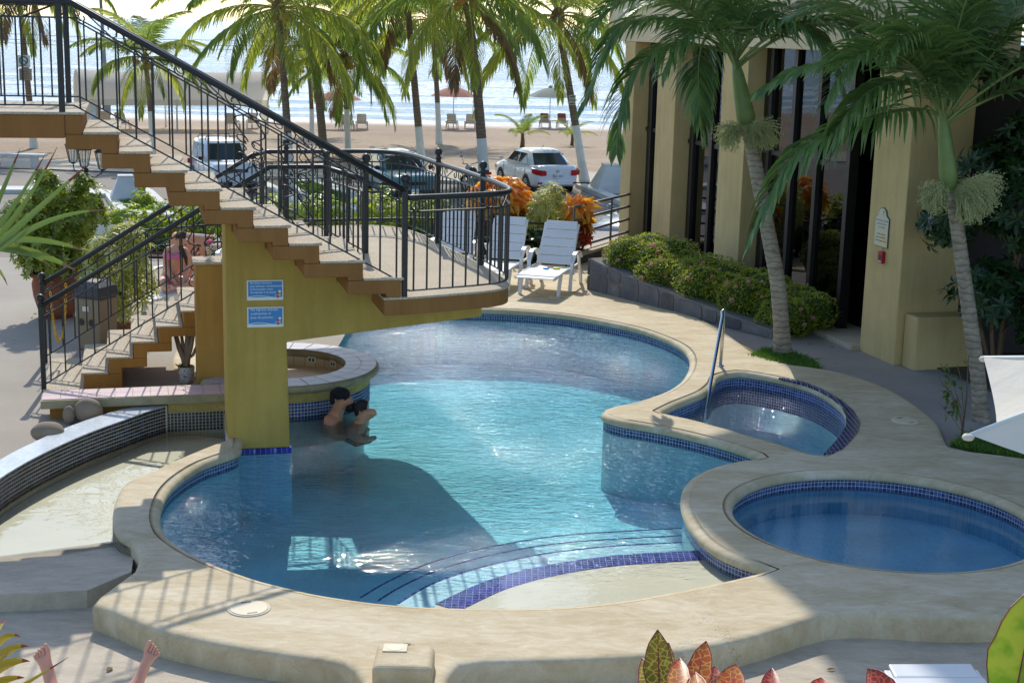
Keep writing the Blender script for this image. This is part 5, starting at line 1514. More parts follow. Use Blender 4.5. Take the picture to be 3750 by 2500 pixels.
# ------------------------------------------------------------------ things at the left: pots, bin, chain, boulders, lamp
M['clay'] = pm('terracotta', lin(140, 84, 60), .8, var=.2, vs=3, bs=50, bump=.3)
q = G(195, 1165, 0)
CP = thing('clay_pot', 'huge terracotta pot with rolled rim at the left', 'pot', (q.x, q.y + .2, -.012))
m = MB(); m.lathe([(.20, 0), (.26, .12), (.31, .3), (.325, .45), (.30, .54), (.345, .56), (.36, .59), (.35, .62), (.31, .62), (.28, .52), (.05, .5)], 28); m.build('body', M['clay'], CP)
m = MB(); m.lathe([(.28, .535), (.02, .55)], 20); m.build('soil', soil, CP)
q2 = Vector((q.x, q.y + .2, 0))
PS = thing('potted_shrub', 'dense glossy green shrub growing in the huge clay pot', 'shrub', (q2.x, q2.y, .54))
m = MB()
for c, rad, n in (((0, 0, .45), (.62, .5, .4), 210), ((-.3, 0, .75), (.45, .4, .35), 150), ((.3, .05, .8), (.4, .4, .35), 130), ((.45, 0, 1.05), (.28, .25, .3), 60), ((-.05, 0, 1.1), (.3, .3, .25), 70), ((.0, -.1, .2), (.55, .4, .25), 110), ((-.1, 0, 1.3), (.16, .16, .16), 24), ((.42, .0, 1.28), (.14, .14, .14), 20)):
    whorls(m, c, rad, int(n * 1.5), 7, .10, .04, r5, droop=.2)
m.build('foliage', leafmat('leaf_glossy_yellow_green', lin(84, 108, 36), lin(164, 172, 70), .4, .3), PS, fix=False)
m = MB()
for k in range(9):
    a = k * .7; e_ = Vector((math.cos(a) * .35, math.sin(a) * .3, .6 + .08 * (k % 4))); m.tube([(0, 0, -.02), e_ * .4, e_], [.02, .014, .008], 5)
m.build('stems', M['stem'], PS)
q = G(452, 1218, 0)
VP = thing('flower_pot', 'small brown pot holding a striped yellow-green plant', 'pot', (q.x, q.y, -.012))
m = MB(); m.lathe([(.09, 0), (.12, .12), (.135, .16), (.12, .16), (.1, .13), (.01, .12)], 18); m.build('body', M['clay'], VP)
VS = thing('striped_plant', 'tall striped yellow-green plant behind the lower railing', 'plant', (q.x, q.y, .12))
m = MB()
for c, rad, n in (((-.05, 0, .85), (.48, .4, .4), 120), ((-.3, 0, .65), (.28, .3, .3), 44), ((.15, 0, .5), (.32, .3, .3), 50), ((0, 0, .25), (.18, .18, .2), 22), ((.05, 0, 1.12), (.28, .25, .2), 34)):
    whorls(m, c, rad, n, 8, .17, .026, r5, droop=.45, seg=2)
m.build('foliage', M['vari'], VS, fix=False)
m = MB()
for k in range(6): m.tube([(0, 0, -.02), (.03 * math.cos(k), .03 * math.sin(k), .4), (.16 * math.cos(k * 1.1), .16 * math.sin(k * 1.1), .85)], [.012, .01, .006], 5)
m.build('stems', M['stem'], VS)
q = G(345, 1283, 0)
TB = thing('trash_bin', 'tan plastic waste bin with dark lid behind the lower railing', 'trash bin', (q.x, q.y + .15, -.012), RAD(-22))
binm = pm('bin_tan', lin(146, 132, 108), .6, var=.06, bump=.1)
m = MB(); m.loft([[(x * s, y * s, z) for x, y in ((-.2, -.18), (.2, -.18), (.2, .18), (-.2, .18))] for s, z in ((.86, 0), (.95, .35), (1.0, .66))], smooth=False); m.build('body', binm, TB, bevel=.03, seg=3)
m = MB(); m.loft([[(x * s, y * s, z) for x, y in ((-.21, -.19), (.21, -.19), (.21, .19), (-.21, .19))] for s, z in ((1, .661), (1, .70), (.9, .80), (.55, .86))], smooth=False); m.build('lid', pm('bin_lid', lin(72, 72, 76), .5, bump=0), TB, bevel=.02, seg=3)
m = MB(); m.box(-.06, .03, -.187, -.183, .5, .56); m.build('sticker', M['signwhite'], TB)
m = MB(); m.lathe([(.045, 0), (.045, .002)], 14, M=Matrix.Translation((-.09, -.176, .36)) @ Matrix.Rotation(RAD(90), 4, 'X')); m.build('emblem', M['iron'], TB)
m = MB(); m.lathe([(.045, 0), (.045, .002)], 14, M=Matrix.Translation((.06, -.176, .36)) @ Matrix.Rotation(RAD(90), 4, 'X')); m.build('emblem', M['iron'], TB)
# yellow chain across the foot of the stairs
n0, n1 = S(-1.84, 2.24, .78), S(-1.9, 3.66, .80)
CH = thing('plastic_chain', 'yellow plastic chain hanging at the foot of the lower stairs', 'chain', n0)
ym = pm('yellow_plastic', lin(214, 172, 40), .45, bump=0)
lk = MB(); lk.tube([(.011 * math.cos(t), 0, .022 * math.sin(t)) for t in [i * math.pi / 5 for i in range(10)]], .0042, 5, closed=True); lme = lk.mesh('link', ym)
cat_ = []
a_, b_ = GY(183, 1062, 16.6) - n0, GY(241, 1030, 16.9) - n0
NL = 40
for i in range(NL):
    u = i / (NL - 1); p = a_.lerp(b_, u); p.z -= (1 - abs(2 * u - 1) ** 3) * .64 ; cat_.append(p)
for i in range(NL - 1):
    d = (cat_[i + 1] - cat_[i]); mid = (cat_[i] + cat_[i + 1]) / 2
    inst(lme, CH, Matrix.Translation(mid) @ d.to_track_quat('Z', 'Y').to_matrix().to_4x4() @ Matrix.Rotation(RAD(90) * (i % 2), 4, 'Z') @ Matrix.Scale(1.25, 4), 'link')
# cracked white pot with a bare succulent
q = G(676, 1407, 0)
WP = thing('crackled_pot', 'small white crackle-pattern pot under the stairs', 'pot', (q.x, q.y + .1, -.012))
t = NT('crackle_glaze'); vo = t.n('TexVoronoi', feature='DISTANCE_TO_EDGE'); vo.inputs['Scale'].default_value = 22.0; t.l(t.co('Object'), vo.inputs['Vector'])
crk = t.done(t.pbr(t.ramp(vo.outputs['Distance'], [(.0, lin(70, 58, 50)), (.06, lin(222, 214, 202))]), .3))
m = MB(); m.lathe([(.062, 0), (.08, .06), (.092, .14), (.094, .19), (.088, .2), (.078, .18), (.01, .17)], 24); m.build('body', crk, WP)
DRs = thing('desert_rose', 'bare thick-stemmed succulent growing in the crackled pot', 'plant', (q.x, q.y + .1, .16))
m = MB()
for k, (dx, dy, h_, r0) in enumerate([(-.12, 0, .42, .03), (.03, .02, .5, .035), (.1, -.02, .44, .026), (-.05, .03, .36, .022), (.13, .0, .28, .018)]):
    m.tube([(0, 0, -.01), (dx * .2, dy, .12), (dx * .6, dy, h_ * .55), (dx, dy, h_)], [.036, r0 * 1.2, r0, r0 * .8], 8)
m.build('stems', pm('succulent_bark', lin(150, 130, 104), .8, var=.2, vs=8, bump=.4), DRs)
m = MB()
for k in range(26): leaf(m, Vector((r5.uniform(-.09, .02), r5.uniform(-.06, .06), r5.uniform(.0, .05))), rand_dir(r5, .4), Vector((0, 0, 1)), .06, .02)
m.build('leaves', M['green'], DRs, fix=False)
# boulders
M['boulder'] = pm('river_stone', lin(140, 126, 108), .85, var=.15, vs=3, bs=60, bump=.3, bd=.01)
for px, py, rad, sq, lb in ((309, 1556, .14, (1.05, .9, .95), 'large rounded boulder, biggest of the three beside the white pool wall'), (236, 1562, .064, (1.0, .9, 1.5), 'small upright pebble-like boulder between the two larger boulders'), (158, 1628, .14, (1.15, .95, .72), 'flat rounded boulder at the left of the three by the pool wall')):
    q = G(px, py, 0); bpy_m = MB(); bpy_m.ball((0, 0, 0), rad, 22, sq)
    bpy_m.v = [tuple(Vector(v) * (1 + .09 * mnoise.noise(Vector(v) * 9 + Vector((px, 0, 0))))) for v in bpy_m.v]
    o = bpy_m.build('boulder', M['boulder'], None, smooth=True); o.location = (q.x, q.y + .16, rad * sq[2] * .8)
    tag(o, lb, 'boulder', 'river boulders by the pool wall')
# lamp with three lanterns
q = GY(318, 680, 27.5)
LP = thing('street_lamp', 'black lamp post with three glass lanterns below the stairs', 'lamp', (q.x, q.y, ground_z(q.x, q.y)))
zt = 1.18 - ground_z(q.x, q.y)
m = MB(); m.lathe([(.11, 0), (.10, .1), (.06, .14), (.05, .3), (.035, .34), (.032, zt), (.05, zt + .02), (.03, zt + .06)], 12); m.build('post', M['iron'], LP)
lg_ = NT('lantern_glass'); g1 = lg_.n('BsdfGlossy'); g1.inputs['Roughness'].default_value = .12; t1 = lg_.n('BsdfTransparent'); t1.inputs[0].default_value = (.85, .88, .86, 1)
mx = lg_.n('MixShader'); mx.inputs[0].default_value = .3; lg_.l(t1.outputs[0], mx.inputs[1]); lg_.l(g1.outputs[0], mx.inputs[2]); lgm = lg_.done(mx)
for k, (dx, dy, dz) in enumerate(((-.27, .1, .12), (.0, -.12, .06), (.27, .12, .0))):
    c = Vector((dx, dy, zt + dz))
    arm = MB(); arm.tube([(0, 0, zt - .05), (dx * .5, dy * .5, zt - .12), (dx * .95, dy * .95, zt - .04 + dz * .5), (dx, dy, c.z)], .012, 6); hd = arm.build('arm', M['iron'], LP)
    f = MB(); f.lathe([(.03, 0), (.07, .03), (.06, .04)], 6, c=c); f.lathe([(.15, .34), (.165, .35), (.09, .42), (.05, .44), (.06, .47), (.02, .50), (.018, .54)], 6, c=c)
    for i in range(6):
        a = i * math.pi / 3; f.tube([c + Vector((.07 * math.cos(a), .07 * math.sin(a), .035)), c + Vector((.135 * math.cos(a), .135 * math.sin(a), .345))], .009, 4)
    ln = f.build('lantern', M['iron'], LP)
    f = MB(); f.lathe([(.062, .04), (.125, .34)], 6, c=c, cap=False); f.build('pane', lgm, ln, smooth=False)
# cocktail glass on the pier
q = S(-.06, 1.95, LZ - .028)
CG = thing('cocktail_glass', 'cocktail glass with pink paper umbrella on the orange pier', 'glass', q)
m = MB(); m.lathe([(.03, 0), (.03, .006), (.008, .012), (.012, .03), (.03, .07), (.038, .13), (.034, .13), (.026, .07), (.01, .04)], 14); m.build('cup', lgm, CG)
m = MB(); m.lathe([(.01, .04), (.027, .075), (.033, .118)], 12); m.build('drink', pm('drink_orange', lin(238, 190, 60), .3, bump=0), CG)
m = MB(); m.tube([(0, 0, .05), (.012, 0, .2)], .0025, 4); st_ = m.build('umbrella_stick', M['stem'], CG)
m = MB(); m.lathe([(.05, .175), (.03, .195), (.003, .212)], 10, c=(.012, 0, 0)); m.build('paper_umbrella', pm('umbrella_pink', lin(222, 92, 130), .7, bump=0), CG)
# ------------------------------------------------------------------ street: kerbs, islands, blocks
M['kerbwhite'] = pm('kerb_white_paint', lin(206, 206, 200), .8, var=.12, vs=1.5, bs=30, bump=.3, coord='World')
M['paver'] = pm('pale_pavement', lin(178, 166, 146), .85, var=.1, vs=.5, bs=60, bump=.3, coord='World', grain=.1)
r6 = random.Random(61)
def strip_world(pts, w, h, name, mat):
    """kerb along terrain points"""
    P = [Vector(p) for p in pts]; m = MB()
    rings = []
    for i, p in enumerate(P):
        t = (P[min(i + 1, len(P) - 1)] - P[max(i - 1, 0)]); t.z = 0; t.normalize(); s = Vector((t.y, -t.x, 0)) * (w / 2)
        rings.append([p - s + Vector((0, 0, -.05)), p - s + Vector((0, 0, h)), p + s + Vector((0, 0, h)), p + s + Vector((0, 0, -.05))])
    m.loft(rings, smooth=False); return struct(m, name, mat)
def tline(pxs, n=10):
    q = [GT(*p) for p in pxs]; out = []
    for a, b in zip(q, q[1:]):
        k = max(2, int((b - a).length / .8))
        for i in range(k):
            u = i / k; x, y = a.x + (b.x - a.x) * u, a.y + (b.y - a.y) * u; out.append(Vector((x, y, ground_z(x, y))))
    out.append(q[-1]); return out
strip_world(tline([(-200, 700), (0, 703), (200, 704), (310, 708), (385, 725)]), 1.1, .14, 'kerb', M['kerbwhite'])
strip_world(tline([(2125, 688), (2190, 712), (2262, 742), (2330, 770)]), .4, .15, 'kerb', M['kerbwhite'])
strip_world(tline([(1560, 668), (1790, 680), (1830, 682)]), .3, .13, 'kerb', M['kerbwhite'])
strip_world(tline([(960, 680), (985, 690), (1060, 735), (1130, 776)]), .35, .14, 'kerb', M['kerbwhite'])
strip_world(tline([(1140, 668), (1180, 682), (1290, 720)]), .35, .14, 'kerb', M['kerbwhite'])
# pale strip of pavement along the beach
def band(y0, y1, dz, name, mat, x0=-70, x1=70, n=40):
    m = MB()
    for i in range(n + 1):
        x = x0 + (x1 - x0) * i / n; m.v += [(x, y0 + .5 * math.sin(x * .21), ground_z(x, y0) + dz), (x, y1 + .6 * math.sin(x * .33 + 1), ground_z(x, y1) + dz)]
    for i in range(n): m.f.append((2 * i, 2 * i + 2, 2 * i + 3, 2 * i + 1))
    return struct(m, name, mat)
band(55.8, 60.2, .035, 'pavement', M['paver'])
def island(name, outer, inner, label):
    o = [GT(*p) for p in outer]; i_ = [GT(*p) for p in inner]
    m = MB(); m.flat([p.xy for p in o], 0, holes=[[p.xy for p in i_]])
    m.v = [(x, y, ground_z(x, y) + .16) for x, y, z in m.v]
    for L in (o, i_):
        k = len(L)
        for a in range(k):
            p, q = L[a], L[(a + 1) % k]; b = len(m.v)
            m.v += [(p.x, p.y, p.z - .05), (q.x, q.y, q.z - .05), (q.x, q.y, ground_z(q.x, q.y) + .16), (p.x, p.y, ground_z(p.x, p.y) + .16)]; m.f.append((b, b + 1, b + 2, b + 3))
    struct(m, name, M['kerbwhite'])
    s = MB().flat([p.xy for p in i_], 0); s.v = [(x, y, ground_z(x, y) + .09) for x, y, z in s.v]; struct(s, 'soil_patch', soil)
    grass('grass', [tuple(p.xy) for p in i_], 3500, .16, lambda x, y: ground_z(x, y) + .09, label, len(outer) + int(outer[0][0]))
zb = lambda x, y: (x * .3827, 500 + y * .3827)
island('traffic_island', [zb(1010, 600), zb(1060, 560), zb(1400, 525), zb(1470, 560), zb(1680, 760), zb(1650, 800), zb(1180, 800), zb(1130, 770)], [zb(1120, 640), zb(1380, 600), zb(1590, 735), zb(1560, 755), zb(1240, 755)], 'green grass in the white-kerbed traffic island')
island('traffic_island', [(1045, 668), (1150, 662), (1320, 730), (1300, 790), (1170, 790)], [(1070, 682), (1140, 676), (1285, 737), (1270, 770), (1185, 772)], 'dry grass in the island behind the landing')
for x, y, lb, k in ((362 + 40, 737, 'lime shrub nearest the street in the traffic island', 0), (505, 724, 'lime shrub at the far end of the traffic island grass', 1)):
    q = GT(520 if k == 0 else 500, 770 if k == 0 else 725); 
    bush('island_shrub', lb, (q.x, q.y, q.z + .35), [((0, 0, 0), (.36, .3, .3), 6, 60, .13, .05, M['lime']), ((0, 0, -.15), (.3, .3, .2), 6, 30, .12, .05, M['green'])], seed=80 + k, cat='shrub')
def block(label, px, py, w, h, rz):
    q = GT(px, py)
    T = thing('concrete_block', label, 'concrete block', (q.x, q.y, q.z), rz, 'white tapered street blocks')
    m = MB(); m.loft([[(x * s * w, y * s * w, z) for x, y in ((-.5, -.5), (.5, -.5), (.5, .5), (-.5, .5))] for s, z in ((1, -.05), (.92, h * .3), (.45, h))], smooth=False); m.build('body', M['kerbwhite'], T, bevel=.03)
    m = MB(); m.box(-w * .24, w * .24, -w * .24, w * .24, h - .02, h + .05); m.build('cap', M['kerbwhite'], T, bevel=.02)
block('white tapered concrete block at the head of the traffic island', 462, 745, 1.0, .85, .3)
block('white tapered concrete block on the verge beside the white sedan', 2238, 702, 1.35, .95, .2)
def bench(label, px, py, L, rz):
    q = GT(px, py); T = thing('stone_bench', label, 'bench', (q.x, q.y, q.z), rz)
    m = MB(); m.box(-L / 2, L / 2, -.25, .25, .42, .52); m.build('seat', M['kerbwhite'], T, bevel=.02)
    for s in (-1, 1):
        m = MB(); m.box(s * L * .33 - .12, s * L * .33 + .12, -.2, .2, -.05, .419); m.build('leg', M['kerbwhite'], T, bevel=.02)
bench('white stone bench by the beach at the left edge', 45, 612, 2.6, .05)

# ------------------------------------------------------------------ coconut palms
def frond_mesh(L, el0, el1, seed, mats, n=60, ll=1.15, lw=.058, drop=.45, tw=.15):
    m = MB(); frond(m, (0, 0, 0), 0.0, RAD(el0), RAD(el1), L, n, ll, lw, random.Random(seed), drop=drop, twist=tw, vee=.2, rach=.035, start=.14)
    return m.mesh('frond', mats, fix=False)
SUNM = [M['frond_sun'], M['rib_yellow']]; OLM = [M['frond_sun2'], M['rib_yellow']]
FR = {k: [frond_mesh(4.6, e0, e1, 200 + 10 * k + i, SUNM if (i + k) % 2 else OLM, drop=dr, tw=tw) for i, (tw) in enumerate((.25, -.2, .05))] for k, (e0, e1, dr) in enumerate([(70, -5, .3), (38, -38, .45), (8, -72, .55), (-18, -84, .5)])}
DRY = [frond_mesh(3.9, -35, -88, 77 + i, [M['dryfrond'], M['husk']], drop=.5) for i in range(2)]
cocome = MB(); cocome.ball((0, 0, 0), .13, 10, (1, 1, 1.2)); cocomesh = cocome.mesh('coconut', pm('coconut_orange', lin(190, 124, 48), .6, var=.2, bump=.2))
def coco_palm(label, base_px, white_y, mid_px, crown_px, seed, scale=1.0, nuts=5, dry=1, rad=.15, counts=(5, 7, 7, 5), base=None):
    b = base if base is not None else GT(*base_px); Y = b.y
    r = random.Random(seed)
    T = thing('palm_tree', label, 'palm tree', b, 0, 'coconut palms along the beach road')
    f = lambda x, y: GY(x, y, Y) - b
    c = f(*crown_px); mid = f(*mid_px)
    P = [Vector((0, 0, -.1)), mid, c]
    Q = []
    for i in range(31):
        u = i / 30; Q.append(P[0] * (1 - u) ** 2 + (mid * 2 - (P[0] + c) * .5) * (2 * u * (1 - u)) + c * u * u)
    wz = f(base_px[0], white_y).z
    k = next((i for i, q in enumerate(Q) if q.z > wz), 8); k = max(1, k)
    R_ = [rad * (1.35 - .35 * min(1, i / 5) - .3 * i / 30) for i in range(31)]
    def dense(a, rr):
        o, ro = [], []
        for i in range(len(a) - 1):
            for j in range(3): o.append(a[i].lerp(a[i + 1], j / 3)); ro.append((rr[i] + (rr[i + 1] - rr[i]) * j / 3) * (1 + .035 * (j == 0)))
        return o + [a[-1]], ro + [rr[-1]]
    a, rr = dense(Q[:k + 1], R_[:k + 1]); m = MB(); m.tube(a, rr, 12); m.build('whitewashed_base', M['whitewash'], T)
    a, rr = dense(Q[k:], R_[k:]); m = MB(); m.tube(a, rr, 12); m.build('trunk', M['bark_brown'], T)
    m = MB(); m.ball(c + Vector((0, 0, .12)), .26 * scale, 12, (1, 1, 1.4)); m.build('crown_heart', M['husk'], T)
    for ring, n in enumerate(counts):
        a0 = r.uniform(0, 6.28)
        for i in range(n):
            me = FR[ring][r.randrange(3)]
            az = a0 + 2 * math.pi * i / n + r.uniform(-.25, .25)
            s = scale * r.uniform(.85, 1.08)
            inst(me, T, Matrix.Translation(c + Vector((0, 0, .15))) @ Matrix.Rotation(az, 4, 'Z') @ Matrix.Rotation(r.uniform(-.12, .12), 4, 'Y') @ Matrix.Scale(s, 4), 'frond')
    for i in range(dry):
        inst(DRY[i % 2], T, Matrix.Translation(c) @ Matrix.Rotation(r.uniform(0, 6.28), 4, 'Z') @ Matrix.Scale(scale * .9, 4), 'dry_frond')
    for i in range(nuts):
        a_ = r.uniform(0, 6.28); inst(cocomesh, T, Matrix.Translation(c + Vector((.3 * math.cos(a_), .3 * math.sin(a_), -.12 + r.uniform(-.15, .12)))) @ Matrix.Scale(scale, 4), 'coconut')
    return T
coco_palm('whitewashed palm trunk carrying two notice signs at the far left', (125, 545), 476, (98, 270), (60, -110), 1, 1.1, 3, 2)
coco_palm('short palm with orange coconuts behind the upper stair railing', (560, 592), 409, (552, 420), (532, 225), 2, .72, 7, 0, rad=.13, counts=(6, 8, 6, 3))
coco_palm('tall palm left of the double crown, its whitewash behind the landing rail', (1068, 684), 490, (1046, 380), (1020, 45), 3, 1.0, 4, 1)
coco_palm('thick palm with a brown husk skirt under its crown', (1188, 590), 560, (1165, 340), (1124, 65), 4, 1.0, 5, 1, rad=.19)
coco_palm('short yellow-green palm with low hanging fronds beside the pink parasol', (1275, 578), 409, (1270, 400), (1262, 225), 5, .9, 4, 1, rad=.14)
coco_palm('palm with whitewashed foot directly behind the landing corner post', (1550, 640), 478, (1520, 330), (1488, -40), 6, 1.05, 4, 1, rad=.16)
coco_palm('slim palm standing farther out on the sand', (1608, 528), 377, (1598, 300), (1580, 85), 7, 1.0, 3, 1, rad=.15)
coco_palm('large palm rising beside the motorcycle', (1778, 712), 532, (1748, 330), (1708, 0), 8, 1.05, 3, 2, rad=.19)
PZ = coco_palm('leaning palm with a notice on its trunk behind the white sedan', (2142, 665), 470, (2098, 400), (2042, 75), 9, 1.05, 3, 1, rad=.17)
coco_palm('far palm with whitewashed foot on the sand near the marquee', (1140, 500), 405, (1141, 400), (1130, 250), 10, .7, 2, 0, rad=.14)
def young_palm(label, px, py, s, seed):
    b = GT(px, py); T = thing('young_palm', label, 'palm', b); r = random.Random(seed)
    m = MB(); m.tube([(0, 0, -.05), (.02, 0, .25 * s), (.0, 0, .5 * s)], [.09 * s, .07 * s, .05 * s], 8); m.build('stem', M['husk'], T)
    for i in range(9):
        me = FR[0 if i % 3 else 1][r.randrange(3)]
        inst(me, T, Matrix.Translation((0, 0, .4 * s)) @ Matrix.Rotation(i * .72 + r.uniform(-.2, .2), 4, 'Z') @ Matrix.Scale(s * r.uniform(.2, .27), 4), 'frond')
young_palm('young yellow palm growing in the sand behind the white sedan', 1912, 546, 1.6, 3)
young_palm('young thin palm beside the leaning notice palm', 2094, 535, 1.25, 4)

# signs on palm trunks, poles, board
def small_sign(label, px0, py0, px1, py1, Y, mat, marks, cat='sign'):
    a, b = GY(px0, py1, Y), GY(px1, py0, Y)
    T = thing('notice_sign', label, cat, ((a.x + b.x) / 2, Y - .2, a.z))
    w, h = abs(b.x - a.x), b.z - a.z
    m = MB(); m.box(-w / 2, w / 2, -.02, .02, 0, h); m.build('board', mat, T, bevel=.01)
    marks(T, w, h); return T
yb = GT(125, 545).y
def mk1(T, w, h):
    m = MB(); m.tube([(w * .3 * math.cos(t * .3), -.03, h * .55 + w * .3 * math.sin(t * .3)) for t in range(22)], .035, 6); m.build('ring_mark', pm('mark_teal', lin(70, 120, 130), .5, bump=0), T)
    m = MB(); m.tube([(-w * .2, -.03, h * .72), (w * .2, -.03, h * .4)], .03, 5); m.build('bar_mark', bpy.data.materials['mark_teal'], T)
    m = MB(); m.tube([(-w * .35, -.03, h * .13), (w * .35, -.03, h * .13)], .02, 4); m.build('line_mark', bpy.data.materials['mark_teal'], T)
small_sign('white sign with a crossed teal ring on the far left palm trunk', 70, 203, 115, 246, yb, M['signwhite'], mk1)
def mk2(T, w, h):
    for k in range(4):
        m = MB(); m.tube([(-w * .38, -.03, h * (.2 + .19 * k)), (w * (.3 - .1 * (k % 2)), -.03, h * (.2 + .19 * k))], .018, 4); m.build('text_line', M['stem'], T)
small_sign('grey wooden board with worn lettering below the crossed ring sign', 77, 252, 121, 294, yb, pm('worn_board', lin(150, 138, 122), .8, bump=.2), mk2)
yz = GT(2142, 665).y
def mk3(T, w, h):
    text('ZONA', h * .36, plane_M((0, -.03, h * .36), (1, 0, 0), (0, 0, 1)), M['iron'], T, align='CENTER')
    for z in (.82, .14):
        m = MB(); m.tube([(-w * .36, -.028, h * z), (w * .36, -.028, h * z)], .025, 4); m.build('text_line', M['iron'], T)
small_sign('pale paper notice reading ZONA tied round the leaning palm', 2082, 348, 2108, 384, yz, pm('paper_notice', lin(196, 196, 180), .8, bump=0), mk3)
q = GT(398, 458)
UP = thing('utility_pole', 'thin grey metal pole with a small meter box at the beach', 'pole', q)
tp = GY(366, -40, q.y) - q
m = MB(); m.tube([(0, 0, -.2), tp], [.13, .09], 10); m.build('pole', pm('grey_steel', lin(128, 132, 136), .5, .4, bump=0), UP)
m = MB(); m.box(-.2, .2, -.3, -.12, .55, 1.35); m.build('meter_box', bpy.data.materials['grey_steel'], UP, bevel=.02)
q = GT(350, 462)
BD = thing('sign_board', 'pale blue upright sign panel with beige side post', 'sign', q)
m = MB(); m.box(-.3, .08, -.05, .05, 0, 2.7); m.build('panel', pm('panel_blue', lin(176, 196, 208), .5, bump=0), BD, bevel=.02)
m = MB(); m.box(.081, .36, -.06, .06, -.1, 2.55); m.build('post', M['paver'], BD, bevel=.02)
for k, (y0, y1) in enumerate(((118, 133), (138, 152), (152, 166))):
    Y = 62; a, b = GY(-300, y0 - 8, Y), GY(1250, y1 + 22, Y); md = (a + b) / 2
    o = MB().tube([a, md - Vector((0, 0, .12)), b], .012, 4).build('overhead_wire', M['iron']); tag(o, ['topmost thin overhead wire crossing in front of the sea', 'middle thin overhead wire crossing in front of the sea', 'lowest thin overhead wire crossing in front of the sea'][k], 'wire', 'overhead wires by the beach')

# ------------------------------------------------------------------ beach furniture
beige = pm('sun_bleached_resin', lin(206, 198, 182), .5, bump=0)
bl0 = None
for i, (px, py, lb, rz) in enumerate([(1655, 474, 'pale beach lounger left of the pair under the pink parasol', 176), (1722, 474, 'pale beach lounger right of the pair under the pink parasol', 184), (1995, 470, 'beach lounger left of the pair under the green parasol', 172), (2058, 470, 'beach lounger right of the pair under the green parasol', 172), (1272, 478, 'pale beach lounger behind the short yellow-green palm', 178), (1325, 476, 'pale beach lounger between the two whitewashed palm feet', 184), (447, 476, 'pale beach lounger under the left half of the marquee', 180), (392, 470, 'pale beach lounger beside the pale blue sign panel', 180), (852, 476, 'pale beach lounger under the right half of the marquee', 180), (925, 474, 'pale beach lounger at the right end of the marquee', 190)]):
    q = GT(px, py)
    if bl0 is None: bl0 = lounger(lb, q, RAD(rz), 58, beige, 'pale loungers on the beach')
    else: copy_tree(bl0, label=lb, loc=q, rz=RAD(rz))
tw_ = pm('red_towel', lin(176, 92, 78), .9, bump=.1)
for k, (px, py, lb) in enumerate(((1995, 470, 'reddish towel over the back of the left lounger under the green parasol'), (2058, 470, 'reddish towel over the back of the right lounger under the green parasol'))):
    q = GT(px, py); o = MB(); B = Matrix.Rotation(RAD(172), 4, 'Z') @ Matrix.Translation((0, .08, .34)) @ Matrix.Rotation(RAD(58), 4, 'X'); o.box(-.24, .24, .12, .765, .014, .03, B); o.box(-.24, .24, .45, .78, -.05, -.034, B); o.box(-.24, .24, .766, .781, -.05, .03, B)
    ob = o.build('beach_towel', tw_); ob.location = q; tag(ob, lb, 'towel', 'towels on the beach loungers')
def beach_parasol(label, px, base_y, top_y, wpx, col, seed):
    q = GT(px, base_y); Y = q.y
    T = thing('beach_parasol', label, 'parasol', q); h = GY(px, top_y, Y).z - q.z; R_ = wpx / 2 / CAM_F * Y
    mt = leafmat('parasol_cloth_%d' % seed, col, col, .5, .8, tcol=(1, 1, 1, 1))
    for i in range(8):
        m = MB(); a0, a1 = i * math.pi / 4, (i + 1) * math.pi / 4
        for k in range(7):
            u = k / 6
            for w in range(5):
                a = a0 + (a1 - a0) * w / 4; sg = 1 - .06 * math.sin(math.pi * w / 4) * u
                m.v.append((R_ * u * sg * math.cos(a), R_ * u * sg * math.sin(a), h - .62 * (u ** 1.5) + .03))
        for k in range(6):
            for w in range(4): m.f.append((k * 5 + w, k * 5 + w + 1, k * 5 + w + 6, k * 5 + w + 5)); m.sm.add(len(m.f) - 1)
        m.build('canopy_panel', mt, T, fix=False)
    m = MB(); m.tube([(0, 0, -.2), (0, 0, h + .12)], .03, 8); m.build('pole', M['kerbwhite'], T)
    m = MB(); m.lathe([(.16, h + .02), (.1, h + .12), (.02, h + .16)], 10); m.build('cap', mt, T)
beach_parasol('pale green beach parasol open over two loungers', 2012, 470, 322, 168, lin(176, 184, 166), 1)
beach_parasol('faded pink beach parasol left of the large palm', 1660, 474, 318, 170, lin(206, 150, 130), 2)
beach_parasol('faded pink beach parasol half behind the husk-skirted palm', 1240, 474, 330, 170, lin(210, 158, 140), 3)
# marquee
qa, qb = GT(300, 482), GT(985, 486)
MQ = thing('marquee', 'long off-white beach marquee with rounded roof', 'tent', qa, math.atan2(qb.y - qa.y, qb.x - qa.x))
ML = (qb - qa).length; ez = GY(640, 372, qa.y).z - qa.z; rz_ = GY(640, 262, qa.y + 2.5).z - qa.z
cv_ = leafmat('marquee_cloth', lin(226, 222, 210), lin(236, 232, 220), .6, .85, tcol=(1, 1, 1, 1))
m = MB()
NX = 24
for i in range(NX + 1):
    x = ML * i / NX
    for k in range(13):
        a = math.pi * k / 12; m.v.append((x, 2.5 - 2.5 * math.cos(a), ez + (rz_ - ez) * math.sin(a) ** .75 - .10 * math.sin(math.pi * ((i % 12) / 12.0)) * math.sin(a)))
for i in range(NX):
    for k in range(12): m.f.append((i * 13 + k, (i + 1) * 13 + k, (i + 1) * 13 + k + 1, i * 13 + k + 1)); m.sm.add(len(m.f) - 1)
m.build('roof', cv_, MQ, fix=False)
m = MB(); m.box(0, ML, -.02, .02, ez - .32, ez - .001); m.build('valance', cv_, MQ)
m = MB(); gp = [(2.5 - 2.5 * math.cos(math.pi * k / 12), ez + (rz_ - ez) * math.sin(math.pi * k / 12) ** .75) for k in range(13)]
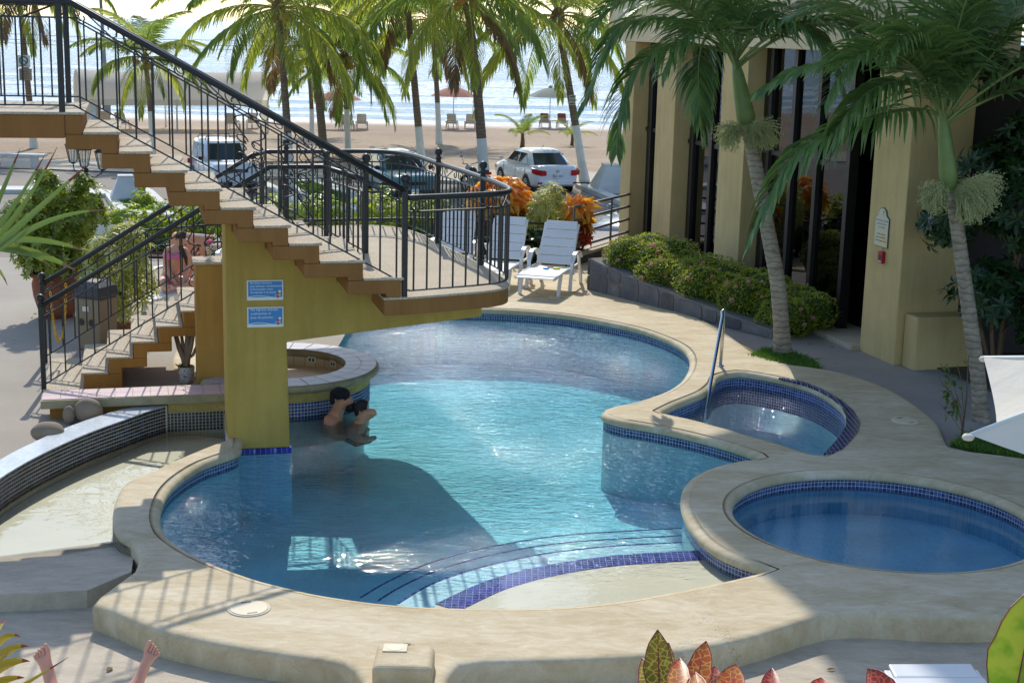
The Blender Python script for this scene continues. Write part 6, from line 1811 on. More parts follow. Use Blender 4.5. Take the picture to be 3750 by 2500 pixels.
m.extrude([(0, ez - .6)] + gp + [(5.0, ez - .6)], (0, 1, 0), (0, 0, 1), (-.02, 0, 0), (1, 0, 0), .015); m.build('gable', cv_, MQ)
for x in (.05, ML / 2, ML - .05):
    for y in (.05, 4.95):
        m = MB(); m.tube([(x, y, -.3), (x, y, ez)], .05, 8); m.build('leg', M['kerbwhite'], MQ)
for x in (.25, ML - .25):
    m = MB(); m.loft([[(x - s, -.01, z), (x + s, -.01, z), (x + s, .03, z), (x - s, .03, z)] for s, z in ((.32, ez - .3), (.12, ez - 1.4), (.16, .1))], smooth=False); m.build('tied_curtain', cv_, MQ)

# ------------------------------------------------------------------ vehicles
def paint(name, c, rough=.22):
    t = NT(name); n = t.noise(t.co('Object'), 1.2, 4)
    col = t.mix(1.0, c, t.ramp(n.outputs[0], [(.3, (.93, .93, .93, 1)), (.7, (1.03, 1.03, 1.03, 1))]), 'MULTIPLY')
    p = t.pbr(col, rough, 0, .5); p.inputs['Coat Weight'].default_value = .6; p.inputs['Coat Roughness'].default_value = .06
    return t.done(p)
M['tyre'] = pm('tyre_rubber', (.018, .018, .018, 1), .8, bump=.1)
M['rim'] = pm('wheel_silver', lin(180, 182, 184), .3, .8, bump=0)
M['carglass'] = None
t = NT('car_glass'); gg = t.pbr((.03, .04, .045, 1), .04, 0, .7); M['carglass'] = t.done(gg)
M['lampred'] = pm('tail_lamp_red', lin(178, 26, 30), .15, bump=0)
M['lampclear'] = pm('lamp_clear', lin(196, 200, 204), .1, .3, bump=0)
M['plastic'] = pm('black_plastic', (.02, .02, .02, 1), .5, bump=0)
def car(label, loc, ang, paintm, L=4.4, W=1.70, H=1.47, belt=.95, cab=(-1.62, 1.08, -.92, .22), tum=.74, nose=.78, tail=.98, wr=.30, wb=(-1.3, 1.27), front=False, plate='', plate_back=True, roofrack=False, boxy=False, lower=None):
    """x forward; z up"""
    T = thing('parked_car', label, 'car', loc, ang, 'vehicles parked along the street')
    h2 = W / 2; x0, x1 = -L / 2, L / 2
    st = [(x0, .38, tail - .1, .80), (x0 + .06, .30, tail - .02, .90), (x0 + .25, .24, tail + .01, .97), (cab[0], .20, belt + .02, 1.0), (0, .20, belt - .01, 1.0), (cab[1], .20, belt - .02, 1.0), (x1 - .7, .21, (belt + nose) / 2 + .02, .99), (x1 - .25, .24, nose, .95), (x1 - .06, .30, nose - .10, .86), (x1, .38, nose - .2, .78)]
    if boxy: st = [(x0, .4, tail - .05, .95), (x0 + .05, .3, tail, .97), (cab[0], .24, belt + .01, 1.0), (0, .24, belt, 1.0), (cab[1], .24, belt - .02, 1.0), (x1 - .25, .26, nose + .04, .98), (x1 - .05, .3, nose - .02, .95), (x1, .38, nose - .1, .92)]
    def ring(x, zl, zh, k):
        w = h2 * k
        pr = [(.86, zl), (.97, zl + .07), (1.0, zl + (zh - zl) * .45), (.985, zl + (zh - zl) * .75), (.94, zh - .05), (.84, zh)]
        return [(x, w * a, z) for a, z in pr] + [(x, 0, zh + .02)] + [(x, -w * a, z) for a, z in reversed(pr)]
    m = MB(); m.loft([ring(*s) for s in st]); body = m.build('body', paintm, T, bevel=.0)
    # wheel arches, wheels
    for wx in wb:
        for sy in (-1, 1):
            A = Matrix.Translation((wx, sy * (h2 - .012), wr)) @ Matrix.Rotation(RAD(90), 4, 'X')
            m = MB(); m.lathe([(wr + .055, -.02), (wr + .055, .02)], 22, M=A); m.build('wheel_arch', M['plastic'], T)
            A = Matrix.Translation((wx, sy * (h2 - .09), wr)) @ Matrix.Rotation(RAD(90), 4, 'X')
            m = MB(); m.lathe([(wr * .62, -.1), (wr * .95, -.1), (wr, -.06), (wr, .06), (wr * .95, .1), (wr * .62, .1)], 24, M=A); ty = m.build('wheel', M['tyre'], T)
            m = MB(); o_ = -.104 if sy > 0 else .104
            m.lathe([(wr * .64, o_ * .85), (wr * .62, o_), (wr * .5, o_ * .94), (.05, o_ * .9)], 20, M=A)
            for s in range(8):
                R2 = A @ Matrix.Rotation(s * math.pi / 4, 4, 'Z'); zz = sorted((o_ * .9, o_ * 1.02)); m.box(.04, wr * .6, -.016, .016, zz[0], zz[1], R2)
            m.build('rim', M['rim'], ty)
    # cabin
    b0, b1, t0, t1 = cab; zb_, zt_ = belt - .02, H
    wb_, wt_ = h2 * .93, h2 * tum
    Bc = [Vector((b1, wb_ * .92, zb_)), Vector((b0, wb_ * .92, zb_)), Vector((b0, -wb_ * .92, zb_)), Vector((b1, -wb_ * .92, zb_))]
    def rr(xa, xb, w, z, k=.12):
        return [(xb, w - k, z), (xb - k, w, z), ((xa + xb) / 2, w * 1.01, z), (xa + k, w, z), (xa, w - k, z), (xa - .02, 0, z), (xa, -w + k, z), (xa + k, -w, z), ((xa + xb) / 2, -w * 1.01, z), (xb - k, -w, z), (xb, -w + k, z), (xb + .03, 0, z)]
    m = MB(); m.loft([rr(b0, b1, wb_, zb_, .14), rr(b0 + (t0 - b0) * .5, b1 + (t1 - b1) * .5, wb_ + (wt_ - wb_) * .42, (zb_ + zt_) / 2 - .0, .14), rr(t0, t1, wt_, zt_ - .05, .14), rr(t0 + .18, t1 - .18, wt_ - .13, zt_ - .005, .1), rr(t0 + .5, t1 - .5 if t1 - .5 > t0 + .6 else t0 + .62, wt_ * .3, zt_ + .008, .05)]); m.build('cabin', paintm, T)
    zc = lambda u: zb_ + .04 + (zt_ - .11 - zb_ - .04) * u
    def lerp_ring(u):                # cabin outline at glass height fraction u
        k = (zc(u) - zb_) / (zt_ - zb_); return b0 + (t0 - b0) * k, b1 + (t1 - b1) * k, wb_ + (wt_ - wb_) * k
    # windscreen and rear window
    for nm_, fr in (('windscreen', True), ('rear_window', False)):
        m = MB(); n_ = 6
        for u in range(n_ + 1):
            xa, xb, w = lerp_ring(u / n_)
            for v in range(n_ + 1):
                y = (w - .13) * (2 * v / n_ - 1); bow = .03 * (1 - (2 * v / n_ - 1) ** 2)
                m.v.append(((xb + bow + .012) if fr else (xa - bow * .7 - .012), y, zc(u / n_)))
        for u in range(n_):
            for v in range(n_): a = u * (n_ + 1) + v; m.f.append((a, a + 1, a + n_ + 2, a + n_ + 1)); m.sm.add(len(m.f) - 1)
        m.build(nm_, M['carglass'], T)
    for sy in (-1, 1):
        xa0, xb0, w0 = lerp_ring(.06); xa1, xb1, w1 = lerp_ring(.94)
        for s0, s1 in ((.10, .47), (.51, .90)):
            p = lambda xa, xb, w, s, z: Vector((xa + (xb - xa) * s, sy * (w * 1.012 + .010), z))
            P = [p(xa0, xb0, w0, s0, zc(.06)), p(xa0, xb0, w0, s1, zc(.06)), p(xa1, xb1, w1, s1, zc(.94)), p(xa1, xb1, w1, s0, zc(.94))]
            m = MB(); m.add(P + [q - Vector((0, sy * .02, 0)) for q in P], [(0, 1, 2, 3), (4, 7, 6, 5), (0, 4, 5, 1), (1, 5, 6, 2), (2, 6, 7, 3), (3, 7, 4, 0)]); m.build('side_window', M['carglass'], T)
        m = MB(); m.ball((cab[1] - .12, sy * (h2 + .09), belt + .08), .1, 10, (.55, 1.0, .72)); m.build('wing_mirror', M['plastic'] if boxy else paintm, T)
        for hx in (.25, -.75):
            m = MB(); m.box(hx - .09, hx + .09, sy * (h2 + .0) - .012, sy * (h2 + .0) + .012, belt - .2, belt - .17); m.build('door_handle', paintm, T, bevel=.006)
        for dx in (cab[1] - .1, -.22, cab[0] + .45):
            m = MB(); m.box(dx - .006, dx + .006, sy * h2 * .997 - .004, sy * h2 * .997 + .004, .34, belt - .1); m.build('door_seam', M['plastic'], T)
        # lamps
        m = MB(); m.loft([[(x0 + dx, sy * (h2 * k) + a, z + b) for a, b in ((-.14, -.10), (.06, -.11), (.07, .09), (-.14, .07))] for dx, k, z in ((-.03, .66, tail - .23), (.06, .86, tail - .2), (.32, .95, tail - .16))], smooth=False); m.build('tail_lamp', M['lampred'], T, bevel=.02)
        m = MB(); m.loft([[(x1 - dx, sy * (h2 * k) + a, z + b) for a, b in ((-.13, -.07), (.06, -.07), (.06, .06), (-.13, .06))] for dx, k, z in ((-.012 + .03, .66, nose - .19), (.12, .80, nose - .15), (.3, .93, nose - .13))], smooth=False); m.build('headlamp', M['lampclear'], T, bevel=.02)
    m = MB(); m.box(x1 - .06, x1 + .02, -h2 * .48, h2 * .48, nose - .26, nose - .15); m.build('grille', M['plastic'], T, bevel=.01)
    m = MB(); m.box(x1 - .1, x1 + .03, -h2 * .8, h2 * .8, .3, .44); m.build('front_bumper', lower or paintm, T, bevel=.03)
    m = MB(); m.box(x0 - .03, x0 + .1, -h2 * .82, h2 * .82, .32, .48); m.build('rear_bumper', lower or paintm, T, bevel=.03)
    px = (x0 - .035) if plate_back else (x1 + .035)
    zpl = tail - .33 if plate_back else .40
    m = MB(); m.box(px - .008, px + .008, -.16, .16, zpl - .08, zpl + .08); pt_ = m.build('number_plate', M['signwhite'], T, bevel=.004)
    if plate:
        R_ = ((0, -1, 0), (0, 0, 1)) if plate_back else ((0, 1, 0), (0, 0, 1))
        text(plate, .11, plane_M((px + (-.0095 if plate_back else .0095), 0, zpl - .045), *R_), pm('plate_blue', lin(54, 60, 120), .5, bump=0) if 'plate_blue' not in bpy.data.materials else bpy.data.materials['plate_blue'], pt_, align='CENTER')
    if roofrack:
        for rx in (t0 + .35, t1 - .3):
            m = MB(); m.tube([(rx, -wt_ * .9, zt_ - .02), (rx, -wt_ * .8, zt_ + .1), (rx, wt_ * .8, zt_ + .1), (rx, wt_ * .9, zt_ - .02)], .018, 6); m.build('roof_rack', M['plastic'], T)
    return T
heading = lambda dx, dy: math.atan2(dy, dx)
cw_ = car('white sedan seen from behind with red tail lamps', (.67, 54.1, ROAD_Z), heading(-.36, .93), paint('car_white', lin(226, 228, 230)), plate='BJZ-465')
m = MB(); m.tube([(-.55, 0, 1.44), (-.85, 0, 1.62)], .008, 5); m.build('aerial', M['plastic'], cw_)
m = MB(); m.tube([(-2.215, .055 * math.cos(t), .80 + .038 * math.sin(t)) for t in [i * .4 for i in range(17)]], .007, 5); m.tube([(-2.215, .018 * math.cos(t), .805 + .034 * math.sin(t)) for t in [i * .5 for i in range(13)]], .006, 5); m.build('badge', M['rim'], cw_)
for sy in (-1, 1):
    m = MB(); m.box(-2.235, -2.16, sy * .66 - .08, sy * .66 + .08, .36, .43); m.build('reflector', M['lampred'], cw_, bevel=.01)
sv_ = car('boxy silver-white four-wheel drive with roof rack facing the stairs', (-10.15, 51.2, ground_z(0, 51.2)), heading(.42, -.9), paint('car_silver', lin(212, 218, 224), .25), L=3.65, W=1.62, H=1.70, belt=1.04, cab=(-1.72, .62, -1.60, .12), tum=.80, nose=1.0, tail=1.04, wr=.34, wb=(-1.15, 1.1), plate_back=False, plate='BG 020', roofrack=True, boxy=True, lower=M['plastic'])
m = MB(); m.box(.75, .95, -.28, .28, 1.035, 1.07); m.build('bonnet_scoop', bpy.data.materials['car_silver'], sv_, bevel=.015)
tc_ = car('dark teal estate car behind the curved landing', (-4.0, 50.2, ground_z(0, 50.2)), heading(.34, -.94), paint('car_teal', lin(84, 128, 134), .25), L=4.2, W=1.68, H=1.52, belt=.98, cab=(-1.9, .85, -1.7, .1), tum=.77, nose=.86, tail=1.0, wr=.31, wb=(-1.2, 1.25), plate_back=False, plate='399', boxy=True, lower=M['plastic'])
for sy in (-1, 1):
    m = MB(); m.box(2.03, 2.13, sy * .68 - .09, sy * .68 + .09, .48, .54); m.build('indicator', pm('indicator_amber', lin(220, 120, 40), .3, bump=0) if sy < 0 else bpy.data.materials['indicator_amber'], tc_, bevel=.01)
car('dark silver car half hidden behind the first building pier', (3.55, 34.6, ground_z(0, 34.6)), heading(-.62, -.78), paint('car_grey', lin(120, 128, 136), .25), plate_back=False)
# motorcycle
q = GT(1738, 712)
MC = thing('motorcycle', 'black motorcycle parked beside the large whitewashed palm', 'motorcycle', (q.x, q.y + .3, q.z), heading(-.55, .83))
blk = paint('bike_black', (.02, .02, .022, 1))
for wx in (-.62, .66):
    A = Matrix.Translation((wx, 0, .3)) @ Matrix.Rotation(RAD(90), 4, 'X')
    m = MB(); m.tube([A @ Vector((.26 * math.cos(t * .3), .26 * math.sin(t * .3), 0)) for t in range(21)], .045, 8, closed=True); wh = m.build('wheel', M['tyre'], MC)
    m = MB(); m.lathe([(.05, -.05), (.05, .05)], 10, M=A)
    for s in range(8): m.tube([A @ Vector((.04 * math.cos(s * .785), .04 * math.sin(s * .785), 0)), A @ Vector((.23 * math.cos(s * .785), .23 * math.sin(s * .785), 0))], .008, 4)
    m.build('rim', M['rim'], wh)
m = MB(); m.ball((.2, 0, .78), .2, 12, (1.25, .75, .72)); m.build('fuel_tank', blk, MC)
m = MB(); m.loft([[(x, y * w, z + s * .04) for y, s in ((-1, -1), (1, -1), (1, 1), (-1, 1))] for x, w, z in ((.05, .1, .74), (-.3, .14, .74), (-.65, .11, .82), (-.8, .07, .86))], smooth=False); m.build('seat', M['plastic'], MC, bevel=.02)
m = MB(); m.box(-.15, .3, -.12, .12, .28, .55); m.tube([(-.62, .0, .3), (-.1, 0, .4), (.3, 0, .5), (.45, 0, .85)], .03, 6); m.build('engine', M['rim'], MC, bevel=.02)
for sy in (-1, 1):
    m = MB(); m.tube([(.66, sy * .08, .3), (.45, sy * .08, .95)], .022, 8); m.build('fork', M['rim'], MC)
    m = MB(); m.tube([(.38, sy * .05, .98), (.36, sy * .25, 1.02), (.26, sy * .38, 1.04)], .014, 6); m.build('handlebar', M['plastic'], MC)
    m = MB(); m.tube([(.34, sy * .27, 1.02), (.36, sy * .33, 1.24)], .008, 5); st_ = m.build('mirror_stalk', M['plastic'], MC)
    m = MB(); m.ball((.36, sy * .34, 1.30), .07, 10, (.3, 1, .9)); m.build('mirror', M['rim'], st_)
m = MB(); m.ball((.52, 0, .86), .1, 12, (.8, 1, 1)); m.build('headlamp', M['lampclear'], MC)
m = MB(); m.box(-.95, -.82, -.08, .08, .74, .84); m.build('tail_lamp', M['lampred'], MC, bevel=.02)
m = MB(); m.tube([(.1, -.14, .3), (-.3, -.16, .3), (-.75, -.17, .42)], .04, 8); m.build('exhaust', M['rim'], MC)
m = MB(); m.loft([[(x, y * .09, z + s * .02) for y, s in ((-1, -1), (1, -1), (1, 1), (-1, 1))] for x, z in ((-.5, .64), (-.85, .66), (-.98, .5))], smooth=False); m.build('rear_mudguard', paint('bike_red', lin(130, 40, 36)), MC)
# ------------------------------------------------------------------ people
def skinmat(name, c):
    t = NT(name); n = t.noise(t.co('Object'), 6, 4)
    col = t.mix(1.0, c, t.ramp(n.outputs[0], [(.3, (.9, .88, .86, 1)), (.7, (1.06, 1.04, 1.02, 1))]), 'MULTIPLY')
    p = t.pbr(col, .45, 0, .4); p.inputs['Subsurface Weight'].default_value = .08
    p.inputs['Subsurface Radius'].default_value = (.02, .008, .005)
    return t.done(p)
def body(name, J, mat, parent=None, root=0, sub=2):
    """J: list of (position, radius or (rx, ry), parent index)"""
    me = bpy.data.meshes.new(name)
    me.from_pydata([tuple(j[0]) for j in J], [(i, j[2]) for i, j in enumerate(J) if j[2] is not None], [])
    bm = bmesh.new(); bm.from_mesh(me); ly = bm.verts.layers.skin.verify(); bm.verts.ensure_lookup_table()
    for i, j in enumerate(J):
        r = j[1] if isinstance(j[1], tuple) else (j[1], j[1])
        bm.verts[i][ly].radius = r; bm.verts[i][ly].use_root = (i == root)
    bm.to_mesh(me); bm.free()
    o = bpy.data.objects.new(name, me); COL.objects.link(o); o.parent = parent
    s = o.modifiers.new('skin', 'SKIN'); s.use_smooth_shade = True; s.branch_smoothing = .4
    b = o.modifiers.new('sub', 'SUBSURF'); b.levels = sub; b.render_levels = sub
    me.materials.append(mat)
    return o
def cap_hair(parent, c, r, mat, face, extra=(), name='hair', k=1.07, low=-.1):
    """hair shell over the head c, leaving the face side open"""
    m = MB(); n, q = 20, 12
    f = Vector(face).normalized()
    pts = []
    for i in range(q + 1):
        th = math.pi * .72 * i / q
        for j in range(n):
            a = 2 * math.pi * j / n
            v = Vector((math.sin(th) * math.cos(a), math.sin(th) * math.sin(a), math.cos(th)))
            open_ = sstep(-.3, .35, v.dot(f)) * max(0.0, min(1.0, (th - .8) * 2.4))
            rr = r * (k + .03 * mnoise.noise(v * 6)) * (1 - .4 * open_)
            pts.append(Vector(c) + Vector((v.x * rr * .92, v.y * rr * .92, v.z * rr * 1.1)))
    m.add(pts, [(i * n + j, i * n + (j + 1) % n, (i + 1) * n + (j + 1) % n, (i + 1) * n + j) for i in range(q) for j in range(n)], smooth=True)
    for e_ in extra: m.tube(e_[0], e_[1], 8)
    return m.build(name, mat, parent)
def face_bits(parent, c, r, f, dark):
    f = Vector(f).normalized(); s = f.cross(Vector((0, 0, 1))).normalized()
    for sg in (-1, 1):
        m = MB(); m.ball(Vector(c) + f * (r * .88) + s * (sg * r * .36) + Vector((0, 0, r * .08)), r * .11, 8, (1, 1, .6)); m.build('eye', dark, parent)
        m = MB(); m.ball(Vector(c) + s * (sg * r * .98) - f * (r * .1), r * .22, 8, (.5, .5, 1.2)); m.build('ear', parent.data.materials[0], parent)
    m = MB(); m.ball(Vector(c) + f * (r * .86) + Vector((0, 0, -r * .55)), r * .2, 8, (1.0, 1.0, .35)); m.build('lips', M['lips'], parent)
M['lips'] = pm('lips', lin(150, 84, 76), .5, bump=0)
M['hairdark'] = pm('dark_hair', lin(34, 28, 26), .6, var=.3, vs=20, bs=90, bump=.5, bd=.01)
M['hairbrown'] = pm('brown_hair', lin(70, 50, 40), .6, var=.3, vs=20, bs=90, bump=.5, bd=.01)
skA = skinmat('skin_tan', lin(204, 146, 112)); skB = skinmat('skin_olive', lin(208, 154, 120)); skC = skinmat('skin_fair', lin(222, 168, 140)); skD = skinmat('skin_pink', lin(214, 158, 134))
def bather(label, px, py, skin, female):
    b = G(px, py, WZ); T = thing('person', label, 'person', (b.x, b.y, WZ))
    k = .94 if female else 1.0; fz = Vector((.95, -.3, -.05))
    h = Vector((.05, -.01, .245 if not female else .135)) * 1.0; r = .1 * k
    nk = h + Vector((-.03, .01, -.13))
    J = [((-.12, .46, -.24), (.12, .09), None), ((-.08, .24, -.2), (.125 * k, .09), 0), ((-.05, .05, max(-.13, h.z - .36)), (.15 * k, .10), 1), ((-.03, .02, h.z - .22), (.10 * k, .085), 2),
         (tuple(nk), .052 * k, 3), (tuple(h + Vector((.015, -.004, -.055))), .096 * k, 4), (tuple(h + Vector((.002, 0, .035))), .122 * k, 5), (tuple(h + Vector((.132, -.042, -.02))), .02, 5),
         ((-.06, .19 * k, h.z - .24), .062 * k, 3), ((-.05, .3, -.13), .042, 8), ((.0, .42, -.2), .034, 9), ((.05, .5, -.22), .026, 10),
         ((-.05, -.17 * k, h.z - .24), .062 * k, 3), ((.0, -.18, -.14), .042, 12), ((.1, -.08, -.17), .034, 13), ((.17, .02, -.17), .026, 14),
         ((-.18, .56, -.28), .085, 0), ((-.16, .9, -.36), .06, 16), ((-.2, 1.2, -.42), .045, 17), ((-.06, .56, -.28), .085, 0), ((-.04, .88, -.38), .06, 19), ((-.08, 1.15, -.46), .045, 20)]
    o = body('body', J, skin, T, root=1)
    hd = h + Vector((-.01, 0, .0))
    if female: cap_hair(o, hd + Vector((-.018, .006, .012)), r * .98, M['hairdark'], fz, [([hd + Vector((-.1, .03, .03)), hd + Vector((-.15, .05, .02)), hd + Vector((-.17, .05, -.03))], [.05, .06, .03])])
    else:
        cap_hair(o, hd + Vector((-.018, .006, .01)), r * .98, M['hairdark'], fz)
        m = MB(); m.ball(hd + Vector((.0, 0, .055)), .104, 16, (1.06, .98, .62)); hat = m.build('cap', pm('cap_black', lin(30, 30, 34), .9, bump=.2), o)
        m = MB(); f = Vector((.95, -.3, 0)).normalized(); s = f.cross(Vector((0, 0, 1)))
        m.tube([hd + f * .085 + s * .07 + Vector((0, 0, .015)), hd + f * .10 + Vector((0, 0, .015)), hd + f * .085 - s * .07 + Vector((0, 0, .015)), hd - f * .03 - s * .095 + Vector((0, 0, .02))], .014, 6); m.build('sunglasses', M['plastic'], o)
    face_bits(o, hd + Vector((0, 0, -.01)), r * .9, fz, M['plastic'])
    if female:
        m = MB(); m.tube([(.11, -.02, h.z - .33), (-.03, -.14, h.z - .34), (-.17, .02, h.z - .33), (-.03, .16, h.z - .34), (.11, .04, h.z - .33)], .03, 6, closed=True); m.build('swimsuit_top', pm('black_swimsuit', lin(28, 28, 34), .7, bump=0), o)
    return T
bather('man in dark cap and sunglasses up to his shoulders beside the round bar', 1232, 1538, skA, False)
bather('woman with dark tied-up hair immersed in front of the man in the cap', 1318, 1545, skB, True)

# woman on the lounger
yw = 20.15
for o in COL.objects:
    if o.get('label') == 'white plastic sun lounger on which the woman in pink sits': o.location = (-4.72, 20.35, 0); o.rotation_euler = (0, 0, RAD(-20))
g_ = lambda x, y, dy=0.0: GY(x, y, yw + dy)
base = Vector((g_(640, 1030).x, yw, .34))
WM = thing('person', 'woman in pink bikini sitting on a white lounger behind the lower railing', 'person', base)
rel = lambda p: tuple(Vector(p) - base)
hip = g_(622, 1012); hip.z = .45; ch = g_(640, 935); sh = g_(645, 912); nk = g_(655, 898); hd1 = g_(664, 880); hd2 = g_(668, 868)
kl = g_(706, 1010, -.25); kr = g_(590, 1018, -.3); fl_ = g_(640, 1030, -.4)
kl.z = .47; kr.z = .46; fl_.z = .40
J = [(rel(hip), (.15, .12), None), (rel(hip.lerp(ch, .5)), (.115, .09), 0), (rel(ch), (.125, .09), 1), (rel(sh), (.085, .07), 2), (rel(nk), .045, 3), (rel(hd1 + Vector((.012, -.008, -.01))), .086, 4), (rel(hd2), .108, 5), (rel(hd1 + Vector((.105, -.07, -.02))), .017, 5),
     (rel(sh + Vector((-.13, -.02, -.01))), .05, 3), (rel(sh + Vector((-.12, -.12, -.24))), .04, 8), (rel(sh + Vector((.02, -.25, -.42))), .032, 9), (rel(sh + Vector((.07, -.28, -.47))), .026, 10),
     (rel(sh + Vector((.13, .02, -.01))), .05, 3), (rel(sh + Vector((.17, -.08, -.24))), .04, 12), (rel(sh + Vector((.16, -.26, -.40))), .032, 13), (rel(sh + Vector((.14, -.3, -.46))), .026, 14),
     (rel(hip + Vector((.06, -.05, -.01))), .095, 0), (rel(kl), .065, 16), (rel(kl.lerp(fl_, .6) + Vector((0, -.03, -.03))), .05, 17), (rel(fl_), .035, 18),
     (rel(hip + Vector((-.07, -.05, -.01))), .095, 0), (rel(kr), .065, 20), (rel(kr.lerp(fl_, .6) + Vector((0, -.05, -.03))), .05, 21), (rel(fl_ + Vector((-.1, -.05, 0))), .035, 22)]
wo = body('body', J, skC, WM)
hc = Vector(rel(hd1.lerp(hd2, .6))); fw = Vector((.8, -.55, -.3))
cap_hair(wo, hc, .092, M['hairbrown'], fw, [([hc + Vector((-.06, .03, -.02)), hc + Vector((.0, -.05, -.14)), hc + Vector((.07, -.1, -.26)), hc + Vector((.08, -.1, -.36))], [.04, .034, .026, .01])])
face_bits(wo, hc + Vector((0, 0, -.015)), .084, fw, M['plastic'])
pk = pm('pink_bikini', lin(224, 120, 168), .7, vs=30, var=.15, bump=.1)
cc = Vector(rel(ch))
m = MB(); m.tube([cc + Vector((.145 * math.cos(a), .115 * math.sin(a), .0)) for a in [i * math.pi / 8 for i in range(16)]], .028, 6, closed=True)
for sx in (-.06, .06): m.ball(cc + Vector((sx, -.105, .0)), .055, 10, (1, .7, .9))
m.build('bikini_top', pk, wo)
hh_ = Vector(rel(hip)); m = MB(); m.tube([hh_ + Vector((.165 * math.cos(a), .135 * math.sin(a), .0)) for a in [i * math.pi / 8 for i in range(16)]], .032, 6, closed=True); m.build('bikini_bottom', pk, wo)
TW = MB(); B = Matrix.Translation((-4.72, 20.35, 0)) @ Matrix.Rotation(RAD(-20), 4, 'Z') @ Matrix.Translation((0, .08, .34)) @ Matrix.Rotation(RAD(62), 4, 'X')
nn_ = 12; pts = []
for i in range(nn_ + 1):
    for j in range(9):
        x = -.31 + .62 * j / 8; u = i / nn_
        if u < .62: q = B @ Vector((x, -.02 + .8 * u / .62, .022 + .010 * math.sin(j * 1.9 + i)))
        elif u < .7: q = B @ Vector((x, .785, .022 - .08 * (u - .62) / .08))
        else: q = B @ Vector((x, .785 - .34 * (u - .7) / .3, -.06 + .01 * math.sin(j * 2.3 + i)))
        pts.append(q)
TW.add(pts, [(i * 9 + j, i * 9 + j + 1, (i + 1) * 9 + j + 1, (i + 1) * 9 + j) for i in range(nn_) for j in range(8)], smooth=True)
o = TW.build('beach_towel', pm('towel_peach', lin(226, 160, 116), .95, vs=8, var=.12, bs=200, bump=.5)); tag(o, 'peach towel draped over the backrest behind the woman in pink', 'towel')
sd = o.modifiers.new('thick', 'SOLIDIFY'); sd.thickness = .008

# sunbather whose feet show at the bottom left
fL, fR = G(190, 2488, .46), G(512, 2474, .46)
cx = (fL + fR) / 2
SBl = lounger('white plastic sun lounger under the sunbather at the bottom left', (cx.x + .05, cx.y - .95, -.2), RAD(176), 25)
SBp = thing('person', 'sunbather of whom only two bare feet and ankles show at the bottom left', 'person', (cx.x, cx.y - .9, .15))
bs = Vector((cx.x, cx.y - .9, .15))
J = [((0, -.05, .12), (.17, .12), None), ((0, -.3, .2), (.15, .1), 0), ((0, -.55, .33), (.17, .11), 1), ((0, -.68, .42), (.08, .07), 2), ((0, -.76, .47), .055, 3), ((0, -.85, .52), .09, 4), ((0, -.92, .56), .095, 5)]
def leg(sign, f):
    k = len(J); a = f - bs
    J.append(((sign * .09, .05, .12), .1, 0)); J.append(((sign * .13 + a.x * .35, .42, .24), .066, k)); 
    J.append((tuple(a + Vector((-sign * .05, -.16, -.07))), .042, k + 1)); J.append((tuple(a + Vector((-sign * .012, -.03, -.04))), .036, k + 2))
    out = Vector((sign * .42, .25, .87)).normalized(); lat = Vector((sign * .85, -.25, -.35)).normalized()
    an = a + Vector((-sign * .012, -.02, -.055))
    J.append((tuple(an + Vector((0, .035, -.03))), .033, k + 3))           # heel
    mid = a + out * .06; J.append((tuple(mid), (.040, .026), k + 3)); md = len(J) - 1
    ball = a + out * .125; J.append((tuple(ball), (.044, .02), md)); bl = len(J) - 1
    for t_, (off, ln, rr_) in enumerate(((-.036, .062, .0145), (-.013, .052, .0100), (.006, .046, .0095), (.023, .038, .009), (.038, .028, .0085))):
        b0 = ball + lat * off + out * .012; J.append((tuple(b0), rr_ * 1.05, bl)); i0 = len(J) - 1
        J.append((tuple(b0 + out * ln * .6 + Vector((0, .006, 0))), rr_, i0)); J.append((tuple(b0 + out * ln + Vector((0, .002, 0))), rr_ * .85, i0 + 1))
leg(-1, fL); leg(1, fR)
for sg in (-1, 1):
    k = len(J); J.append(((sg * .2, -.56, .32), .055, 2)); J.append(((sg * .3, -.32, .2), .042, k)); J.append(((sg * .27, -.05, .2), .034, k + 1)); J.append(((sg * .22, .08, .2), .028, k + 2))
pb_ = body('body', J, skD, SBp, sub=2)
cap_hair(pb_, Vector((0, -.9, .54)), .1, M['hairbrown'], (0, .6, .8))
m = MB(); m.tube([Vector((.18 * math.cos(a), -.03, .12 + .13 * math.sin(a))) for a in [i * math.pi / 8 for i in range(16)]], .06, 6, closed=True); m.build('swim_shorts', pm('navy_shorts', lin(40, 50, 80), .8, bump=.1), pb_)

# ------------------------------------------------------------------ plants close to the camera
def croton_mat(name, edge, mid, vein):
    t = NT(name); v = t.co('Object')
    vo = t.n('TexVoronoi', feature='DISTANCE_TO_EDGE'); vo.inputs['Scale'].default_value = 62.0; nz_ = t.noise(v, 30, 4)
    ad = t.n('VectorMath', operation='ADD'); sc_ = t.n('VectorMath', operation='SCALE'); sc_.inputs['Scale'].default_value = .02
    t.l(nz_.outputs['Color'], sc_.inputs[0]); t.l(v, ad.inputs[0]); t.l(sc_.outputs[0], ad.inputs[1]); t.l(ad.outputs[0], vo.inputs['Vector'])
    ri = t.n('NewGeometry').outputs['Random Per Island']
    c = t.mix(t.ramp(t.noise(v, 9.0, 4).outputs[0], [(.4, (0, 0, 0, 1)), (.62, (1, 1, 1, 1))]), edge, mid)
    c = t.mix(t.ramp(vo.outputs['Distance'], [(.0, (1, 1, 1, 1)), (.09, (0, 0, 0, 1))]), c, vein)
    p = t.pbr(c, .3, 0, .5); tr = t.n('BsdfTranslucent'); t.l(c, tr.inputs[0])
    m = t.n('MixShader'); m.inputs[0].default_value = .35; t.l(p.outputs[0], m.inputs[1]); t.l(tr.outputs[0], m.inputs[2]); return t.done(m)
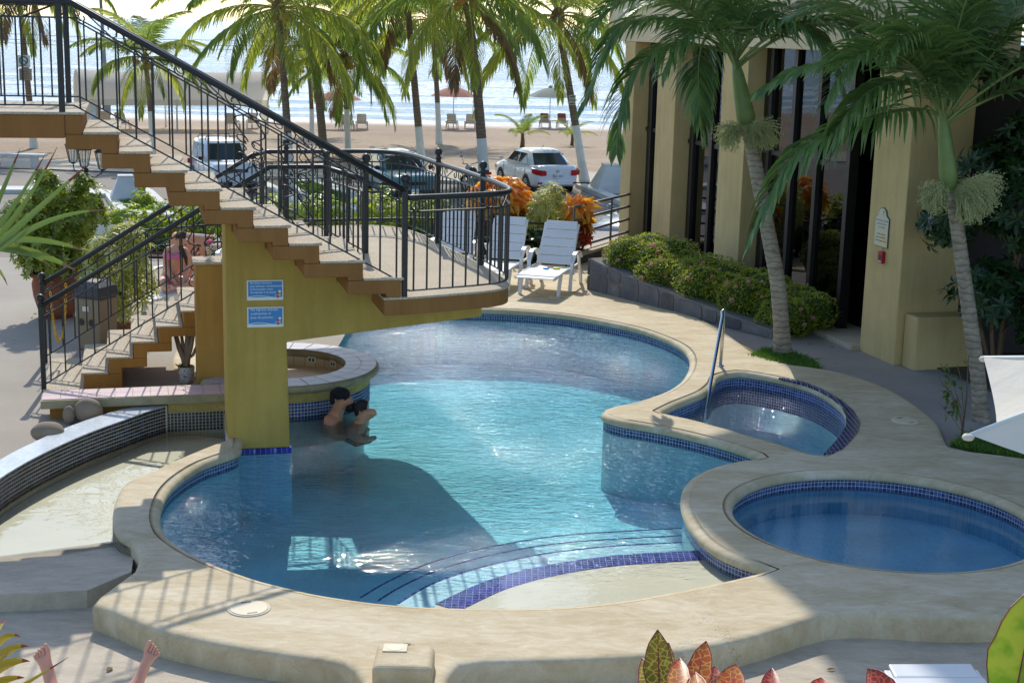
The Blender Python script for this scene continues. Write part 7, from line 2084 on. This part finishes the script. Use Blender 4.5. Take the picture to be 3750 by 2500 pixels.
CM = [croton_mat('croton_yellow_green', lin(150, 130, 34), lin(96, 104, 26), lin(228, 200, 90)), croton_mat('croton_orange', lin(206, 92, 40), lin(190, 130, 40), lin(244, 190, 110)), croton_mat('croton_red', lin(168, 44, 34), lin(60, 56, 20), lin(226, 110, 70))]
M['margin'] = pm('leaf_red_margin', lin(140, 42, 40), .4, bump=0)
CRT = thing('croton_plant', 'red and yellow veined croton leaves along the bottom edge', 'plant', GY(2650, 2900, 2.9))
cb = Vector(CRT.location)
def big_leaf(T, tip, basep, w, mat, Y, fold=.3, n=9, curl=.06, margin=True, facing=None, name='leaf', org=None):
    org = org or cb
    a, b = GY(basep[0], basep[1], Y) - org, GY(tip[0], tip[1], Y + .12) - org
    d = b - a; L = d.length; dn = d.normalized(); cam_v = (Vector((0, 0, CAM_H)) - org - a).normalized()
    s = dn.cross(facing or cam_v).normalized(); nn = s.cross(dn)
    W_ = w / CAM_F * Y / 2
    m = MB(); mid, lf, rt = [], [], []
    for i in range(n + 1):
        u = i / n; wd = W_ * (math.sin(math.pi * min(1, .06 + .94 * u) ** .85) ** .8) * (1 + .05 * math.sin(u * 19)) if i < n else .0005
        c = a + dn * (L * u) - nn * (curl * L * u * u) 
        mid.append(c); lf.append(c + s * wd + nn * (fold * wd)); rt.append(c - s * wd + nn * (fold * wd))
    o = len(m.v); m.v += [tuple(p) for p in lf + mid + rt]; k = n + 1
    for i in range(n):
        m.f += [(i, i + 1, k + i + 1, k + i), (k + i, k + i + 1, 2 * k + i + 1, 2 * k + i)]; m.sm.add(len(m.f) - 1); m.sm.add(len(m.f) - 2)
    ob = m.build(name, mat, T, fix=False)
    if margin:
        m = MB(); m.tube(lf, .0011, 4); m.tube(rt, .0011, 4); m.tube(mid, [.0022 * (1 - .7 * i / n) for i in range(n + 1)], 4); m.build('vein', M['margin'], ob)
    return ob
for tip, bp, w, mi, Y in (((2408, 2298), (2415, 2560), 118, 0, 2.9), ((2350, 2400), (2390, 2580), 70, 0, 2.95), ((2588, 2338), (2535, 2560), 100, 1, 2.85), ((2490, 2400), (2480, 2560), 90, 1, 2.8), ((2698, 2422), (2650, 2600), 120, 1, 2.9), ((2828, 2436), (2812, 2600), 82, 2, 2.9), ((3010, 2470), (2990, 2600), 100, 2, 2.95), ((3172, 2440), (3290, 2590), 105, 2, 2.85), ((3090, 2520), (3070, 2620), 90, 1, 2.8), ((2740, 2500), (2700, 2620), 90, 0, 2.8), ((2450, 2345), (2400, 2570), 100, 0, 3.0), ((2620, 2430), (2600, 2600), 110, 2, 3.0), ((2545, 2450), (2560, 2620), 100, 1, 2.75)):
    big_leaf(CRT, tip, bp, w, CM[mi], Y)
m = MB()
for x in (2410, 2540, 2660, 2810, 3000, 3250): m.tube([GY(x, 2560, 2.88) - cb, GY(x * .6 + 2700 * .4, 2800, 2.9) - cb, GY(2700, 3150, 2.9) - cb], [.005, .007, .009], 6)
m.build('stem', M['stem'], CRT)
BLf = thing('broad_leaf_plant', 'single broad green leaf with dark red rim at the bottom right corner', 'plant', GY(3800, 2900, 2.4))
bo = Vector(BLf.location)
big_leaf(BLf, (3800, 2130), (3700, 2640), 260, leafmat('leaf_bright_green', lin(110, 150, 30), lin(120, 160, 34), .4, .3, vein=(lin(160, 176, 60), 14.0)), 2.4, org=bo)
m = MB(); m.tube([GY(3700, 2640, 2.4) - bo, GY(3760, 2900, 2.42) - bo, GY(3800, 3200, 2.45) - bo], .008, 6); m.build('stem', M['stem'], BLf)
def strap(T, pts, w, mat, Y, org, name='leaf', tipmat=None):
    P = [GY(x, y, Y + .10 * i) - org for i, (x, y) in enumerate(pts)]
    n = 18; Q = []
    for i in range(n + 1):
        u = i / n; Q.append(P[0] * (1 - u) ** 2 + P[1] * (2 * u * (1 - u)) + P[2] * u * u)
    cv = Vector((0, 0, CAM_H)) - org - P[0]; W_ = w / CAM_F * Y / 2
    m = MB(); lf, md, rt = [], [], []
    for i, q in enumerate(Q):
        u = i / n; t = (Q[min(n, i + 1)] - Q[max(0, i - 1)]).normalized(); s = t.cross(cv).normalized(); nn = s.cross(t)
        wd = W_ * (1 - u ** 2.2) * (.75 + .5 * min(1, u * 3)) + .0004
        lf.append(q + s * wd + nn * wd * .3); md.append(q); rt.append(q - s * wd + nn * wd * .3)
    k = n + 1; m.v += [tuple(p) for p in lf + md + rt]
    for i in range(n):
        for a in (0, k):
            m.f.append((a + i, a + i + 1, a + k + i + 1, a + k + i)); m.sm.add(len(m.f) - 1)
            if i > n * .78: m.mi[len(m.f) - 1] = 1
    return m.build(name, [mat, tipmat or mat], T, fix=False)
redtip = pm('leaf_tip_red', lin(150, 66, 44), .5, bump=0); browntip = pm('leaf_tip_brown', lin(150, 116, 80), .6, bump=0)
sg_ = leafmat('strap_leaf_green', lin(84, 112, 56), lin(120, 140, 72), .3, .35)
DP = thing('dracaena_plant', 'long green strap leaves with red and brown tips at the left edge', 'plant', GY(-120, 1000, 3.4))
do = Vector(DP.location)
for pts, w, tm in (([(-90, 930), (10, 700), (73, 546)], 34, redtip), ([(-90, 940), (60, 760), (168, 560)], 30, redtip), ([(-100, 960), (80, 800), (210, 538)], 36, redtip), ([(-90, 970), (110, 790), (322, 602)], 44, redtip), ([(-90, 985), (150, 760), (408, 770)], 40, browntip), ([(-100, 890), (150, 850), (326, 925)], 44, browntip), ([(-100, 900), (130, 900), (278, 992)], 62, browntip), ([(-100, 905), (90, 890), (190, 980)], 40, browntip), ([(-100, 930), (-10, 950), (28, 1046)], 30, browntip), ([(-110, 880), (-40, 720), (5, 590)], 30, redtip)):
    strap(DP, pts, w * .5, sg_, 3.4 + r6.uniform(-.1, .1), do, tipmat=tm)
m = MB(); m.tube([GY(-95, 930, 3.4) - do, GY(-140, 1400, 3.4) - do, GY(-150, 2300, 3.3) - do], [.02, .022, .026], 8); m.build('cane', M['stem'], DP)
YP = thing('croton_plant', 'narrow yellow and green leaves at the bottom left corner', 'plant', GY(-90, 2600, 2.9))
yo_ = Vector(YP.location); yl = leafmat('leaf_yellow_olive', lin(110, 110, 30), lin(190, 160, 50), .35, .35)
for pts, w in (([(-100, 2480), (10, 2290), (75, 2330)], 30), ([(-100, 2500), (20, 2350), (105, 2365)], 36), ([(-100, 2520), (20, 2400), (110, 2420)], 40), ([(-110, 2560), (10, 2470), (90, 2480)], 34), ([(-100, 2600), (40, 2540), (250, 2405)], 16), ([(-80, 2440), (-20, 2300), (20, 2270)], 26)):
    strap(YP, pts, w, yl, 2.9, yo_, tipmat=redtip)
m = MB(); m.tube([GY(-95, 2480, 2.9) - yo_, GY(-100, 2800, 2.9) - yo_, GY(-100, 3150, 2.85) - yo_], .008, 6); m.build('stem', M['stem'], YP)
# a few dry leaves lying about
fl_m = MB(); rl = random.Random(90)
for i in range(90):
    k = rl.random()
    if k < .35: x, y, z = rl.uniform(2.4, 5.2), rl.uniform(14.5, 20.5), -.042
    elif k < .6: x, y, z = rl.uniform(-7.5, -5.6), rl.uniform(14.5, 22), -.009
    elif k < .8: x, y, z = rl.uniform(-2.6, 4.4), rl.uniform(8.0, 9.4), -.197
    else: x, y, z = rl.uniform(-.5, 1.6), rl.uniform(22.0, 24.5), .003
    if k < .35 and y < 19 and x < 3.4 + (19 - y) * .25: continue
    a_ = rl.uniform(0, 6.28); leaf(fl_m, Vector((x, y, z + .003)), Vector((math.cos(a_), math.sin(a_), rl.uniform(.0, .25))), Vector((0, 0, 1)), rl.uniform(.05, .11), rl.uniform(.018, .04), fold=.4, bend=.15)
tag(fl_m.build('fallen_leaves', leafmat('dry_leaf', lin(120, 92, 52), lin(160, 140, 80), .2, .7), None, fix=False), 'dry fallen leaves scattered over path and paving', None, None, 'stuff')
m = MB(); m.box(-3.2, 3.4, 2.2, 3.35, 1.7, 1.95); tag(m.build('balcony_ledge', M['tan']), kind='structure')
